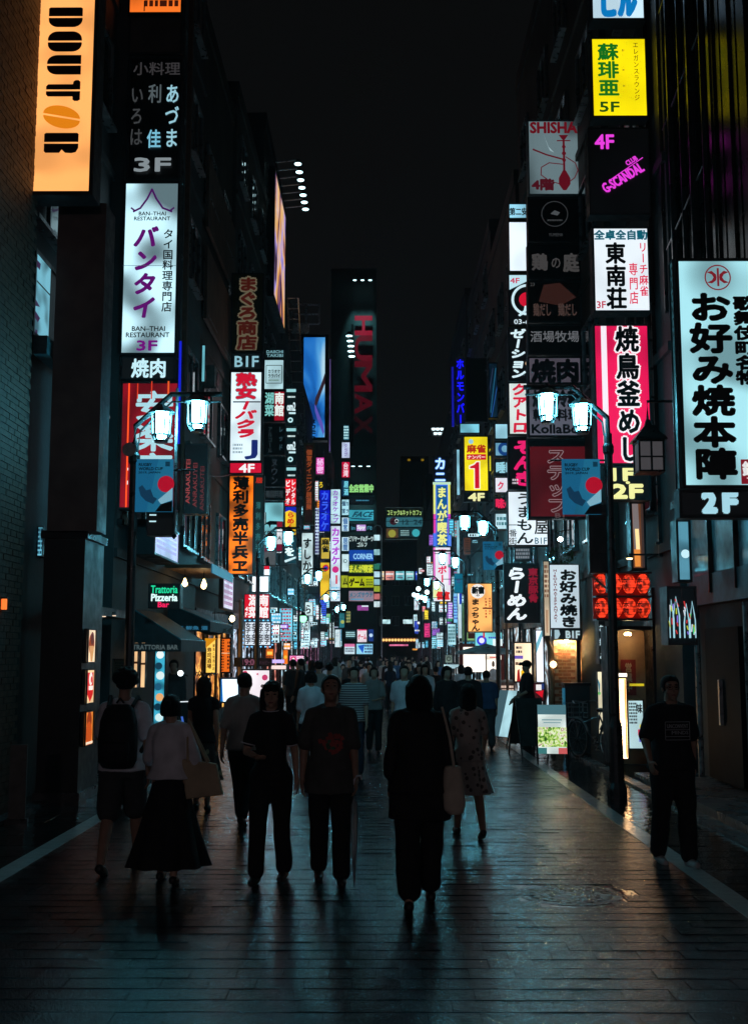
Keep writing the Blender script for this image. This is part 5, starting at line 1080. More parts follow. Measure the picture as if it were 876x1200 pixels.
def street_lamp(label, side, x, d, tall=4.55, banner=None):
    """side +1: post on the right of the street, arm reaching back over the street"""
    t = thing('street_lamp', label, 'street lamp', (x, d, 0), 0, 'twin lantern street lamps')
    s = -side
    MB().lathe([(.13, -.02), (.13, .12), (.10, .2), (.085, .9), (.062, 1.0), (.055, tall)], n=12).build('post', M_lamp, t)
    MB().tube([(0, 0, tall-.02), (0, 0, tall+.22), (s*.46, 0, tall+.64), (s*1.12, 0, tall+.64)], .035, 8).build('arm', M_lamp, t)
    MB().tube([(.05*s, 0, tall-.02), (.07*s, 0, tall+.16), (s*.47, 0, tall+.54), (s*1.10, 0, tall+.54)], .014, 6).build('inner_arm', M_lamp, t)
    MB().lathe([(.05, -.08), (.075, -.03), (.075, .05), (.05, .1)], (0, 0, tall-.22), 12).build('collar', M_lamp, t)
    lantern(t, (s*.34, 0, tall+.50)); MB().tube([(s*.34, 0, tall+.48), (s*.34, 0, tall+.58)], .012, 6).build('hanger', M_lamp, t)
    lantern(t, (s*.80, 0, tall+.64))
    MB().tube([(0, 0, tall-.36), (s*.78, 0, tall-.36)], .014, 6).build('banner_arm', M_lamp, t)
    return t
lp = []
street_lamp('twin lantern street lamp in front of the crimson restaurant sign', -1, P(157, 560, 14.3).x, 14.3)
street_lamp('twin lantern street lamp between the red step sign and the pink lightbox', 1, P(713, 560, 14.9).x, 14.9, 4.78)
x = P(157, 560, 14.3).x
pz = P(180, 600, 14.2).z
wB = P(203, 570, 14.25).x-P(159, 570, 14.25).x
rugby_banner('dim blue rugby event banner under the lanterns by the crimson sign', ((P(181, 570, 14.25).x), 14.25, P(181, 600, 14.25).z), wB, P(181, 538, 14.25).z-P(181, 600, 14.25).z)
wB = P(703, 570, 14.85).x-P(658, 570, 14.85).x
rugby_banner('blue rugby event banner overlapping the dim red step sign', ((P(680.5, 570, 14.85).x), 14.85, P(681, 603, 14.85).z), wB, P(681, 538, 14.85).z-P(681, 603, 14.85).z)
# drop pole carrying a black box by the left lamp
t = thing('drop_pole', 'thin pale pole hanging down by the crimson sign with a ball foot', 'pole', P(204, 628, 14.6)); MB().tube([(0, 0, 0), (0, 0, P(204, 455, 14.6).z-P(204, 628, 14.6).z)], .02, 8).build('pole', M_steel, t); MB().lathe([(.01, -.04), (.035, 0), (.01, .04)], n=10).build('ball_foot', M_black, t)
sign('black_box_sign', 'black hanging box with two small white bars', 'sign box', (172, 600, 203, 627), 14.7, (12, 14, 16), [('R', .1, .36, .1, .16, (190, 230, 240)), ('R', .1, .36, .38, .44, (190, 230, 240))], lit=True, strength=.5, frame=.01)
t = thing('loudspeaker', 'small grey round horn speaker on the lantern post', 'loudspeaker', P(153, 528, 14.1)); MB().lathe([(.09, -.08), (.085, -.07), (.05, .05), (.04, .12)], n=14, axis='y').build('horn', M_steel, t); MB().box(-.02, .02, .1, .22, -.02, .02).build('bracket', M_black, t)
# grey box sign hanging on right lamp post lower
t = thing('post_box', 'dark tapered metal box strapped to the lamp post below the banner', 'box', P(704, 640, 14.95)); MB().box(-.17, .12, -.06, .1, -.36, .55).build('box_body', M_dkpaint, t); MB().quad((-.17, -.061, -.36), (.12, -.061, -.62), (.12, .1, -.62), (-.17, .1, -.36)).box(.06, .12, -.06, .1, -.62, -.36).build('tapered_foot', M_dkpaint, t)
MB().box(-.14, .08, -.064, -.0605, -.1, .45).build('faded_label', mat('faded_label', (.07, .06, .06), .7), t)
where = [('in the pair beside the yellow mahjong lightbox', 1, 2.95, 28.4), ('beside the orange bar sign and grill house lightbox', -1, -3.25, 30.0), ('by the teal hanging banner past the yellow mahjong lightbox', 1, 3.05, 40.5), ('beside the tall black kana crab sign', -1, -3.3, 46), ('by the white lower manga cafe sign', 1, 3.05, 54), ('past the yellow and red disc sign', -1, -3.3, 62), ('near the kanji sign ringed by bulbs', 1, 3.05, 68), ('at the foot of the pink karaoke kana', -1, -3.3, 78)]
src = [o for o in COL.objects if o.name == 'street_lamp'][0]
srcR = [o for o in COL.objects if o.name == 'street_lamp.001'][0]
for lab, s, x, d in where:
    c = copy_tree(srcR if s > 0 else src); c.location = (x, d, .35); c['label'] = 'twin lantern street lamp '+lab
    c.location.z = 0
    if d > 30: c.scale = (1, 1, 1.02)
rugby_banner('blue rugby event banner hanging by the orange kana sign', (P(577, 650, 28.3).x, 28.3, P(577, 668, 28.3).z), .5, .72)
for lab, s_, x_ in (('fill lamp added unseen behind the viewer on the cafe side', -1, -3.1), ('fill lamp added unseen behind the viewer on the okonomiyaki side', 1, 3.05)):
    c = copy_tree(srcR if s_ > 0 else src); c.location = (x_, -13.5, 0); c['label'] = 'twin lantern '+lab  # unseen fill lamps added to light people's fronts, with their own colour and strength
    for ch in c.children:
        if ch.name.startswith('lamp_glass'): ch.data = ch.data.copy(); ch.data.materials[0] = E((250, 228, 236), 260.0, sample=True)
# four globe cluster
t = thing('globe_lamp', 'cluster of four white globe lights on one post over the far crowd', 'lamp', (P(493, 700, 78).x, 78, 0))
for px, py in ((485, 697), (490, 690), (494, 700), (500, 694)):
    p = P(px, py, 78)-t.location; MB().lathe([(.02, -.17), (.12, -.12), (.17, 0), (.12, .12), (.02, .17)], tuple(p), 12).build('globe', E((225, 250, 255), 3, sample=True), t)
    MB().tube([tuple(p+Vector((0, 0, -.15))), (0, 0, 4.9)], .03, 6).build('arm', M_lamp, t)
MB().tube([(0, 0, 0), (0, 0, 4.95)], .06, 8).build('post', M_lamp, t)
# starburst lamp and green ball on the right
t = thing('spot_lamp', 'small dazzling white spotlight over the white okonomiyaki banner', 'spotlight', P(656, 632, 24.6)); MB().lathe([(.06, 0), (.08, .04), (.06, .16)], n=12, axis='y').build('housing', M_black, t); MB().lathe([(.05, -.02), (.055, -.002)], n=12, axis='y').build('lens', E((220, 250, 255), 30, sample=True), t)
MB().tube([(0, .1, 0), (0, .3, .2), (.3, .3, .25)], .012, 6).build('arm', M_black, t)
t = thing('cedar_ball', 'round green leafy ball hanging under the dazzling spotlight', 'ornament', P(657, 651, 24.9))
Mleaf = mat('cedar_needles', (.09, .13, .05), .8, nscale=30, namt=.6); mb = MB(); r8 = random.Random(4)
for k in range(420):
    a = r8.uniform(0, 2*PI); z = r8.uniform(-1, 1); r = math.sqrt(1-z*z); p = Vector((r*math.cos(a), r*math.sin(a)*.8, z*.75))*.25
    q = Vector([r8.uniform(-.05, .05) for _ in range(3)]); s = Vector([r8.uniform(-.03, .03) for _ in range(3)])
    mb.quad(tuple(p), tuple(p+q), tuple(p*1.15+s))
mb.build('needles', Mleaf, t); MB().tube([(0, 0, .18), (0, 0, .5)], .01, 5).build('cord', M_black, t)
# cables
M_cable = mat('cable_rubber', (.012, .012, .012), .5)
def cable(label, a, b, sag, r=.012):
    a, b = Vector(a), Vector(b); t = thing('overhead_cable', label, 'cable', a)
    MB().tube([tuple((b-a)*f+Vector((0, 0, -4*sag*f*(1-f)))) for f in [k/16 for k in range(17)]], r, 5).build('wire', M_cable, t)
cable('thin black cable sagging from the dark block toward the manga cafe', (-4.4, 44, 8), (4.4, 52, 8.4), .7)
cable('thin black cable along the facades over the ramen sign', (4.3, 27.5, 6.8), (4.2, 60, 7.4), .5)
cable('thin black cable from the thai column to the hostess club sign', (-4.3, 18.8, 6.1), (-4.2, 31.5, 6.9), .5)

# ================================================================== RIGHT SHOPFRONT DETAILS
# red lantern rack
a, b2 = P(698, 700, 18.3), P(764, 700, 18.3); zt, zb = P(730, 670, 18.3).z, P(730, 727, 18.3).z
t = thing('lantern_rack', 'red backed wall rack for two rows of round paper lanterns', 'lantern rack', ((a.x+b2.x)/2, 18.45, zb)); w = b2.x-a.x; h = zt-zb
MB().box(-w/2, w/2, .16, .2, 0, h).build('backboard', mat('red_lacquer', (.35, .03, .02), .35), t)
for z in (0, h/2-.02, h-.03): MB().box(-w/2, w/2, -.14, .159, z, z+.03).build('shelf', mat('dark_lacquer', (.05, .01, .01), .4), t)
lbody = MB().lathe([(.040+.072*math.sin(PI*q/10)**.8, .31*q/10) for q in range(11)], n=18).mesh('paper', None)
nt_m = E((255, 64, 34), 1.0, .8, True, 16); lbody.materials.append(nt_m)
lcap = MB().lathe([(.055, -.012), (.055, .0)], n=14).mesh('cap', M_black); ltop = MB().lathe([(.055, .31), (.055, .325)], n=14).mesh('cap', M_black)
ribs = MB()
for z, r in ((.05, .095), (.09, .107), (.13, .1115), (.18, .1115), (.22, .107), (.26, .095)): ribs.lathe([(r-.002, z-.003), (r+.002, z), (r-.002, z+.003)], n=18)
lrib = ribs.mesh('rib', mat('lantern_rib', (.25, .03, .02), .6))
mbk, _ = vtext('本陣', 0, .11, .26, .05, -.116, .02)
lkan = mbk.mesh('lettering', mat('ink_black', (.01, .005, .005), .5))
for r_ in range(2):
    for k in range(4):
        l = thing('red_lantern', '%s glowing red paper lantern with black characters in the %s row' % (['leftmost', 'second', 'third', 'rightmost'][k], ['lower', 'upper'][r_]), 'lantern', (a.x+w*(k+.5)/4, 18.45, zb+.05+r_*h/2), -.75+random.uniform(-.1, .1), 'red paper lanterns in two rows')
        for nm, me in (('paper', lbody), ('cap', lcap), ('cap', ltop), ('rib', lrib), ('lettering', lkan)):
            o = bpy.data.objects.new(nm, me); link(o); o.parent = l
# entrance below lanterns: wooden interior
t = thing('shop_entrance', 'warm wooden restaurant entrance under the red lantern rack', 'entrance', (0, 0, 0))
M_wood = mat('warm_wood', (.34, .20, .11), .55, nscale=3)
ea, eb = P(717, 800, 18.9), P(764, 800, 18.9)
zt = P(740, 738, 18.9).z
MB().box(ea.x, eb.x, 19.4, 19.45, 0, zt).build('back_wall', M_wood, t)
MB().box(ea.x-.03, eb.x, 18.9, 19.45, zt+.001, zt+.06).build('ceiling_board', M_dkpaint, t)
MB().box(ea.x-.08, ea.x, 18.85, 19.4, 0, zt+.06).build('jamb', M_dkpaint, t)
MB().box(eb.x+.0, eb.x+.1, 18.8, 19.4, 0, zt+.7).build('jamb', M_black, t)
MB().lathe([(.02, .02), (.06, 0), (.05, -.03)], (ea.x+.32, 19.1, zt-.06), 12).build('ceiling_lamp', E((255, 220, 160), 50, sample=True), t)
MB().box(ea.x+.25, ea.x+.5, 19.38, 19.396, 1.15, 1.75).build('red_notice', mat('red_paper', (.25, .02, .02), .6), t)
mbk, _ = vtext('営業中', ea.x+.375, .12, 1.7, 1.2, 19.375, .04); mbk.build('lettering', mat('cream_ink', (.5, .4, .3), .6), t)
sign('yellow_strip', 'small bright yellow strip inside the warm entrance', 'sign', (737, 801, 754, 804), 19.0, (235, 210, 40), frame=0, dep=.02, strength=.9)
sign('menu_lightbox', 'tall warm white floor lightbox standing at the lantern entrance', 'lit sign', (719, 794, 735, 890), 17.6, (255, 200, 140), [('R', .1, .3, .02, .98, (255, 170, 90)), ('B', .45, .6, .06, .95, 22, (255, 240, 220)), ('R', .8, .9, .02, .98, (250, 160, 80))], strength=7, uneven=.5, scale=4, dep=.25, frame=.015)
sign('tube_light', 'bright white light tube lying over the warm floor lightbox', 'light', (718, 789, 734, 793), 17.6, (255, 235, 210), frame=0, dep=.1, strength=4.0)
sign('menu_board', 'white lit menu board with black writing just inside the lantern entrance', 'lit sign', (735, 820, 754, 878), 18.3, (190, 225, 230), [('B', .1, .6, .05, .5, 7, (30, 50, 60)), ('V', '味', .72, .4, .05, .3, (20, 30, 40), .04), ('R', .6, .95, .6, .72, (200, 40, 80)), ('R', .65, .95, .74, .85, (90, 90, 190)), ('R', .7, .95, .5, .57, (230, 220, 90))], strength=.95, uneven=.2, frame=.015)
sign('post_sign', 'slim black sign with white brush kana by the lamp post', 'lit sign', (701, 727, 708, 778), 19.5, (14, 18, 20), [('V', 'お好み', .5, .8, .02, .98, (200, 225, 230), .06)], strength=.6, frame=.005)
sign('glow_strip', 'slim white glowing floor sign beside the bicycle', 'lit sign', (700, 787, 706, 860), 20.2, (235, 225, 190), [('O', .3, .35, .3, (120, 200, 90), 0), ('P', [(.0, .1), (.5, .2), (.3, .4)], (60, 120, 140))], strength=1.1, frame=.005, dep=.15)
sign('upper_window', 'tall warm window strip over the lantern rack', 'window', (738, 588, 756, 668), 18.6, (120, 72, 44), [('P', [(.15, .0), (.55, .0), (.6, .55), (.5, .9), (.25, .9)], (120, 110, 110)), ('P', [(.3, .4), (.55, .4), (.6, .72), (.35, .7)], (255, 215, 150, 1.2)), ('P', [(.2, .7), (.6, .7), (.6, .95), (.25, .95)], (230, 140, 60)), ('R', .7, .95, 0, 1, (60, 44, 40))], strength=.6, uneven=.4)
t = thing('downlight', 'small warm downlight under the dark eave over the lanterns', 'downlight', P(737, 654, 18.2)); MB().lathe([(.05, .04), (.06, 0)], n=12).build('housing', M_black, t); MB().lathe([(.045, -.02), (.05, -.001)], n=12).build('lens', E((255, 225, 160), 5, sample=True), t)
MB().box(-.02, .5, -.02, .02, .041, .07).build('arm', M_black, t)
# brick entrance wall (bricks one by one)
a, b2 = P(649, 800, 25.2), P(677, 800, 25.2); zt = P(660, 750, 25.2).z
t = thing('brick_entrance_wall', 'warmly lit brick wall panel under the white okonomiyaki banner', 'wall', (a.x, 25.2, 0)); w = b2.x-a.x
MB().box(0, w, .0, .3, 0, zt).build('mortar_wall', mat('pale_mortar', (.60, .50, .38), .9), t)
Mb2 = mat('amber_brick', (.30, .13, .06), .75, nscale=11, namt=.5, bump=.4, bscale=60)
bme = MB().box(-.088, .088, -.018, -.001, .006, .064).mesh('brick', Mb2); cx = 0
for rw in range(int(zt/.075)):
    for c in range(4):
        x = .09+c*.19-(rw % 2)*.095
        if x < .0 or x+.06 > w: continue
        if x-.088 < 0: x = .09
        if x+.088 > w: x = w-.089
        o = bpy.data.objects.new('brick', bme); link(o); o.parent = t; o.location = (x, r4.uniform(-.003, .003), rw*.075+.005)
for xx in (-.06, w+.005): MB().box(xx, xx+.05, -.1, .3, 0, zt).build('jamb', M_wood if xx > 0 else M_black, t)
MB().box(-.06, w+.055, -.25, .3, zt+.002, zt+.08).build('lintel', M_black, t)
MB().lathe([(.03, .0), (.035, -.04)], (w*.5, -.16, zt+.0), 10).build('downlight', E((255, 205, 140), 900, sample=True), t)
t = thing('wooden_post', 'carved dark wooden post with a glowing round lamp beside the brick panel', 'post', (P(643, 800, 24.6).x, 24.6, 0))
MB().tube([(-.05, 0, 2.3), (.05, 0, 1.9), (.07, 0, 1.2), (.02, 0, .2), (.02, 0, 0)], .06, 8, r1=.04).build('trunk', M_wood, t)
MB().lathe([(.01, -.08), (.06, -.05), (.08, 0), (.06, .05), (.01, .08)], (.08, -.1, 1.62), 12).build('globe', E((255, 215, 160), 3, sample=True), t)
# bright shops further along the right
sign('shop_window', 'bright cream lit shop window with hung paper menus behind the capped man', 'shop window', (601, 752, 624, 800), 27.2, (255, 226, 190), [('B', .15, .45, .1, .3, 2, (60, 50, 50)), ('R', 0, .5, .34, .42, (110, 90, 190)), ('P', [(.2, .7), (.3, .66), (.35, 1), (.15, 1)], (170, 30, 30)), ('P', [(.38, .72), (.6, .62), (.62, .95), (.4, 1)], (245, 190, 20)), ('B', .1, .6, .48, .6, 1, (120, 90, 70))], strength=1.35, uneven=.2)
sign('white_window', 'tall white glowing window beside the capped man', 'shop window', (627, 738, 637, 800), 26.4, (235, 240, 255), [('P', [(.0, .3), (.8, .0), (.9, .1), (.1, .45)], (120, 190, 210))], strength=1.3, uneven=.15, frame=.02)
sign('red_poster_board', 'small board with white square and red shapes under the white window', 'board', (622, 800, 638, 822), 25.6, (60, 16, 22), [('R', .35, .75, .1, .4, (240, 235, 235)), ('P', [(.3, .5), (.9, .4), (.8, .8)], (215, 20, 40)), ('R', .75, 1, 0, .35, (40, 60, 120))], strength=.9, frame=.02)
# food stall with parasol
sx = P(566, 800, 34).x
t = thing('food_stall', 'red and white food stall counter with a glowing serving window', 'stall', (sx, 34, 0))
MB().box(-.65, .95, 0, .9, 0, 1.0).build('counter', mat('pink_counter', (.35, .17, .13), .5), t)
MB().box(-.7, 1.0, -.08, .95, 1.002, 1.06).build('counter_top', mat('cream_top', (.5, .42, .36), .4), t)
MB().box(-.55, .55, .55, .56, 1.3, 2.05).build('serving_window', E((255, 240, 225), 1.5, sample=True), t)
MB().box(-.68, -.56, .5, .6, 1.062, 2.15).box(.56, .68, .5, .6, 1.062, 2.15).box(-.56, .56, .5, .6, 2.052, 2.15).build('window_frame', mat('red_frame', (.35, .05, .04), .5), t)
marks(t, 2, 1, [('B', .2, .95, .08+.0, .3, 2, (230, 200, 180)), ('B', .25, .9, .5, .9, 3, (150, 110, 60))], -.006)
sign('stall_sign', 'small stall sign with blue oval, red and white print above the parasol', 'lit sign', (556, 741, 588, 757), 33.6, (120, 210, 215), [('O', .25, .6, .18, (60, 60, 210), 0), ('O', .25, .6, .1, (240, 240, 255), 0), ('R', .3, .36, 0, .4, (220, 30, 30)), ('B', .5, .95, .3, .5, 1, (60, 60, 190)), ('R', .65, 1, .5, 1, (235, 250, 250))], frame=.01, dep=.2)
sign('stall_menu_strip', 'cream and red menu strip right below the parasol', 'lit sign', (568, 768, 587, 773), 33.7, (255, 240, 220), [('B', .3, .9, .2, .8, 1, (210, 40, 20))], frame=0, dep=.05, strength=1.1)
t = thing('parasol', 'grey stall parasol with a dark red star and scalloped fringe', 'parasol', (sx+.0, 33.0, 0))
mb = MB(); n = 8; R1 = .95; zc = 2.14; zr = 1.90
for j in range(n):
    a, b_ = 2*PI*(j+.5)/n, 2*PI*(j+1.5)/n
    A = (R1*math.cos(a), R1*math.sin(a), zr); B = (R1*math.cos(b_), R1*math.sin(b_), zr)
    mb.quad(A, B, (0, 0, zc)); mb.quad((A[0], A[1], A[2]-.07), (B[0], B[1], B[2]-.07), B, A)
mb.build('canopy', mat('grey_canvas', (.28, .30, .31), .8), t)
MB().tube([(0, 0, 0), (0, 0, zc+.05)], .02, 6).build('pole', M_steel, t)
mb = MB(); st = [((.10 if k % 2 == 0 else .042)*math.sin(PI*k/5), (.10 if k % 2 == 0 else .042)*math.cos(PI*k/5)) for k in range(10)]
mb.quad(*[(x, -.52-z*.9+.0, 2.012+z*.26+.012) for x, z in reversed(st)]); mb.build('star', mat('star_red', (.2, .02, .02), .6), t)
sign('framed_photo', 'white framed lit photo beside the food stall', 'lit sign', (534, 782, 551, 802), 32, (210, 220, 225), [('R', .15, .85, .2, .8, (70, 40, 30)), ('R', .45, .7, .3, .6, (240, 120, 30))], frame=.02)
t = thing('bollard_post', 'slim rusty orange pole beside the capped man', 'pole', (P(594, 800, 30).x, 30, 0)); MB().tube([(0, 0, 0), (0, 0, 2.9)], .035, 8).build('pole', mat('orange_paint', (.28, .12, .06), .5), t)

# A-boards
def aboard(label, px, d, rz, w, h, face, items, dark=False, z=.18):
    t = thing('sandwich_board', label, 'signboard', (P(px, 850, d).x, d, 0), rz)
    for s, lean in ((-1, .16), (1, .16)):
        for q in (-1, 1):
            MB().tube([(q*w/2, s*.34, 0), (q*w/2, s*.03, h+z)], .016, 6).build('leg', M_black, t)
    R = lambda x, zz, e=0: (x, -.34+.31*(zz/(h+z))-.012-e, zz)
    MB().quad(R(-w/2+.015, z), R(w/2-.015, z), R(w/2-.015, z+h), R(-w/2+.015, z+h)).build('panel', E(face, 1.0, .3, True, 3) if not dark else mat('dark_board', (.03, .04, .04), .3), t)
    MB().quad((-w/2, .34-.31*(z/(h+z)), z), (-w/2, .03, h+z), (w/2, .03, h+z), (w/2, .34-.31*(z/(h+z)), z)).build('back_panel', M_dkpaint, t)
    for it in items:
        k, x0, x1, y0, y1, c = it; mb = MB(); Z = lambda f: z+h*(1-f); X = lambda f: (f-.5)*w*.96
        if k == 'R': mb.quad(R(X(x0), Z(y1), .003), R(X(x1), Z(y1), .003), R(X(x1), Z(y0), .003), R(X(x0), Z(y0), .003)); nm = 'colour_field'
        if k == 'G':
            mb.quad(R(X(x0), Z(y1), .003), R(X(x1), Z(y1), .003), R(X(x1), Z(y0), .003), R(X(x0), Z(y0), .003)); mb.build('picture', interior('salad_picture', [(30, 60, 20), (110, 170, 50), (200, 225, 120), (240, 245, 225), (150, 60, 40)], 1.0, (14, 14, 11)), t); continue
        if k == 'N':
            r5 = random.Random(9); nm = 'picture'
            for _ in range(70):
                x = r5.uniform(x0, x1); y = r5.uniform(y0, y1); s = .04
                mb.quad(R(X(x), Z(y+s), .004), R(X(x+s), Z(y+s*.6), .004), R(X(x+s*.6), Z(y-.01), .004))
        if k == 'T': 
            m2, _ = htext(c[1], X(x0), X(x1), Z(y0), Z(y1), 0, .03); nm = 'lettering'
            mb.v = [R(q[0], q[2], .004) for q in m2.v]; mb.f = m2.f; c = c[0]
        q_ = mb.build(nm, paint(c), t)
        if nm == 'picture': q_['kind'] = 'stuff'
    return t
aboard('lit sandwich board with green picture by the bicycle', 646, 19.6, -.12, .50, .80, (225, 240, 235), [('R', 0, 1, 0, .2, (70, 110, 120)), ('G', 0, 1, .46, .86, (120, 180, 60)), ('R', .7, 1, .88, 1, (200, 90, 90)), ('R', 0, .3, .88, 1, (60, 120, 120)), ('R', .15, .85, .3, .32, (90, 140, 150)), ('R', .2, .8, .36, .375, (90, 140, 150))])
aboard('tall white edged sandwich board turned sideways beside the capped man', 598, 23.5, -1.05, .62, .92, (170, 215, 225), [('R', .0, .5, .0, 1, (60, 90, 100))])
aboard('dark open sandwich board frame between the capped man and lit board', 618, 21.2, .25, .5, .85, None, [], dark=True)
t = aboard('pale framed menu board leaning by the pizzeria display', 216, 19.9, .9, .5, .85, None, [('R', .05, .95, .0, .02, (230, 240, 245)), ('R', .1, .2, .3, .5, (60, 100, 190)), ('R', .15, .9, .6, .62, (120, 130, 130))], dark=True)
t = thing('board_lamp', 'small white clip lamp over the leaning menu board', 'clip lamp', P(211, 789, 19.6)); MB().lathe([(.04, 0), (.05, .05)], n=10, axis='y').build('lens', E((235, 250, 255), 4, sample=True), t); MB().tube([(0, .05, 0), (.12, .1, -.05)], .01, 5).build('arm', M_black, t)
t = thing('tall_dark_board', 'tall narrow unlit board standing by the brick building kerb', 'board', (P(22, 900, 12.7).x, 12.7, 0), .2); MB().box(-.09, .09, -.03, .03, 0, .85).build('board', mat('grey_board', (.07, .065, .06), .5), t); MB().box(-.12, .12, -.08, .08, -.001, .05).build('foot', M_black, t)
t = thing('dark_utility_cabinet', 'dark upright cabinet with blue edge between lit board and bicycle', 'cabinet', (P(676, 850, 21.6).x, 21.6, 0)); MB().box(-.22, .25, 0, .3, 0, 1.25).build('body', M_dkpaint, t); MB().box(-.26, -.222, -.02, .1, .2, 1.2).build('blue_edge', E((40, 110, 140), .6), t); MB().box(-.24, .27, -.02, .32, 1.251, 1.3).build('lid', M_black, t)

# bicycle
def bicycle():
    t = thing('bicycle', 'dark parked bicycle leaning at the post beside the glowing strip', 'bicycle', (3.72, 20.0, 0), PI/2+.38)
    for x, nm in ((-.52, 'wheel'), (.52, 'wheel')):
        w = MB(); n = 28; R = .33; r = .018
        for j in range(n):
            a, b_ = 2*PI*j/n, 2*PI*(j+1)/n
            w.tube([(x+R*math.cos(a), 0, .35+R*math.sin(a)), (x+R*math.cos(b_), 0, .35+R*math.sin(b_))], r, 6, False)
        W = w.build(nm, mat('tyre', (.02, .02, .02), .7), t)
        rim = MB()
        for j in range(n):
            a, b_ = 2*PI*j/n, 2*PI*(j+1)/n
            rim.tube([(x+.30*math.cos(a), 0, .35+.30*math.sin(a)), (x+.30*math.cos(b_), 0, .35+.30*math.sin(b_))], .01, 5, False)
        rim.build('rim', M_steel, W)
        sp = MB()
        for j in range(14): sp.tube([(x, .02*(-1)**j, .35), (x+.3*math.cos(2*PI*j/14), 0, .35+.3*math.sin(2*PI*j/14))], .002, 3, False)
        sp.tube([(x, -.05, .35), (x, .05, .35)], .02, 8).build('spoke', M_steel, W)
        f = MB()
        for j in range(3, 14): f.tube([(x+.36*math.cos(PI*j/16), 0, .35+.36*math.sin(PI*j/16)), (x+.36*math.cos(PI*(j+1)/16), 0, .35+.36*math.sin(PI*(j+1)/16))], .022, 5, False)
        f.build('mudguard', M_steel, t)
    fr = MB(); bb = (-.08, 0, .30); st = (-.2, 0, .78); hd = (.34, 0, .82); hl = (.38, 0, .62)
    for a, b_ in ((bb, st), (bb, hl), (st, hl), (bb, (-.52, 0, .35)), (st, (-.52, 0, .35)), (hd, hl), (hl, (.52, 0, .35))): fr.tube([a, b_], .016, 6)
    fr.build('frame', mat('bike_paint', (.03, .04, .05), .3, .3), t)
    MB().tube([(.34, 0, .82), (.33, 0, .98)], .014, 6).tube([(.16, -.27, .98), (.3, -.22, 1.02), (.33, 0, 1.0), (.3, .22, 1.02), (.16, .27, .98)], .012, 6).build('handlebar', M_steel, t)
    MB().lathe([(.02, .0), (.10, .02), (.09, .06), (.02, .08)], (-.24, 0, .84), 12, sx=1.3, sy=.8).build('saddle', M_black, t)
    MB().tube([(-.2, 0, .78), (-.23, 0, .86)], .012, 6).build('seat_post', M_steel, t)
    MB().lathe([(.05, -.01), (.05, .01)], (-.08, 0, .30), 12, 'y').tube([(-.08, -.06, .30), (.04, -.06, .18), (.04, -.14, .18)], .01, 5).tube([(-.08, .06, .30), (-.2, .06, .42), (-.2, .14, .42)], .01, 5).build('crank', M_steel, t)
    bk = MB()
    for z in (.72, .80, .90, .97):
        bk.tube([(.42, -.15, z), (.72, -.17, z), (.72, .17, z), (.42, .15, z), (.42, -.15, z)], .005, 4)
    for x, y in ((.42, -.15), (.57, -.16), (.72, -.17), (.72, 0), (.72, .17), (.57, .16), (.42, .15)): bk.tube([(x, y, .72), (x, y, .97)], .004, 4)
    bk.build('basket', M_steel, t)
    MB().lathe([(.03, 0), (.045, .05)], (.60, 0, .66), 10, 'x').build('headlight', M_steel, t)
bicycle()

# ================================================================== LEFT SHOPFRONT DETAILS
M_awn = mat('dark_awning_canvas', (.03, .045, .05), .6, nscale=5)
def awning(label, xw, xo, y0, y1, zt, zb, text=None, col=(60, 120, 140)):
    t = thing('awning', label, 'awning', (xw, (y0+y1)/2, zb)); L_ = (y1-y0)/2; o = xo-xw; h = zt-zb
    MB().quad((0, -L_, h), (o, -L_, 0), (o, L_, 0), (0, L_, h)).quad((0, -L_, h-.02), (0, L_, h-.02), (o, L_, -.02), (o, -L_, -.02)).build('canopy', M_awn, t)
    MB().quad((0, -L_, h), (0, -L_, -.05), (o, -L_, -.05), (o, -L_, 0)).build('side_panel', M_awn, t)
    MB().box(o, o+.01, -L_, L_, -.2, 0).build('valance', M_awn, t)
    MB().box(0, o, -L_-.01, -L_-.002, -.2, -.052).build('front_valance', M_awn, t)
    MB().tube([(0, -L_, h+.01), (o, -L_, .01)], .015, 6).build('edge_rail', mat('teal_trim', (.1, .35, .42), .3, .4), t)
    MB().tube([(o, -L_, .01), (o, L_, .01)], .012, 6).build('front_rail', M_steel, t)
    if text:
        m2, _ = htext(text, .08*o, .95*o, -.085, -.165, -L_-.012, .04); m2.build('lettering', paint(col), t)
    return t
awning('dark teal awning sloping beside the pizzeria neon sign', -4.38, -3.48, 19.8, 22.6, P(160, 712, 19.8).z, P(212, 750, 19.8).z, 'TRATTORIA BAR', (70, 84, 86))
awning('second dark awning with blue lettering further along', -4.38, -3.5, 23.3, 27, P(205, 708, 23.5).z, P(253, 729, 23.5).z, '寿司 鮮魚 酒', (40, 100, 130))
t = thing('shop_canopy', 'flat dark shop canopy with glowing warm bulbs over the second awning', 'canopy', (-4.4, 24.6, P(230, 700, 24).z)); 
MB().box(0, .95, -1.6, 1.6, .55, .62).build('canopy_board', M_wood, t); MB().box(.952, .98, -1.62, 1.62, .45, .64).build('cyan_edge', E((60, 130, 160), .5), t)
for y, x in ((-1.2, .35), (-.9, .7), (-.3, .6)): MB().lathe([(.01, -.06), (.05, -.03), (.06, 0), (.04, .05), (.015, .12)], (x, y, .25), 12).build('bulb', E((255, 215, 150), 7, sample=True), t); MB().tube([(x, y, .37), (x, y, .549)], .006, 4).build('cord', M_black, t)
sign_at('lit_sign_box', 'white violet lit panel seen edge-on past the second awning', 'lit sign', (-3.9, 29, P(250, 715, 29).z), 2.0, .9, .1, PI/2, (225, 215, 235), [('B', .1, .9, .1, .9, 5, (150, 80, 130))], strength=.9)
t = thing('fish_ornament', 'pale painted fish figure hanging over the yellow menu sign', 'ornament', P(251, 739, 25.4))
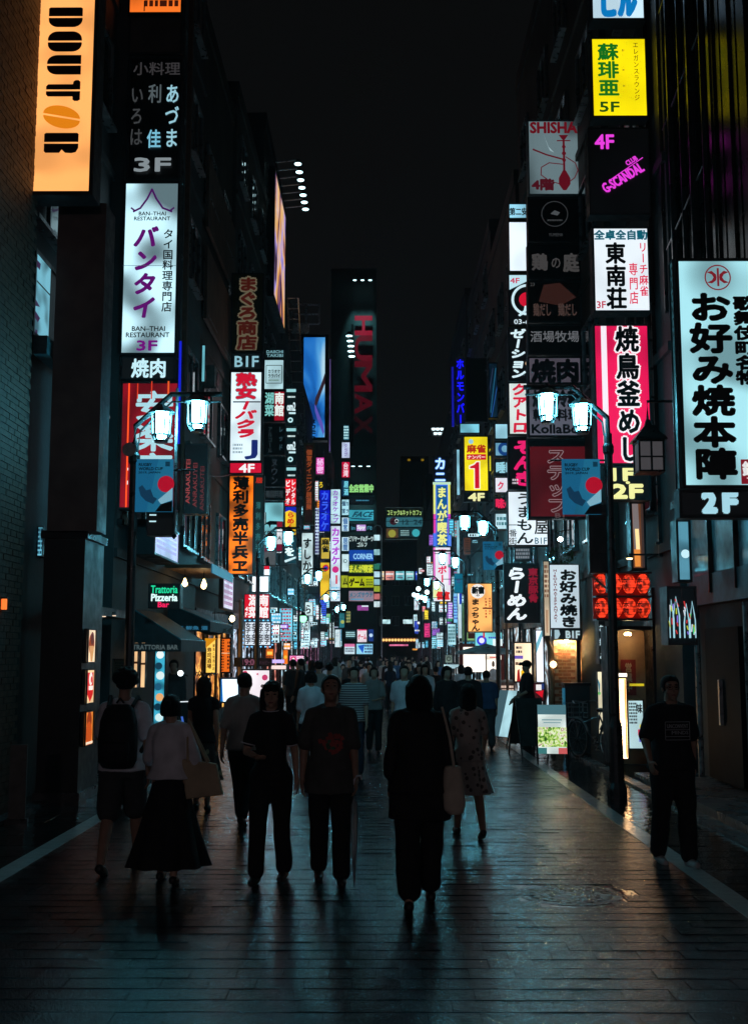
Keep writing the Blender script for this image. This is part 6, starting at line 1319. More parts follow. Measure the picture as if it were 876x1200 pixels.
prof = [(.01, -.36), (.05, -.28), (.10, -.15), (.115, 0), (.09, .14), (.04, .26), (.025, .3)]
MB().lathe([(r, z) for r, z in prof], n=14, axis='x', sx=.55, sy=1.0).build('body', mat('pale_fish', (.45, .42, .36), .5, nscale=14), t, smooth=True)
MB().quad((.27, -.01, 0), (.42, -.01, .1), (.38, -.01, 0), (.42, -.01, -.1)).build('tail_fin', mat('fin_grey', (.2, .2, .2), .5), t); MB().quad((-.1, -.075, .02), (.08, -.08, .05), (.12, -.075, -.02), (.0, -.08, -.04)).build('side_fin', M_black, t)
MB().lathe([(.012, -.005), (.015, .0)], (-.28, -.045, .02), 8, 'y').build('eye', M_black, t); MB().tube([(0, 0, .09), (0, .1, .5)], .006, 4).build('cord', M_black, t)
t = thing('wall_bulb', 'bare warm bulb on an arm left of the lower red chinese sign', 'wall lamp', P(272, 725, 27.5)); MB().lathe([(.01, -.08), (.06, -.04), (.07, 0), (.05, .05), (.02, .08)], n=12).build('bulb', E((255, 225, 165), 9, sample=True), t); MB().tube([(0, 0, .08), (-.1, .05, .14), (-.5, .1, .14)], .012, 5).build('arm', M_black, t)
t = thing('utility_pole', 'slim pale utility pole between the orange menu and lower red sign', 'pole', (P(282, 750, 30.5).x, 30.5, 0)); MB().tube([(0, 0, 0), (0, 0, 3.3)], .06, 10).build('pole', mat('tan_pole', (.32, .25, .18), .7), t); MB().box(-.16, .02, -.14, -.06, 1.5, 1.75).build('junction_box', M_dkpaint, t)
# air conditioners on facades
acm = (MB().box(-.4, .4, -.3, -.003, 0, .55).mesh('casing', mat('ac_grey', (.22, .22, .21), .6)), MB().lathe([(.2, -.012), (.2, .0)], (.1, -.303, .28), 16, 'y').mesh('fan_grille', M_dkpaint), MB().box(-.35, .35, -.34, -.004, -.05, -.004).mesh('bracket', M_steel))
spots = [(-1, 4.42, 24.5, 5.9, 'above the pizzeria awnings'), (-1, 4.5, 28.4, 8.6, 'over the fish figure'), (-1, 4.4, 36, 9.4, 'behind the chinese sign stack'), (1, 4.5, 29.5, 10.2, 'over the ring rooster sign'), (1, 4.4, 37.5, 7.0, 'near the half hidden stack'), (-1, 4.62, 17.2, 5.6, 'between blank panel and thai column')]
for s, x, y, z, lab in spots:
    t = thing('air_conditioner', 'grey outdoor air conditioner unit '+lab, 'air conditioner', (s*x, y, z), -s*PI/2, 'air conditioner units on the facades')
    for nm, me in zip(('casing', 'fan_grille', 'bracket'), acm): o = bpy.data.objects.new(nm, me); link(o); o.parent = t
# ================================================================== PEOPLE
def blob(mb, c, r, n=10, m=7, R=None):
    i = len(mb.v); rx, ry, rz = r; v = []
    v.append((0, 0, -rz))
    for k in range(1, m):
        a = -PI/2+PI*k/m
        for j in range(n): v.append((rx*math.cos(a)*math.cos(2*PI*j/n), ry*math.cos(a)*math.sin(2*PI*j/n), rz*math.sin(a)))
    v.append((0, 0, rz)); f = []
    for j in range(n):
        f.append((0, 1+(j+1) % n, 1+j)); f.append((len(v)-1, 1+(m-2)*n+j, 1+(m-2)*n+(j+1) % n))
    for k in range(m-2):
        for j in range(n): f.append((1+k*n+j, 1+k*n+(j+1) % n, 1+(k+1)*n+(j+1) % n, 1+(k+1)*n+j))
    if R is not None: v = [tuple(R @ Vector(q)) for q in v]
    mb.add([(q[0]+c[0], q[1]+c[1], q[2]+c[2]) for q in v], f)
def limb(mb, pts, rs, n=12):
    """tapered limb through pts with a ball at every joint"""
    for (a, b), (ra, rb) in zip(zip(pts, pts[1:]), zip(rs, rs[1:])):
        a, b = Vector(a), Vector(b); t = (b-a)
        if t.length < 1e-5: continue
        t.normalize(); u = t.orthogonal().normalized(); w = t.cross(u); i = len(mb.v)
        ring = lambda p, r: [tuple(p+(u*math.cos(2*PI*j/n)+w*math.sin(2*PI*j/n))*r) for j in range(n)]
        v = ring(a, ra)+ring(b, rb)
        f = [(j, (j+1) % n, n+(j+1) % n, n+j) for j in range(n)]+[tuple(range(n-1, -1, -1)), tuple(range(n, 2*n))]
        mb.add(v, f)
    for p, r in zip(pts, rs): blob(mb, p, (r, r, r), n=n)
def loft(mb, rings, n=20):
    """closed stack of ellipses (x, y, z, rx, ry)"""
    v = []
    for (x, y, z, rx, ry) in rings:
        for j in range(n):
            a = 2*PI*j/n; c, s = math.cos(a), math.sin(a)
            v.append((x+rx*math.copysign(abs(c)**.85, c), y+ry*math.copysign(abs(s)**.85, s), z))
    f = []
    for k in range(len(rings)-1):
        for j in range(n): f.append((k*n+j, k*n+(j+1) % n, (k+1)*n+(j+1) % n, (k+1)*n+j))
    f += [tuple(range(n-1, -1, -1)), tuple(range((len(rings)-1)*n, len(rings)*n))]
    mb.add(v, f)
def fuse(mb, name, m, parent, voxel, smooth=6, wrinkle=0, seed=0):
    """melt overlapping closed shapes into one continuous skin"""
    me = bpy.data.meshes.new(name); me.from_pydata(mb.v, [], mb.f); o = bpy.data.objects.new(name, me); COL.objects.link(o)
    md = o.modifiers.new('r', 'REMESH'); md.mode = 'VOXEL'; md.voxel_size = voxel; md.adaptivity = 0
    if smooth: s = o.modifiers.new('s', 'SMOOTH'); s.iterations = smooth; s.factor = .5
    dg = bpy.context.evaluated_depsgraph_get(); m2 = bpy.data.meshes.new_from_object(o.evaluated_get(dg)); m2.name = name
    bpy.data.objects.remove(o); bpy.data.meshes.remove(me)
    if wrinkle:
        off = Vector((seed*3.1, seed*1.7, seed))
        for v, nn in zip(m2.vertices, [q.vector.copy() for q in m2.vertex_normals]):
            p = v.co; k = noise.noise(Vector((p.x*9, p.y*9, p.z*5))+off)*.7+noise.noise(Vector((p.x*22, p.y*22, p.z*11))+off)*.4
            v.co = p + nn*(k*wrinkle)
    for p in m2.polygons: p.use_smooth = True
    m2.materials.clear(); m2.materials.append(m)
    r = bpy.data.objects.new(name, m2); link(r); r.parent = parent
    return r
M_skin = mat('skin', (.50, .31, .22), .5, nscale=14, namt=.12)
M_skin2 = mat('skin_tan', (.40, .24, .17), .5, nscale=14, namt=.12)
M_hair = mat('black_hair', (.010, .009, .008), .62, nscale=30, namt=.5, bump=.9, bscale=130, spec=.25)
M_hairb = mat('brown_hair', (.035, .02, .014), .6, nscale=30, namt=.5, bump=.9, bscale=130, spec=.25)
M_shoe = mat('shoe_black', (.02, .02, .02), .45)
M_white_shoe = mat('shoe_white', (.5, .5, .5), .5)
M_eye = mat('eye_dark', (.01, .008, .008), .2)
M_lip = mat('lips', (.30, .10, .09), .5)
def cloth(name, c, rough=.85): return mat('cloth_'+name, c, rough, nscale=7, namt=.18, bump=.25, bscale=220, spec=.25)

def person(label, x, d, h, rz, legs=(.25, .05, -.2, .25), arms=((.15, .25, .10), (-.15, .25, .10)), top=None, bottom=None, shoes=M_shoe, hair='short', hairm=None, skin=None,
           sleeve=.5, topcut=.50, kind='trousers', near=True, headturn=0.0, headtilt=0.0, build=1.0, group=None, skirt_len=.30, flare=.30, loose=1.0, fem=False, bare_leg=0.0, hood=False, lean=0.0, hemw=1.0, wr=.011, hem_z=.86):
    """rz 0 walks away from the camera. legs: thigh L, knee L, thigh R, knee R (radians, forward +).
    arms: per side (swing, elbow, spread)."""
    s = h/1.70; hairm = hairm or M_hair; skin = skin or M_skin
    t = thing('person', label, 'person', (x, d, 0), rz, group)
    V = Vector
    hipz = .90; lean_y = lambda z: lean*(z-hipz) if z > hipz else 0
    J = {}
    for side, k in ((-1, 0), (1, 2)):
        a, kn = legs[k], legs[k+1]
        hip = V((side*.085, 0, .90)); knee = hip+V((side*.005, math.sin(a), -math.cos(a)))*.42
        ank = knee+V((0, math.sin(a-kn), -math.cos(a-kn)))*.40
        J[side] = (hip, knee, ank, a-kn)
    # put the lower foot on the ground
    low = min(J[-1][2].z, J[1][2].z)-.075
    dz = -low
    def S(p): return V((p[0]*s, p[1]*s, (p[2]+dz)*s))
    vx = (.0065 if near else .013)*s
    b = MB(); T = lambda *a: S(V(a))
    bw = build*(.93 if fem else 1.0)
    # torso, neck, head: one skin with the limbs
    def torso(mb, g=0.0, z0=.86, z1=1.44, hem=0.0, hw=1.0):
        R = []
        prof = [(.80, .150, .105), (.86, .160, .115), (.94, .158, .110), (1.02, .140 if not fem else .122, .100 if not fem else .09), (1.10, .140 if not fem else .120, .100 if not fem else .092), (1.20, .155 if not fem else .138, .108), (1.30, .160 if not fem else .142, .106), (1.365, .142 if not fem else .124, .090), (1.41, .105, .075), (1.445, .068, .060)]
        for z, rx, ry in prof:
            if z < z0-.001 or z > z1+.03: continue
            e = g + (hem*(1-(z-z0)/.3) if z < z0+.3 else 0)
            p = S(V((0, lean_y(z), z))); k = (hw if z < 1.15 else 1)
            R.append((p.x, p.y, p.z, (rx*bw*k+e)*s, (ry*build*k+e)*s))
        loft(mb, R)
    torso(b)
    hy = lean*.62; nk = S(V((0, lean_y(1.44)+.0, 1.42))); hd = S(V((0, hy+.012, 1.585)))
    limb(b, [nk, S(V((0, hy, 1.52)))], [.058*s*bw, .052*s])
    RH = Matrix.Rotation(headturn, 3, 'Z') @ Matrix.Rotation(-headtilt, 3, 'X')
    hb = lambda q: hd+RH @ (V(q)*s)
    blob(b, hd+RH @ V((0, -.012, .02))*s, (.074*s, .092*s, .092*s), 20, 14, RH)          # skull
    blob(b, hb((0, .022, -.035)), (.058*s, .066*s, .078*s), 18, 12, RH)                     # jaw
    if near:
        blob(b, hb((0, .080, -.095)), (.022*s, .016*s, .016*s), 10, 7, RH)                  # chin
        limb(b, [hb((0, .088, .018)), hb((0, .108, -.022))], [.008*s, .013*s], 10)          # nose
        for q in (-1, 1):
            blob(b, hb((q*.075, -.002, -.005)), (.010*s, .018*s, .030*s), 8, 7, RH)         # ears
            blob(b, hb((q*.030, .068, .036)), (.024*s, .014*s, .008*s), 8, 6, RH)           # brows
            blob(b, hb((q*.040, .060, -.03)), (.020*s, .018*s, .022*s), 8, 6, RH)           # cheeks
    shz = 1.385; arm_pts = {}
    for side, (sw, el, sp) in zip((-1, 1), arms):
        sh = V((side*.160*bw, lean_y(shz), shz-.01)); u = V((side*math.sin(sp), math.sin(sw)*math.cos(sp), -math.cos(sw)*math.cos(sp)))
        elb = sh+u*.285
        inw = side*math.sin(sp)*.3 - (side*.0 if el < 1 else side*.75)
        f = V((inw, math.sin(sw+el), -math.cos(sw+el))).normalized(); wr_ = elb+f*.245
        arm_pts[side] = (sh, elb, wr_, f)
        limb(b, [S(V((side*.06*bw, lean_y(shz), shz+.030))), S(sh), S(elb), S(wr_)], [.050*s*bw, .047*s*bw, .038*s*bw, .024*s*bw])
        blob(b, S(sh+(elb-sh)*.35), (.046*s*bw, .048*s*bw, .07*s), 10, 8)
        # hand: palm, four fingers of different length, thumb
        w = V((0, 1, 0)) - f*f.y
        if w.length < .3: w = V((0, 0, 1)) - f*f.z
        w.normalize(); nrm = f.cross(w)*1.0
        if nrm.x*side > 0: nrm = -nrm
        pc = wr_+f*.048
        limb(b, [S(wr_), S(wr_+f*.03)], [.024*s, .026*s], 10)
        for q in (-.026, -.009, .009, .026): limb(b, [S(wr_+f*.03+w*q*.8), S(wr_+f*.085+w*q)], [.0135*s, .0125*s], 8)
        if near:
            for q, ln in ((-.029, .058), (-.0098, .072), (.0098, .078), (.029, .068)):
                a0 = wr_+f*.085+w*q; a1 = a0+(f*.93+nrm*.25).normalized()*ln*.55; a2 = a1+(f*.6+nrm*.75).normalized()*ln*.48
                limb(b, [S(a0), S(a1), S(a2)], [.0098*s, .0085*s, .0070*s], 8)
            a0 = wr_+f*.035+w*.026; a1 = a0+(f*.7+w*.7+nrm*.2).normalized()*.042; a2 = a1+(f*.9+w*.15+nrm*.3).normalized()*.03
            limb(b, [S(a0), S(a1), S(a2)], [.0125*s, .0105*s, .0085*s], 8)
        else: limb(b, [S(wr_+f*.085), S(wr_+f*.15+nrm*.02)], [.026*s, .016*s], 8)
    for side in (-1, 1):
        hip, knee, ank, sa = J[side]
        limb(b, [S(hip), S(knee), S(knee+(ank-knee)*.3), S(ank)], [.085*s*build, .052*s*build, .052*s*build, .034*s])
        ft = V((0, math.cos(min(0, sa)*.5), math.sin(min(0, sa)*.6)))
        limb(b, [S(ank+V((0, -.02, -.045))), S(ank+V((0, -.02, -.045))+ft*.15)], [.03*s, .026*s], 10)
    body = fuse(b, 'body', skin, t, vx, 5 if near else 3)
    # shoes
    for side in (-1, 1):
        hip, knee, ank, sa = J[side]
        mb = MB(); pitch = min(0, sa)*.6
        ft = V((0, math.cos(pitch), math.sin(pitch))); base = ank+V((0, -.03, -.040))
        limb(mb, [S(base), S(base+ft*.10), S(base+ft*.185)], [.040*s, .041*s, .033*s], 10)
        v = [(q[0], q[1], q[2]) for q in mb.v]
        # flat sole
        up = V((0, -ft.z, ft.y)); b0 = S(base)
        mb.v = [tuple(V(q)-up*min(0, 0)) if (V(q)-b0).dot(up) > -.036*s else tuple(V(q)+up*(-.036*s-(V(q)-b0).dot(up))) for q in mb.v]
        fuse(mb, 'shoe', shoes, t, .009*s if near else .014*s, 2)
    # clothes
    seed = hash_l(label)
    if kind in ('trousers', 'shorts'):
        mb = MB(); g = .012*loose
        R = [(0, 0, .80), (0, 0, .86), (0, 0, .95), (0, 0, 1.0)]
        torso(mb, .010, .80, .99)
        for side in (-1, 1):
            hip, knee, ank, sa = J[side]
            if kind == 'trousers':
                e = knee+(ank-knee)*(.93-bare_leg)
                limb(mb, [S(hip), S(hip+(knee-hip)*.5), S(knee), S(knee+(e-knee)*.5), S(e)], [(.098*build+g)*s, (.080*build+g)*s, (.062*build+g)*s, (.056*build+g*1.3)*s, (.048*build+g*1.5*hemw)*s], 14)
            else:
                e = hip+(knee-hip)*.9
                limb(mb, [S(hip), S(e)], [(.100+g)*s, (.084+g)*s], 14)
        fuse(mb, 'trousers' if kind == 'trousers' else 'shorts', bottom, t, .012*s if near else .018*s, 4, wr*s, seed)
    if kind in ('skirt', 'dress'):
        n = 48; rings = []; z1 = 1.02; z0 = skirt_len
        v = []; f = []; K_ = 14
        for k in range(K_+1):
            q = k/K_; z = z1+(z0-z1)*q
            rx = (.135+(.155-.135)*min(1, q*3))+(flare-.15)*q**1.3; ry = (.105+(.125-.105)*min(1, q*3))+(flare*.8-.12)*q**1.3
            sway = V((0, (legs[0]+legs[2])*.2*q, 0))
            for j in range(n):
                a = 2*PI*j/n; fold = 1+.10*q*math.sin(a*9+seed)+.05*q*math.sin(a*17+2*seed)
                v.append(tuple(S(V((rx*fold*math.cos(a), ry*fold*math.sin(a), z))+sway)))
        for k in range(K_):
            for j in range(n): f.append((k*n+j, (k+1)*n+j, (k+1)*n+(j+1) % n, k*n+(j+1) % n))
        mb = MB(); mb.add(v, f); o = mb.build('skirt', bottom, t, smooth=True)
    if top:
        mb = MB(); torso(mb, .014*loose, .86 if topcut < .55 else .94, 1.44, .022*loose)
        if hem_z < .85: loft(mb, [(S(V((0, 0, z)))[0], S(V((0, 0, z)))[1], S(V((0, 0, z)))[2], (.175+.02*loose+k_)*s*bw, (.130+.02*loose+k_)*s*build) for z, k_ in ((hem_z, .012), ((hem_z+.9)/2, .006), (.9, 0), (1.0, -.012))])
        for side in (-1, 1):
            sh, elb, wr_, fdir = arm_pts[side]
            if sleeve <= .6: e = sh+(elb-sh)*(sleeve*1.6); pts = [V((side*.055*bw, lean_y(shz), shz+.032)), sh, e]; rr_ = [.055, .054*bw+.004*loose, .050*bw+.012*loose]
            else: e = elb+(wr_-elb)*((sleeve-.5)*2*.95); pts = [V((side*.055*bw, lean_y(shz), shz+.032)), sh, elb, e]; rr_ = [.055, .054*bw+.004*loose, .046*bw+.008*loose, .034*bw+.012*loose]
            limb(mb, [S(p) for p in pts], [q*s for q in rr_], 14)
        o = fuse(mb, 'shirt' if kind != 'dress' else 'bodice', top, t, .011*s if near else .018*s, 4, wr*s, seed+3)
    # hair
    mb = MB()
    RHH = RH
    if hair != 'cap': blob(mb, hb((0, -.018, .030)), (.087*s, .100*s, .096*s), 20, 14, RH)
    if hair in ('bob', 'long', 'tied'):
        for a in range(-5, 6):
            ang = a*.30; L_ = {'bob': .16, 'long': .30, 'tied': .09}[hair]
            px_, py_ = math.sin(ang)*.078, -math.cos(ang)*.078-.010
            limb(mb, [hb((px_, py_, .03)), hb((px_*1.06, py_*1.04, -.05)), hb((px_*1.02, py_, .02-L_))], [.024*s, .024*s, .014*s], 8)
        if hair == 'tied': blob(mb, hb((0, -.125, .035)), (.035*s, .035*s, .04*s))
    if hair == 'afro':
        r6 = random.Random(2)
        for _ in range(46):
            a = r6.uniform(0, 2*PI); z = r6.uniform(-.25, 1); r = math.sqrt(1-z*z)
            if r*math.sin(a) > .55 and z < .4: continue
            blob(mb, hb((r*math.cos(a)*.085, -.02+r*math.sin(a)*.095, .035+z*.085)), (.032*s,)*3, 8, 6)
    # the face must stay clear of the hair
    def clear(q):
        l = RH.inverted() @ ((V(q)-hd)/s)
        return l
    if hair != 'bald' and hair != 'cap' and hair != 'hood':
        hv = []
        for q in mb.v:
            l = clear(q)
            if l.y > .045 and l.z < .055: l.y = .045-(l.y-.045)*.3
            if hair in ('short', 'afro') and l.z < -.045: l.z = -.045+(l.z+.045)*.2
            hv.append(tuple(hd+RH @ (l*s)))
        mb.v = hv
        if hair in ('bob', 'long') : # fringe
            for a in range(-3, 4): limb(mb, [hb((a*.018, .060, .085)), hb((a*.021, .078-abs(a)*.004, .045))], [.017*s, .011*s], 8)
        fuse(mb, 'hair', hairm, t, .008*s if near else .014*s, 2, .009*s, seed)
    if hair == 'cap':
        mb = MB(); blob(mb, hb((0, -.012, .040)), (.088*s, .102*s, .085*s), 18, 12, RH)
        q0, q1 = hb((0, .06, .05)), hb((0, .155, .035)); limb(mb, [hb((-.03, .08, .05)), hb((0, .14, .04)), hb((.03, .08, .05))], [.03*s, .03*s, .03*s], 8)
        fuse(mb, 'cap', M_hair, t, .010*s, 3)
    if near and hair != 'back':
        for q in (-1, 1):
            mb = MB(); blob(mb, hb((q*.030, .079, .012)), (.013*s, .007*s, .006*s), 10, 6, RH); mb.build('eye', M_eye, t, smooth=True)
            mb = MB(); limb(mb, [hb((q*.016, .084, .036)), hb((q*.046, .074, .036))], [.004*s, .003*s], 6); mb.build('eyebrow', M_hair, t, smooth=True)
        mb = MB(); blob(mb, hb((0, .087, -.058)), (.021*s, .007*s, .008*s), 10, 6, RH); mb.build('mouth', M_lip, t, smooth=True)
    t['_s'] = s
    info = {'S': S, 'arm': arm_pts, 'hb': hb, 's': s, 'J': J, 'torso': torso}
    del t['_s']
    return t, info
def hash_l(s):
    return sum(ord(c)*(i+1) for i, c in enumerate(s)) % 97 / 7.0
def SX(px, d): return (px-445)/FPX*d
C_white = cloth('white', (.74, .74, .80)); C_black = cloth('black', (.022, .021, .023)); C_grey = cloth('grey', (.30, .29, .28)); C_dgrey = cloth('charcoal', (.06, .062, .065))
C_blue = cloth('blue', (.06, .11, .22)); C_navy = cloth('navy', (.015, .02, .035)); C_jean = cloth('jeans', (.03, .045, .075)); C_beige = cloth('beige', (.34, .30, .23)); C_red = cloth('red', (.28, .03, .03)); C_lgrey = cloth('light_grey', (.42, .42, .40))
def pattern_mat(name, c1, c2, scale, lo=.5, hi=.55):
    m, nt, b = nodes(name); geo = nt.nodes.new('ShaderNodeTexCoord'); v = nt.nodes.new('ShaderNodeTexVoronoi'); v.inputs['Scale'].default_value = scale
    nt.links.new(geo.outputs['Object'], v.inputs['Vector']); r = nt.nodes.new('ShaderNodeValToRGB'); r.color_ramp.interpolation = 'CONSTANT'
    r.color_ramp.elements[0].color = (*c1, 1); r.color_ramp.elements[1].color = (*c2, 1); r.color_ramp.elements[1].position = .33
    nt.links.new(v.outputs['Distance'], r.inputs['Fac']); nt.links.new(r.outputs['Color'], b.inputs['Base Color']); b.inputs['Roughness'].default_value = .85; return m
M_floral = pattern_mat('floral_print', (.13, .11, .10), (.50, .44, .40), 16)
M_palm = pattern_mat('palm_print', (.40, .32, .18), (.06, .05, .045), 9)
M_stripe, nt, b_ = nodes('striped_knit'); tc = nt.nodes.new('ShaderNodeTexCoord'); wv = nt.nodes.new('ShaderNodeTexWave'); wv.bands_direction = 'Z'; wv.inputs['Scale'].default_value = 9
nt.links.new(tc.outputs['Object'], wv.inputs['Vector']); rp = nt.nodes.new('ShaderNodeValToRGB'); rp.color_ramp.interpolation = 'CONSTANT'; rp.color_ramp.elements[0].color = (.5, .5, .5, 1); rp.color_ramp.elements[1].color = (.05, .05, .06, 1); rp.color_ramp.elements[1].position = .6
nt.links.new(wv.outputs['Fac'], rp.inputs['Fac']); nt.links.new(rp.outputs['Color'], b_.inputs['Base Color']); b_.inputs['Roughness'].default_value = .85

# 1 backpack man (from behind)
t, I = person('man in a white t-shirt with a big black backpack, walking away, curly hair', SX(150, 10.0), 10.0, 1.75, 0, headturn=.12, legs=(-.30, .25, .34, .08), arms=((.45, .8, .26), (-.35, .4, .20)), top=C_white, bottom=C_dgrey, kind='shorts', hair='afro', sleeve=.5, loose=1.5, skin=M_skin2, shoes=M_shoe)
S = I['S']
bp = thing('backpack', 'large black backpack worn over the white t-shirt', 'backpack', t.location)
mb = MB(); loft(mb, [(q.x, q.y, q.z, rx, ry) for q, rx, ry in ((S((0, -.20, .90)), .13, .07), (S((0, -.22, .96)), .165, .10), (S((0, -.225, 1.10)), .17, .11), (S((0, -.21, 1.28)), .16, .10), (S((0, -.19, 1.38)), .13, .07), (S((0, -.18, 1.42)), .08, .05))]); fuse(mb, 'bag', cloth('pack_nylon', (.014, .014, .016), .6), bp, .012, 4, .004, 5)
mb = MB(); loft(mb, [(q.x, q.y, q.z, rx, ry) for q, rx, ry in ((S((0, -.31, .95)), .11, .03), (S((0, -.325, 1.05)), .125, .04), (S((0, -.32, 1.12)), .12, .03))]); fuse(mb, 'front_pocket', cloth('pack_nylon', (.014, .014, .016), .6), bp, .010, 3)
for q in (-1, 1): MB().tube([tuple(S((q*.10, -.16, 1.40))), tuple(S((q*.115, -.02, 1.475))), tuple(S((q*.12, .12, 1.38))), tuple(S((q*.14, .13, 1.2))), tuple(S((q*.165, -.08, 1.02)))], .02, 6).build('strap', C_black, bp)
MB().tube([tuple(S((-.03, -.17, 1.43))), tuple(S((0, -.18, 1.47))), tuple(S((.03, -.17, 1.43)))], .010, 6).build('grab_loop', C_black, bp)
# 2 long skirt woman
t, I = person('woman in a loose white blouse and long black skirt walking away', SX(204, 9.5), 9.5, 1.52, 0, headturn=-.15, legs=(.15, .05, -.15, .2), arms=((.35, .7, .26), (-.25, .5, .34)), top=C_white, bottom=C_black, kind='skirt', skirt_len=.16, flare=.36, hair='tied', sleeve=.62, loose=2.2, fem=True, topcut=.6)
S = I['S']; o0 = t.location
tb = thing('tote_bag', 'large beige tote bag hung on the shoulder of the woman in a white blouse', 'tote bag', o0)
mb = MB(); v = []; 
for yy in (-.05, .05):
    for xx, zz in ((.12, 1.12), (.44, 1.08), (.50, .80), (.17, .76)): v.append(tuple(S((xx, -.06+yy, zz))))
mb.add(v, [(0, 1, 2, 3), (7, 6, 5, 4), (0, 4, 5, 1), (1, 5, 6, 2), (2, 6, 7, 3), (3, 7, 4, 0)]); fuse(mb, 'bag', cloth('canvas_beige', (.50, .40, .27)), tb, .012, 3, .006, 2)
for yy in (-.11, -.01): MB().tube([tuple(S((.18, yy, 1.10))), tuple(S((.17, yy*.7, 1.30))), tuple(S((.16, 0, 1.475))), tuple(S((.28, yy, 1.25))), tuple(S((.36, yy, 1.09)))], .011, 6).build('handle', cloth('canvas_beige', (.50, .40, .27)), tb)
# 3 palm skirt woman
person('woman with a black top, palm printed skirt and striped head bow', SX(241, 13.8), 13.8, 1.58, 0, legs=(.1, 0, -.1, .1), top=C_black, bottom=M_palm, kind='skirt', skirt_len=.38, flare=.25, hair='bob', sleeve=.15, fem=True, hairm=M_hairb)
t, = [thing('hair_bow', 'big striped white and black bow on the hair of the palm skirt woman', 'hair bow', (SX(241, 13.8), 13.72, 1.60))]
for k in range(7): MB().tube([(-.10+.03*k, 0, -.02), (-.07+.03*k, -.02, .03+.02*math.sin(k)), (-.04+.03*k, 0, -.01)], .008, 5).build('bow_stripe', C_white if k % 2 == 0 else C_black, t)
# 4 grey shirt man from behind
person('man in a pale grey shirt and black trousers walking away by the white board', SX(288, 12.6), 12.6, 1.68, -.15, lean=.04, legs=(.34, .05, -.26, .45), arms=((-.3, .15, .16), (.3, .35, .14)), top=C_lgrey, bottom=C_black, hair='short', sleeve=.55, loose=1.2)
# 5 woman facing
t, I = person('young woman in a black t-shirt with white trimmed collar, hand held at her waist', SX(320, 9.55), 9.55, 1.64, PI-.14, headturn=.18, headtilt=.08, legs=(-.14, .10, .24, .12), arms=((-.22, .12, .16), (.10, 1.35, .22)), top=C_black, bottom=C_black, hair='long', sleeve=.42, fem=True, loose=.9, hairm=M_hair, hemw=1.6)
S = I['S']
mb = MB()
for j in range(20):
    a, b_ = 2*PI*j/20, 2*PI*(j+1)/20
    mb.tube([tuple(S((.078*math.cos(a), .008+.068*math.sin(a), 1.455-.012*math.sin(a)))), tuple(S((.078*math.cos(b_), .008+.068*math.sin(b_), 1.455-.012*math.sin(b_))))], .005, 5, False)
mb.build('collar_trim', C_white, t)
for side in (-1, 1):
    sh, el = I['arm'][side][0], I['arm'][side][1]; c = S(sh+(el-sh)*.76); dr = (el-sh).normalized(); u = dr.orthogonal().normalized(); w = dr.cross(u); mb = MB()
    for j in range(14):
        a, b_ = 2*PI*j/14, 2*PI*(j+1)/14; r = .066
        mb.tube([tuple(c+(u*math.cos(a)+w*math.sin(a))*r), tuple(c+(u*math.cos(b_)+w*math.sin(b_))*r)], .005, 5, False)
    mb.build('sleeve_trim', C_white, t)
# 6 graphic tee man facing
t, I = person('man in a dark grey t-shirt with a red splash print, carrying an umbrella', SX(388, 9.5), 9.5, 1.69, PI+.08, lean=.03, legs=(.26, .22, -.16, .18), arms=((.12, .30, .12), (-.18, .25, .20)), hem_z=.74, top=cloth('graphite', (.085, .085, .08)), bottom=C_black, hair='short', sleeve=.52, loose=1.5, skin=M_skin2, headtilt=-.25)
S = I['S']; r7 = random.Random(3)
mb = MB()
for k in range(26):
    a = r7.uniform(0, 2*PI); r = r7.uniform(.02, .10); p = (math.cos(a)*r, .150-.15*r, 1.16+math.sin(a)*r*.9); q = .022
    mb.quad(*[tuple(S((p[0]+dx, p[1]+.003*k % .01, p[2]+dz_))) for dx, dz_ in ((-q, -q*.4), (q*.6, -q), (q, q*.7), (-q*.3, q))])
mb.build('red_print', mat('print_red', (.35, .05, .04), .7), t)
mb = MB()
for k in range(7):
    a = r7.uniform(0, 2*PI); r = .03; p = (math.cos(a)*r, .156, 1.14+math.sin(a)*r); q = .014
    mb.quad(*[tuple(S((p[0]+dx, p[1], p[2]+dz_))) for dx, dz_ in ((-q, -q), (q, -q), (q, q), (-q, q))])
mb.build('green_print', mat('print_green', (.05, .14, .08), .7), t)
wr_ = I['arm'][-1][2]; hp = S(wr_)
hx = t.location.x - hp.x; hy_ = t.location.y - hp.y
u = thing('umbrella', 'folded clear plastic umbrella held beside the red splash print t-shirt', 'umbrella', (hx, hy_-.02, hp.z-.07))
mc = mat('clear_vinyl', (.55, .6, .62), .18, trans=.6)
MB().lathe([(.006, -.74), (.012, -.66), (.022, -.5), (.032, -.25), (.026, -.14), (.012, -.10)], n=9).build('folded_canopy', mc, u)
MB().tube([(0, 0, -.80), (0, 0, .02)], .005, 6).build('shaft', M_steel, u); MB().tube([(0, 0, .02), (0, 0, .06), (.02, 0, .09), (.05, 0, .09), (.06, 0, .06)], .009, 7).build('handle', C_white, u)
rb = thing('shoulder_bag', 'narrow red shoulder bag at the side of the man with the umbrella', 'bag', (hx-.045, 9.53, 1.0)); mb = MB(); blob(mb, (0, 0, 0), (.045, .09, .17)); fuse(mb, 'bag', C_red, rb, .01, 2, .004); MB().tube([(0, 0, .15), (-.03, 0, .38), (-.10, 0, .44)], .012, 6).build('strap', C_red, rb)
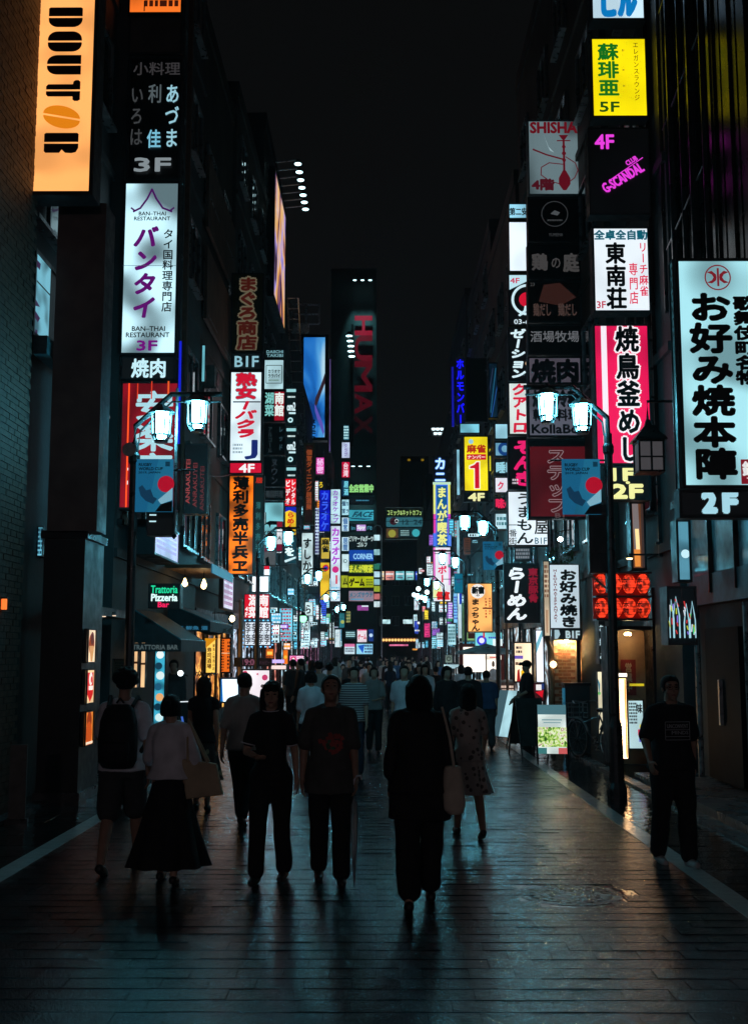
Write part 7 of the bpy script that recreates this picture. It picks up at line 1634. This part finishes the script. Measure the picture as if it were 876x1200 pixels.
# 7 black figure
t, I = person('woman in a long loose black outfit walking away with a pale tote', SX(490, 8.6), 8.6, 1.71, 0, hem_z=.66, legs=(-.20, .25, .26, .06), arms=((.05, .15, .14), (.1, .35, .16)), top=C_black, bottom=C_black, hair='bob', sleeve=.72, loose=2.3, bare_leg=.10, hemw=.8, wr=.018)
S = I['S']
tb = thing('tote_bag', 'pale cream tote bag hanging behind the arm of the woman in black', 'tote bag', t.location)
mb = MB(); loft(mb, [(q.x, q.y, q.z, rx, ry) for q, rx, ry in ((S((.26, -.10, .70)), .05, .05), (S((.25, -.10, .74)), .085, .07), (S((.245, -.10, .90)), .085, .075), (S((.24, -.10, 1.05)), .06, .05))]); fuse(mb, 'bag', cloth('cream_canvas', (.62, .55, .45)), tb, .012, 3, .006, 4)
for yy in (-.15, -.05): MB().tube([tuple(S((.25, yy, 1.04))), tuple(S((.22, yy, 1.25))), tuple(S((.17, -.03, 1.47)))], .010, 6).build('handle', cloth('cream_canvas', (.62, .55, .45)), tb)
# 8 floral dress woman
person('woman in a pale floral knee length dress walking away behind the woman in black', SX(546, 11.8), 11.8, 1.57, .12, headturn=.15, legs=(.28, .02, -.26, .35), arms=((-.2, .2, .18), (.3, .5, .22)), top=M_floral, bottom=M_floral, kind='dress', skirt_len=.50, flare=.25, hair='long', sleeve=.45, fem=True, loose=1.3)
# 10 man at the right
t, I = person('man in glasses and a black t-shirt with boxed white print, facing the camera', SX(779, 10.3), 10.3, 1.67, PI+.16, headturn=-.12, lean=.03, legs=(.24, .20, -.14, .12), arms=((-.45, .25, .30), (.35, .45, .42)), top=cloth('washed_black', (.022, .022, .026)), bottom=C_black, hair='short', sleeve=.52, loose=1.5, shoes=M_white_shoe, skin=M_skin2, build=1.08)
S = I['S']; lm = mat('white_print', (.40, .42, .44), .7)
def tee(s, x0, x1, z0, z1, b=.02):
    m2, _ = htext(s, -x1, -x0, z1, z0, 0, b); m2.v = [tuple(S((-q[0], .166-q[0]*q[0]*1.2-q[1], q[2]))) for q in m2.v]; m2.build('lettering', lm, t)
tee('UNCONVENT', -.10, .10, 1.235, 1.27, .03); tee('MINDS', -.10, .06, 1.18, 1.21, .03)
mb = MB()
for a, b_ in (((-.115, 1.29), (.115, 1.29)), ((.115, 1.29), (.115, 1.13)), ((.115, 1.13), (-.115, 1.13)), ((-.115, 1.13), (-.115, 1.29)), ((-.115, 1.22), (.115, 1.22)), ((-.115, 1.16), (.115, 1.16))): mb.tube([tuple(S((a[0], .170-a[0]**2*1.2, a[1]))), tuple(S((b_[0], .170-b_[0]**2*1.2, b_[1])))], .003, 4)
mb.build('print_box', lm, t)
mb = MB()
for q in (-1, 1): mb.tube([tuple(I['hb']((q*.03+.024*math.cos(2*PI*k/12), .090, .010+.018*math.sin(2*PI*k/12)))) for k in range(13)], .002, 4)
mb.tube([tuple(I['hb']((-.008, .093, .012))), tuple(I['hb']((.008, .093, .012)))], .002, 4)
for q in (-1, 1): mb.tube([tuple(I['hb']((q*.054, .09, .012))), tuple(I['hb']((q*.08, .0, .012)))], .002, 4)
mb.build('glasses', M_black, t)
# mid distance people
P2 = dict(near=False)
FARSKIN = M_skin
person('man in a blue short sleeved shirt walking away past the sandwich boards', SX(568, 22.6), 22.6, 1.52, 0, legs=(.12, .05, -.12, .2), top=C_blue, bottom=C_dgrey, hair='short', sleeve=.5, loose=1.6, build=1.12, **P2)
person('man in a dark striped t-shirt with a crossbody strap walking toward the camera', SX(415, 17.5), 17.5, 1.66, PI, legs=(.2, .1, -.15, .2), top=M_stripe, bottom=C_jean, hair='short', sleeve=.5, loose=1.3, **P2)
person('woman in a pale grey top and black trousers with arms folded over a bag', SX(438, 21.5), 21.5, 1.60, PI, legs=(.1, .1, -.1, .1), arms=((.2, 1.2, .15), (.1, .2, .15)), top=C_grey, bottom=C_black, hair='tied', sleeve=.5, fem=True, **P2)
person('person in a white t-shirt facing the camera behind the shoulder of the woman in black', SX(473, 18.8), 18.8, 1.66, PI, legs=(.1, .1, -.1, .1), top=C_white, bottom=C_black, hair='short', sleeve=.5, **P2)
person('woman in a white blouse seen from behind beside the red splash print t-shirt', SX(365, 17.2), 17.2, 1.60, .2, legs=(.1, .1, -.1, .1), top=C_white, bottom=C_navy, hair='tied', sleeve=.6, fem=True, loose=1.4, **P2)
person('black haired person in a black coat with a white face mask', SX(522, 19.8), 19.8, 1.64, PI+.4, legs=(.1, .1, -.1, .1), top=C_black, bottom=C_black, hair='bob', sleeve=.95, loose=1.5, **P2)
person('broad dark haired man in black beside the blue shirted man', SX(547, 20.6), 20.6, 1.62, 0, legs=(.1, .1, -.1, .1), top=C_black, bottom=C_black, hair='short', sleeve=.95, build=1.15, **P2)
person('man with a dark backpack strap and light shirt seen from behind deeper in the street', SX(374, 24.5), 24.5, 1.68, 0, legs=(.1, .1, -.1, .1), top=C_lgrey, bottom=C_black, hair='afro', sleeve=.5, loose=1.5, **P2)
person('shop worker in black standing in front of the pink screen', SX(344, 27.0), 27.0, 1.72, .6, legs=(.02, .02, -.02, .02), top=C_dgrey, bottom=C_black, hair='short', sleeve=.5, **P2)
person('slim standing figure with head turned beside the shop worker in black', SX(353, 26.4), 26.4, 1.74, PI/2, legs=(.02, .02, -.02, .02), top=C_black, bottom=C_black, hair='short', sleeve=.95, **P2)
person('shop worker in a black cap and black shirt looking across the street', SX(615, 23.0), 23.0, 1.72, PI/2+.3, legs=(.04, .02, -.10, .05), arms=((.25, .9, .15), (.1, .7, .12)), top=C_black, bottom=C_black, hair='cap', sleeve=.6, loose=1.1, **P2)
person('food vendor in a white top behind the stall counter', SX(576, 34.6), 34.62, 1.66, PI, legs=(.0, .0, .0, .0), top=C_white, bottom=C_black, hair='short', sleeve=.5, **P2)
person('dark suited man standing in the glow of the menu display doorway', SX(206, 20.9), 20.9, 1.74, PI, legs=(.02, .02, -.02, .02), top=C_dgrey, bottom=C_black, hair='short', sleeve=.95, **P2)
person('woman in a white dress top in the crowd gap near the amber lamps', SX(497, 24.0), 24.0, 1.64, PI, legs=(.1, .1, -.1, .1), top=C_white, bottom=C_dgrey, hair='long', sleeve=.5, fem=True, **P2)
# distant crowd: five builds copied with their parts
CL = 'dark haired walker packed in the distant crowd between the lit signs'
protos = [person(CL, -1, 30, 1.70, 0, legs=(.2, .1, -.2, .2), top=C_dgrey, bottom=C_black, hair='short', sleeve=.5, group='walkers in the distant crowd', **P2)[0],
          person(CL, 0, 30, 1.62, PI, legs=(.1, .1, -.2, .2), top=C_white, bottom=C_black, hair='long', sleeve=.5, fem=True, group='walkers in the distant crowd', **P2)[0],
          person(CL, 1, 30, 1.72, PI, legs=(.2, .1, -.2, .2), top=C_black, bottom=C_jean, hair='short', sleeve=.95, loose=1.5, group='walkers in the distant crowd', **P2)[0],
          person(CL, 1, 31, 1.66, 0, legs=(.15, .1, -.2, .2), top=C_grey, bottom=C_black, hair='bob', sleeve=.5, fem=True, group='walkers in the distant crowd', **P2)[0],
          person(CL, 1, 32, 1.76, 0, legs=(.15, .1, -.2, .2), top=C_black, bottom=C_black, hair='afro', sleeve=.5, group='walkers in the distant crowd', **P2)[0]]
rc = random.Random(21); used = []; k = 0; tries = 0; seen_l = set()
shirt = [(C_dgrey, 'charcoal'), (C_black, 'black'), (C_white, 'white'), (C_white, 'white'), (C_black, 'black'), (C_grey, 'grey'), (C_navy, 'navy'), (C_blue, 'blue'), (C_lgrey, 'pale grey'), (C_dgrey, 'charcoal'), (C_beige, 'beige')]
own = ['charcoal', 'white', 'black', 'grey', 'black']
marksx = [(350, 'below the pink screen'), (372, 'below the kana crab sign'), (388, 'below the red disc sign'), (403, 'below the pink karaoke kana'), (420, 'below the game centre signs'), (436, 'below the arched sign pole'), (452, 'below the amber lamps start'), (468, 'below the middle amber lamps'), (484, 'below the last amber lamps'), (500, 'below the four globe lights'), (515, 'below the very tall manga sign'), (530, 'below the teal hanging banner'), (700, 'below the grey parasol')]
while k < 60 and tries < 4000:
    tries += 1
    d = 25.5 + 60*rc.random()**1.3; xx = rc.uniform(-2.5, 2.3) if d > 30 else rc.uniform(-2.0, 1.6)
    if any((xx-a)**2+(d-b_)**2 < .6 for a, b_ in used): continue
    used.append((xx, d)); src_ = protos[k % 5]
    o = src_ if k < 5 else copy_tree(src_)
    away = rc.random() < .5; sc = rc.uniform(.88, 1.05)
    o.location = (xx, d, 0); o.rotation_euler.z = (0 if away else PI)+rc.uniform(-.3, .3)
    o.scale = (sc, sc, sc); cn = own[k % 5]
    if k >= 5:
        ms, cn = rc.choice(shirt)
        for ch in o.children:
            if ch.name.startswith('shirt'): ch.material_slots[0].link = 'OBJECT'; ch.material_slots[0].material = ms
    px = 445+FPX*xx/d; mk = next(m_ for q, m_ in marksx if px < q)
    lab = '%s %s shirted walker %s %s' % (['short haired', 'long haired', 'broad', 'bob haired', 'bushy haired'][k % 5], cn, 'up front' if d < 33 else ('midway' if d < 50 else 'far back'), mk)
    if lab in seen_l: lab += ', back turned' if away else ', facing us'
    if lab in seen_l: lab = lab.replace('walker', 'taller walker' if sc > .97 else 'shorter walker', 1)
    seen_l.add(lab); o['label'] = lab
    k += 1
hz = MB().box(-60, 60, -30, 300, -1.1, 70).build('haze', None); tag(hz, kind='stuff')
hm = bpy.data.materials.new('night_haze'); hm.use_nodes = True; nt = hm.node_tree; nt.nodes.clear()
ou = nt.nodes.new('ShaderNodeOutputMaterial'); pvn = nt.nodes.new('ShaderNodeVolumePrincipled'); pvn.inputs['Density'].default_value = .0004; pvn.inputs['Color'].default_value = (.9, .95, 1, 1); pvn.inputs['Anisotropy'].default_value = .6
nt.links.new(pvn.outputs['Volume'], ou.inputs['Volume']); hz.data.materials.append(hm)
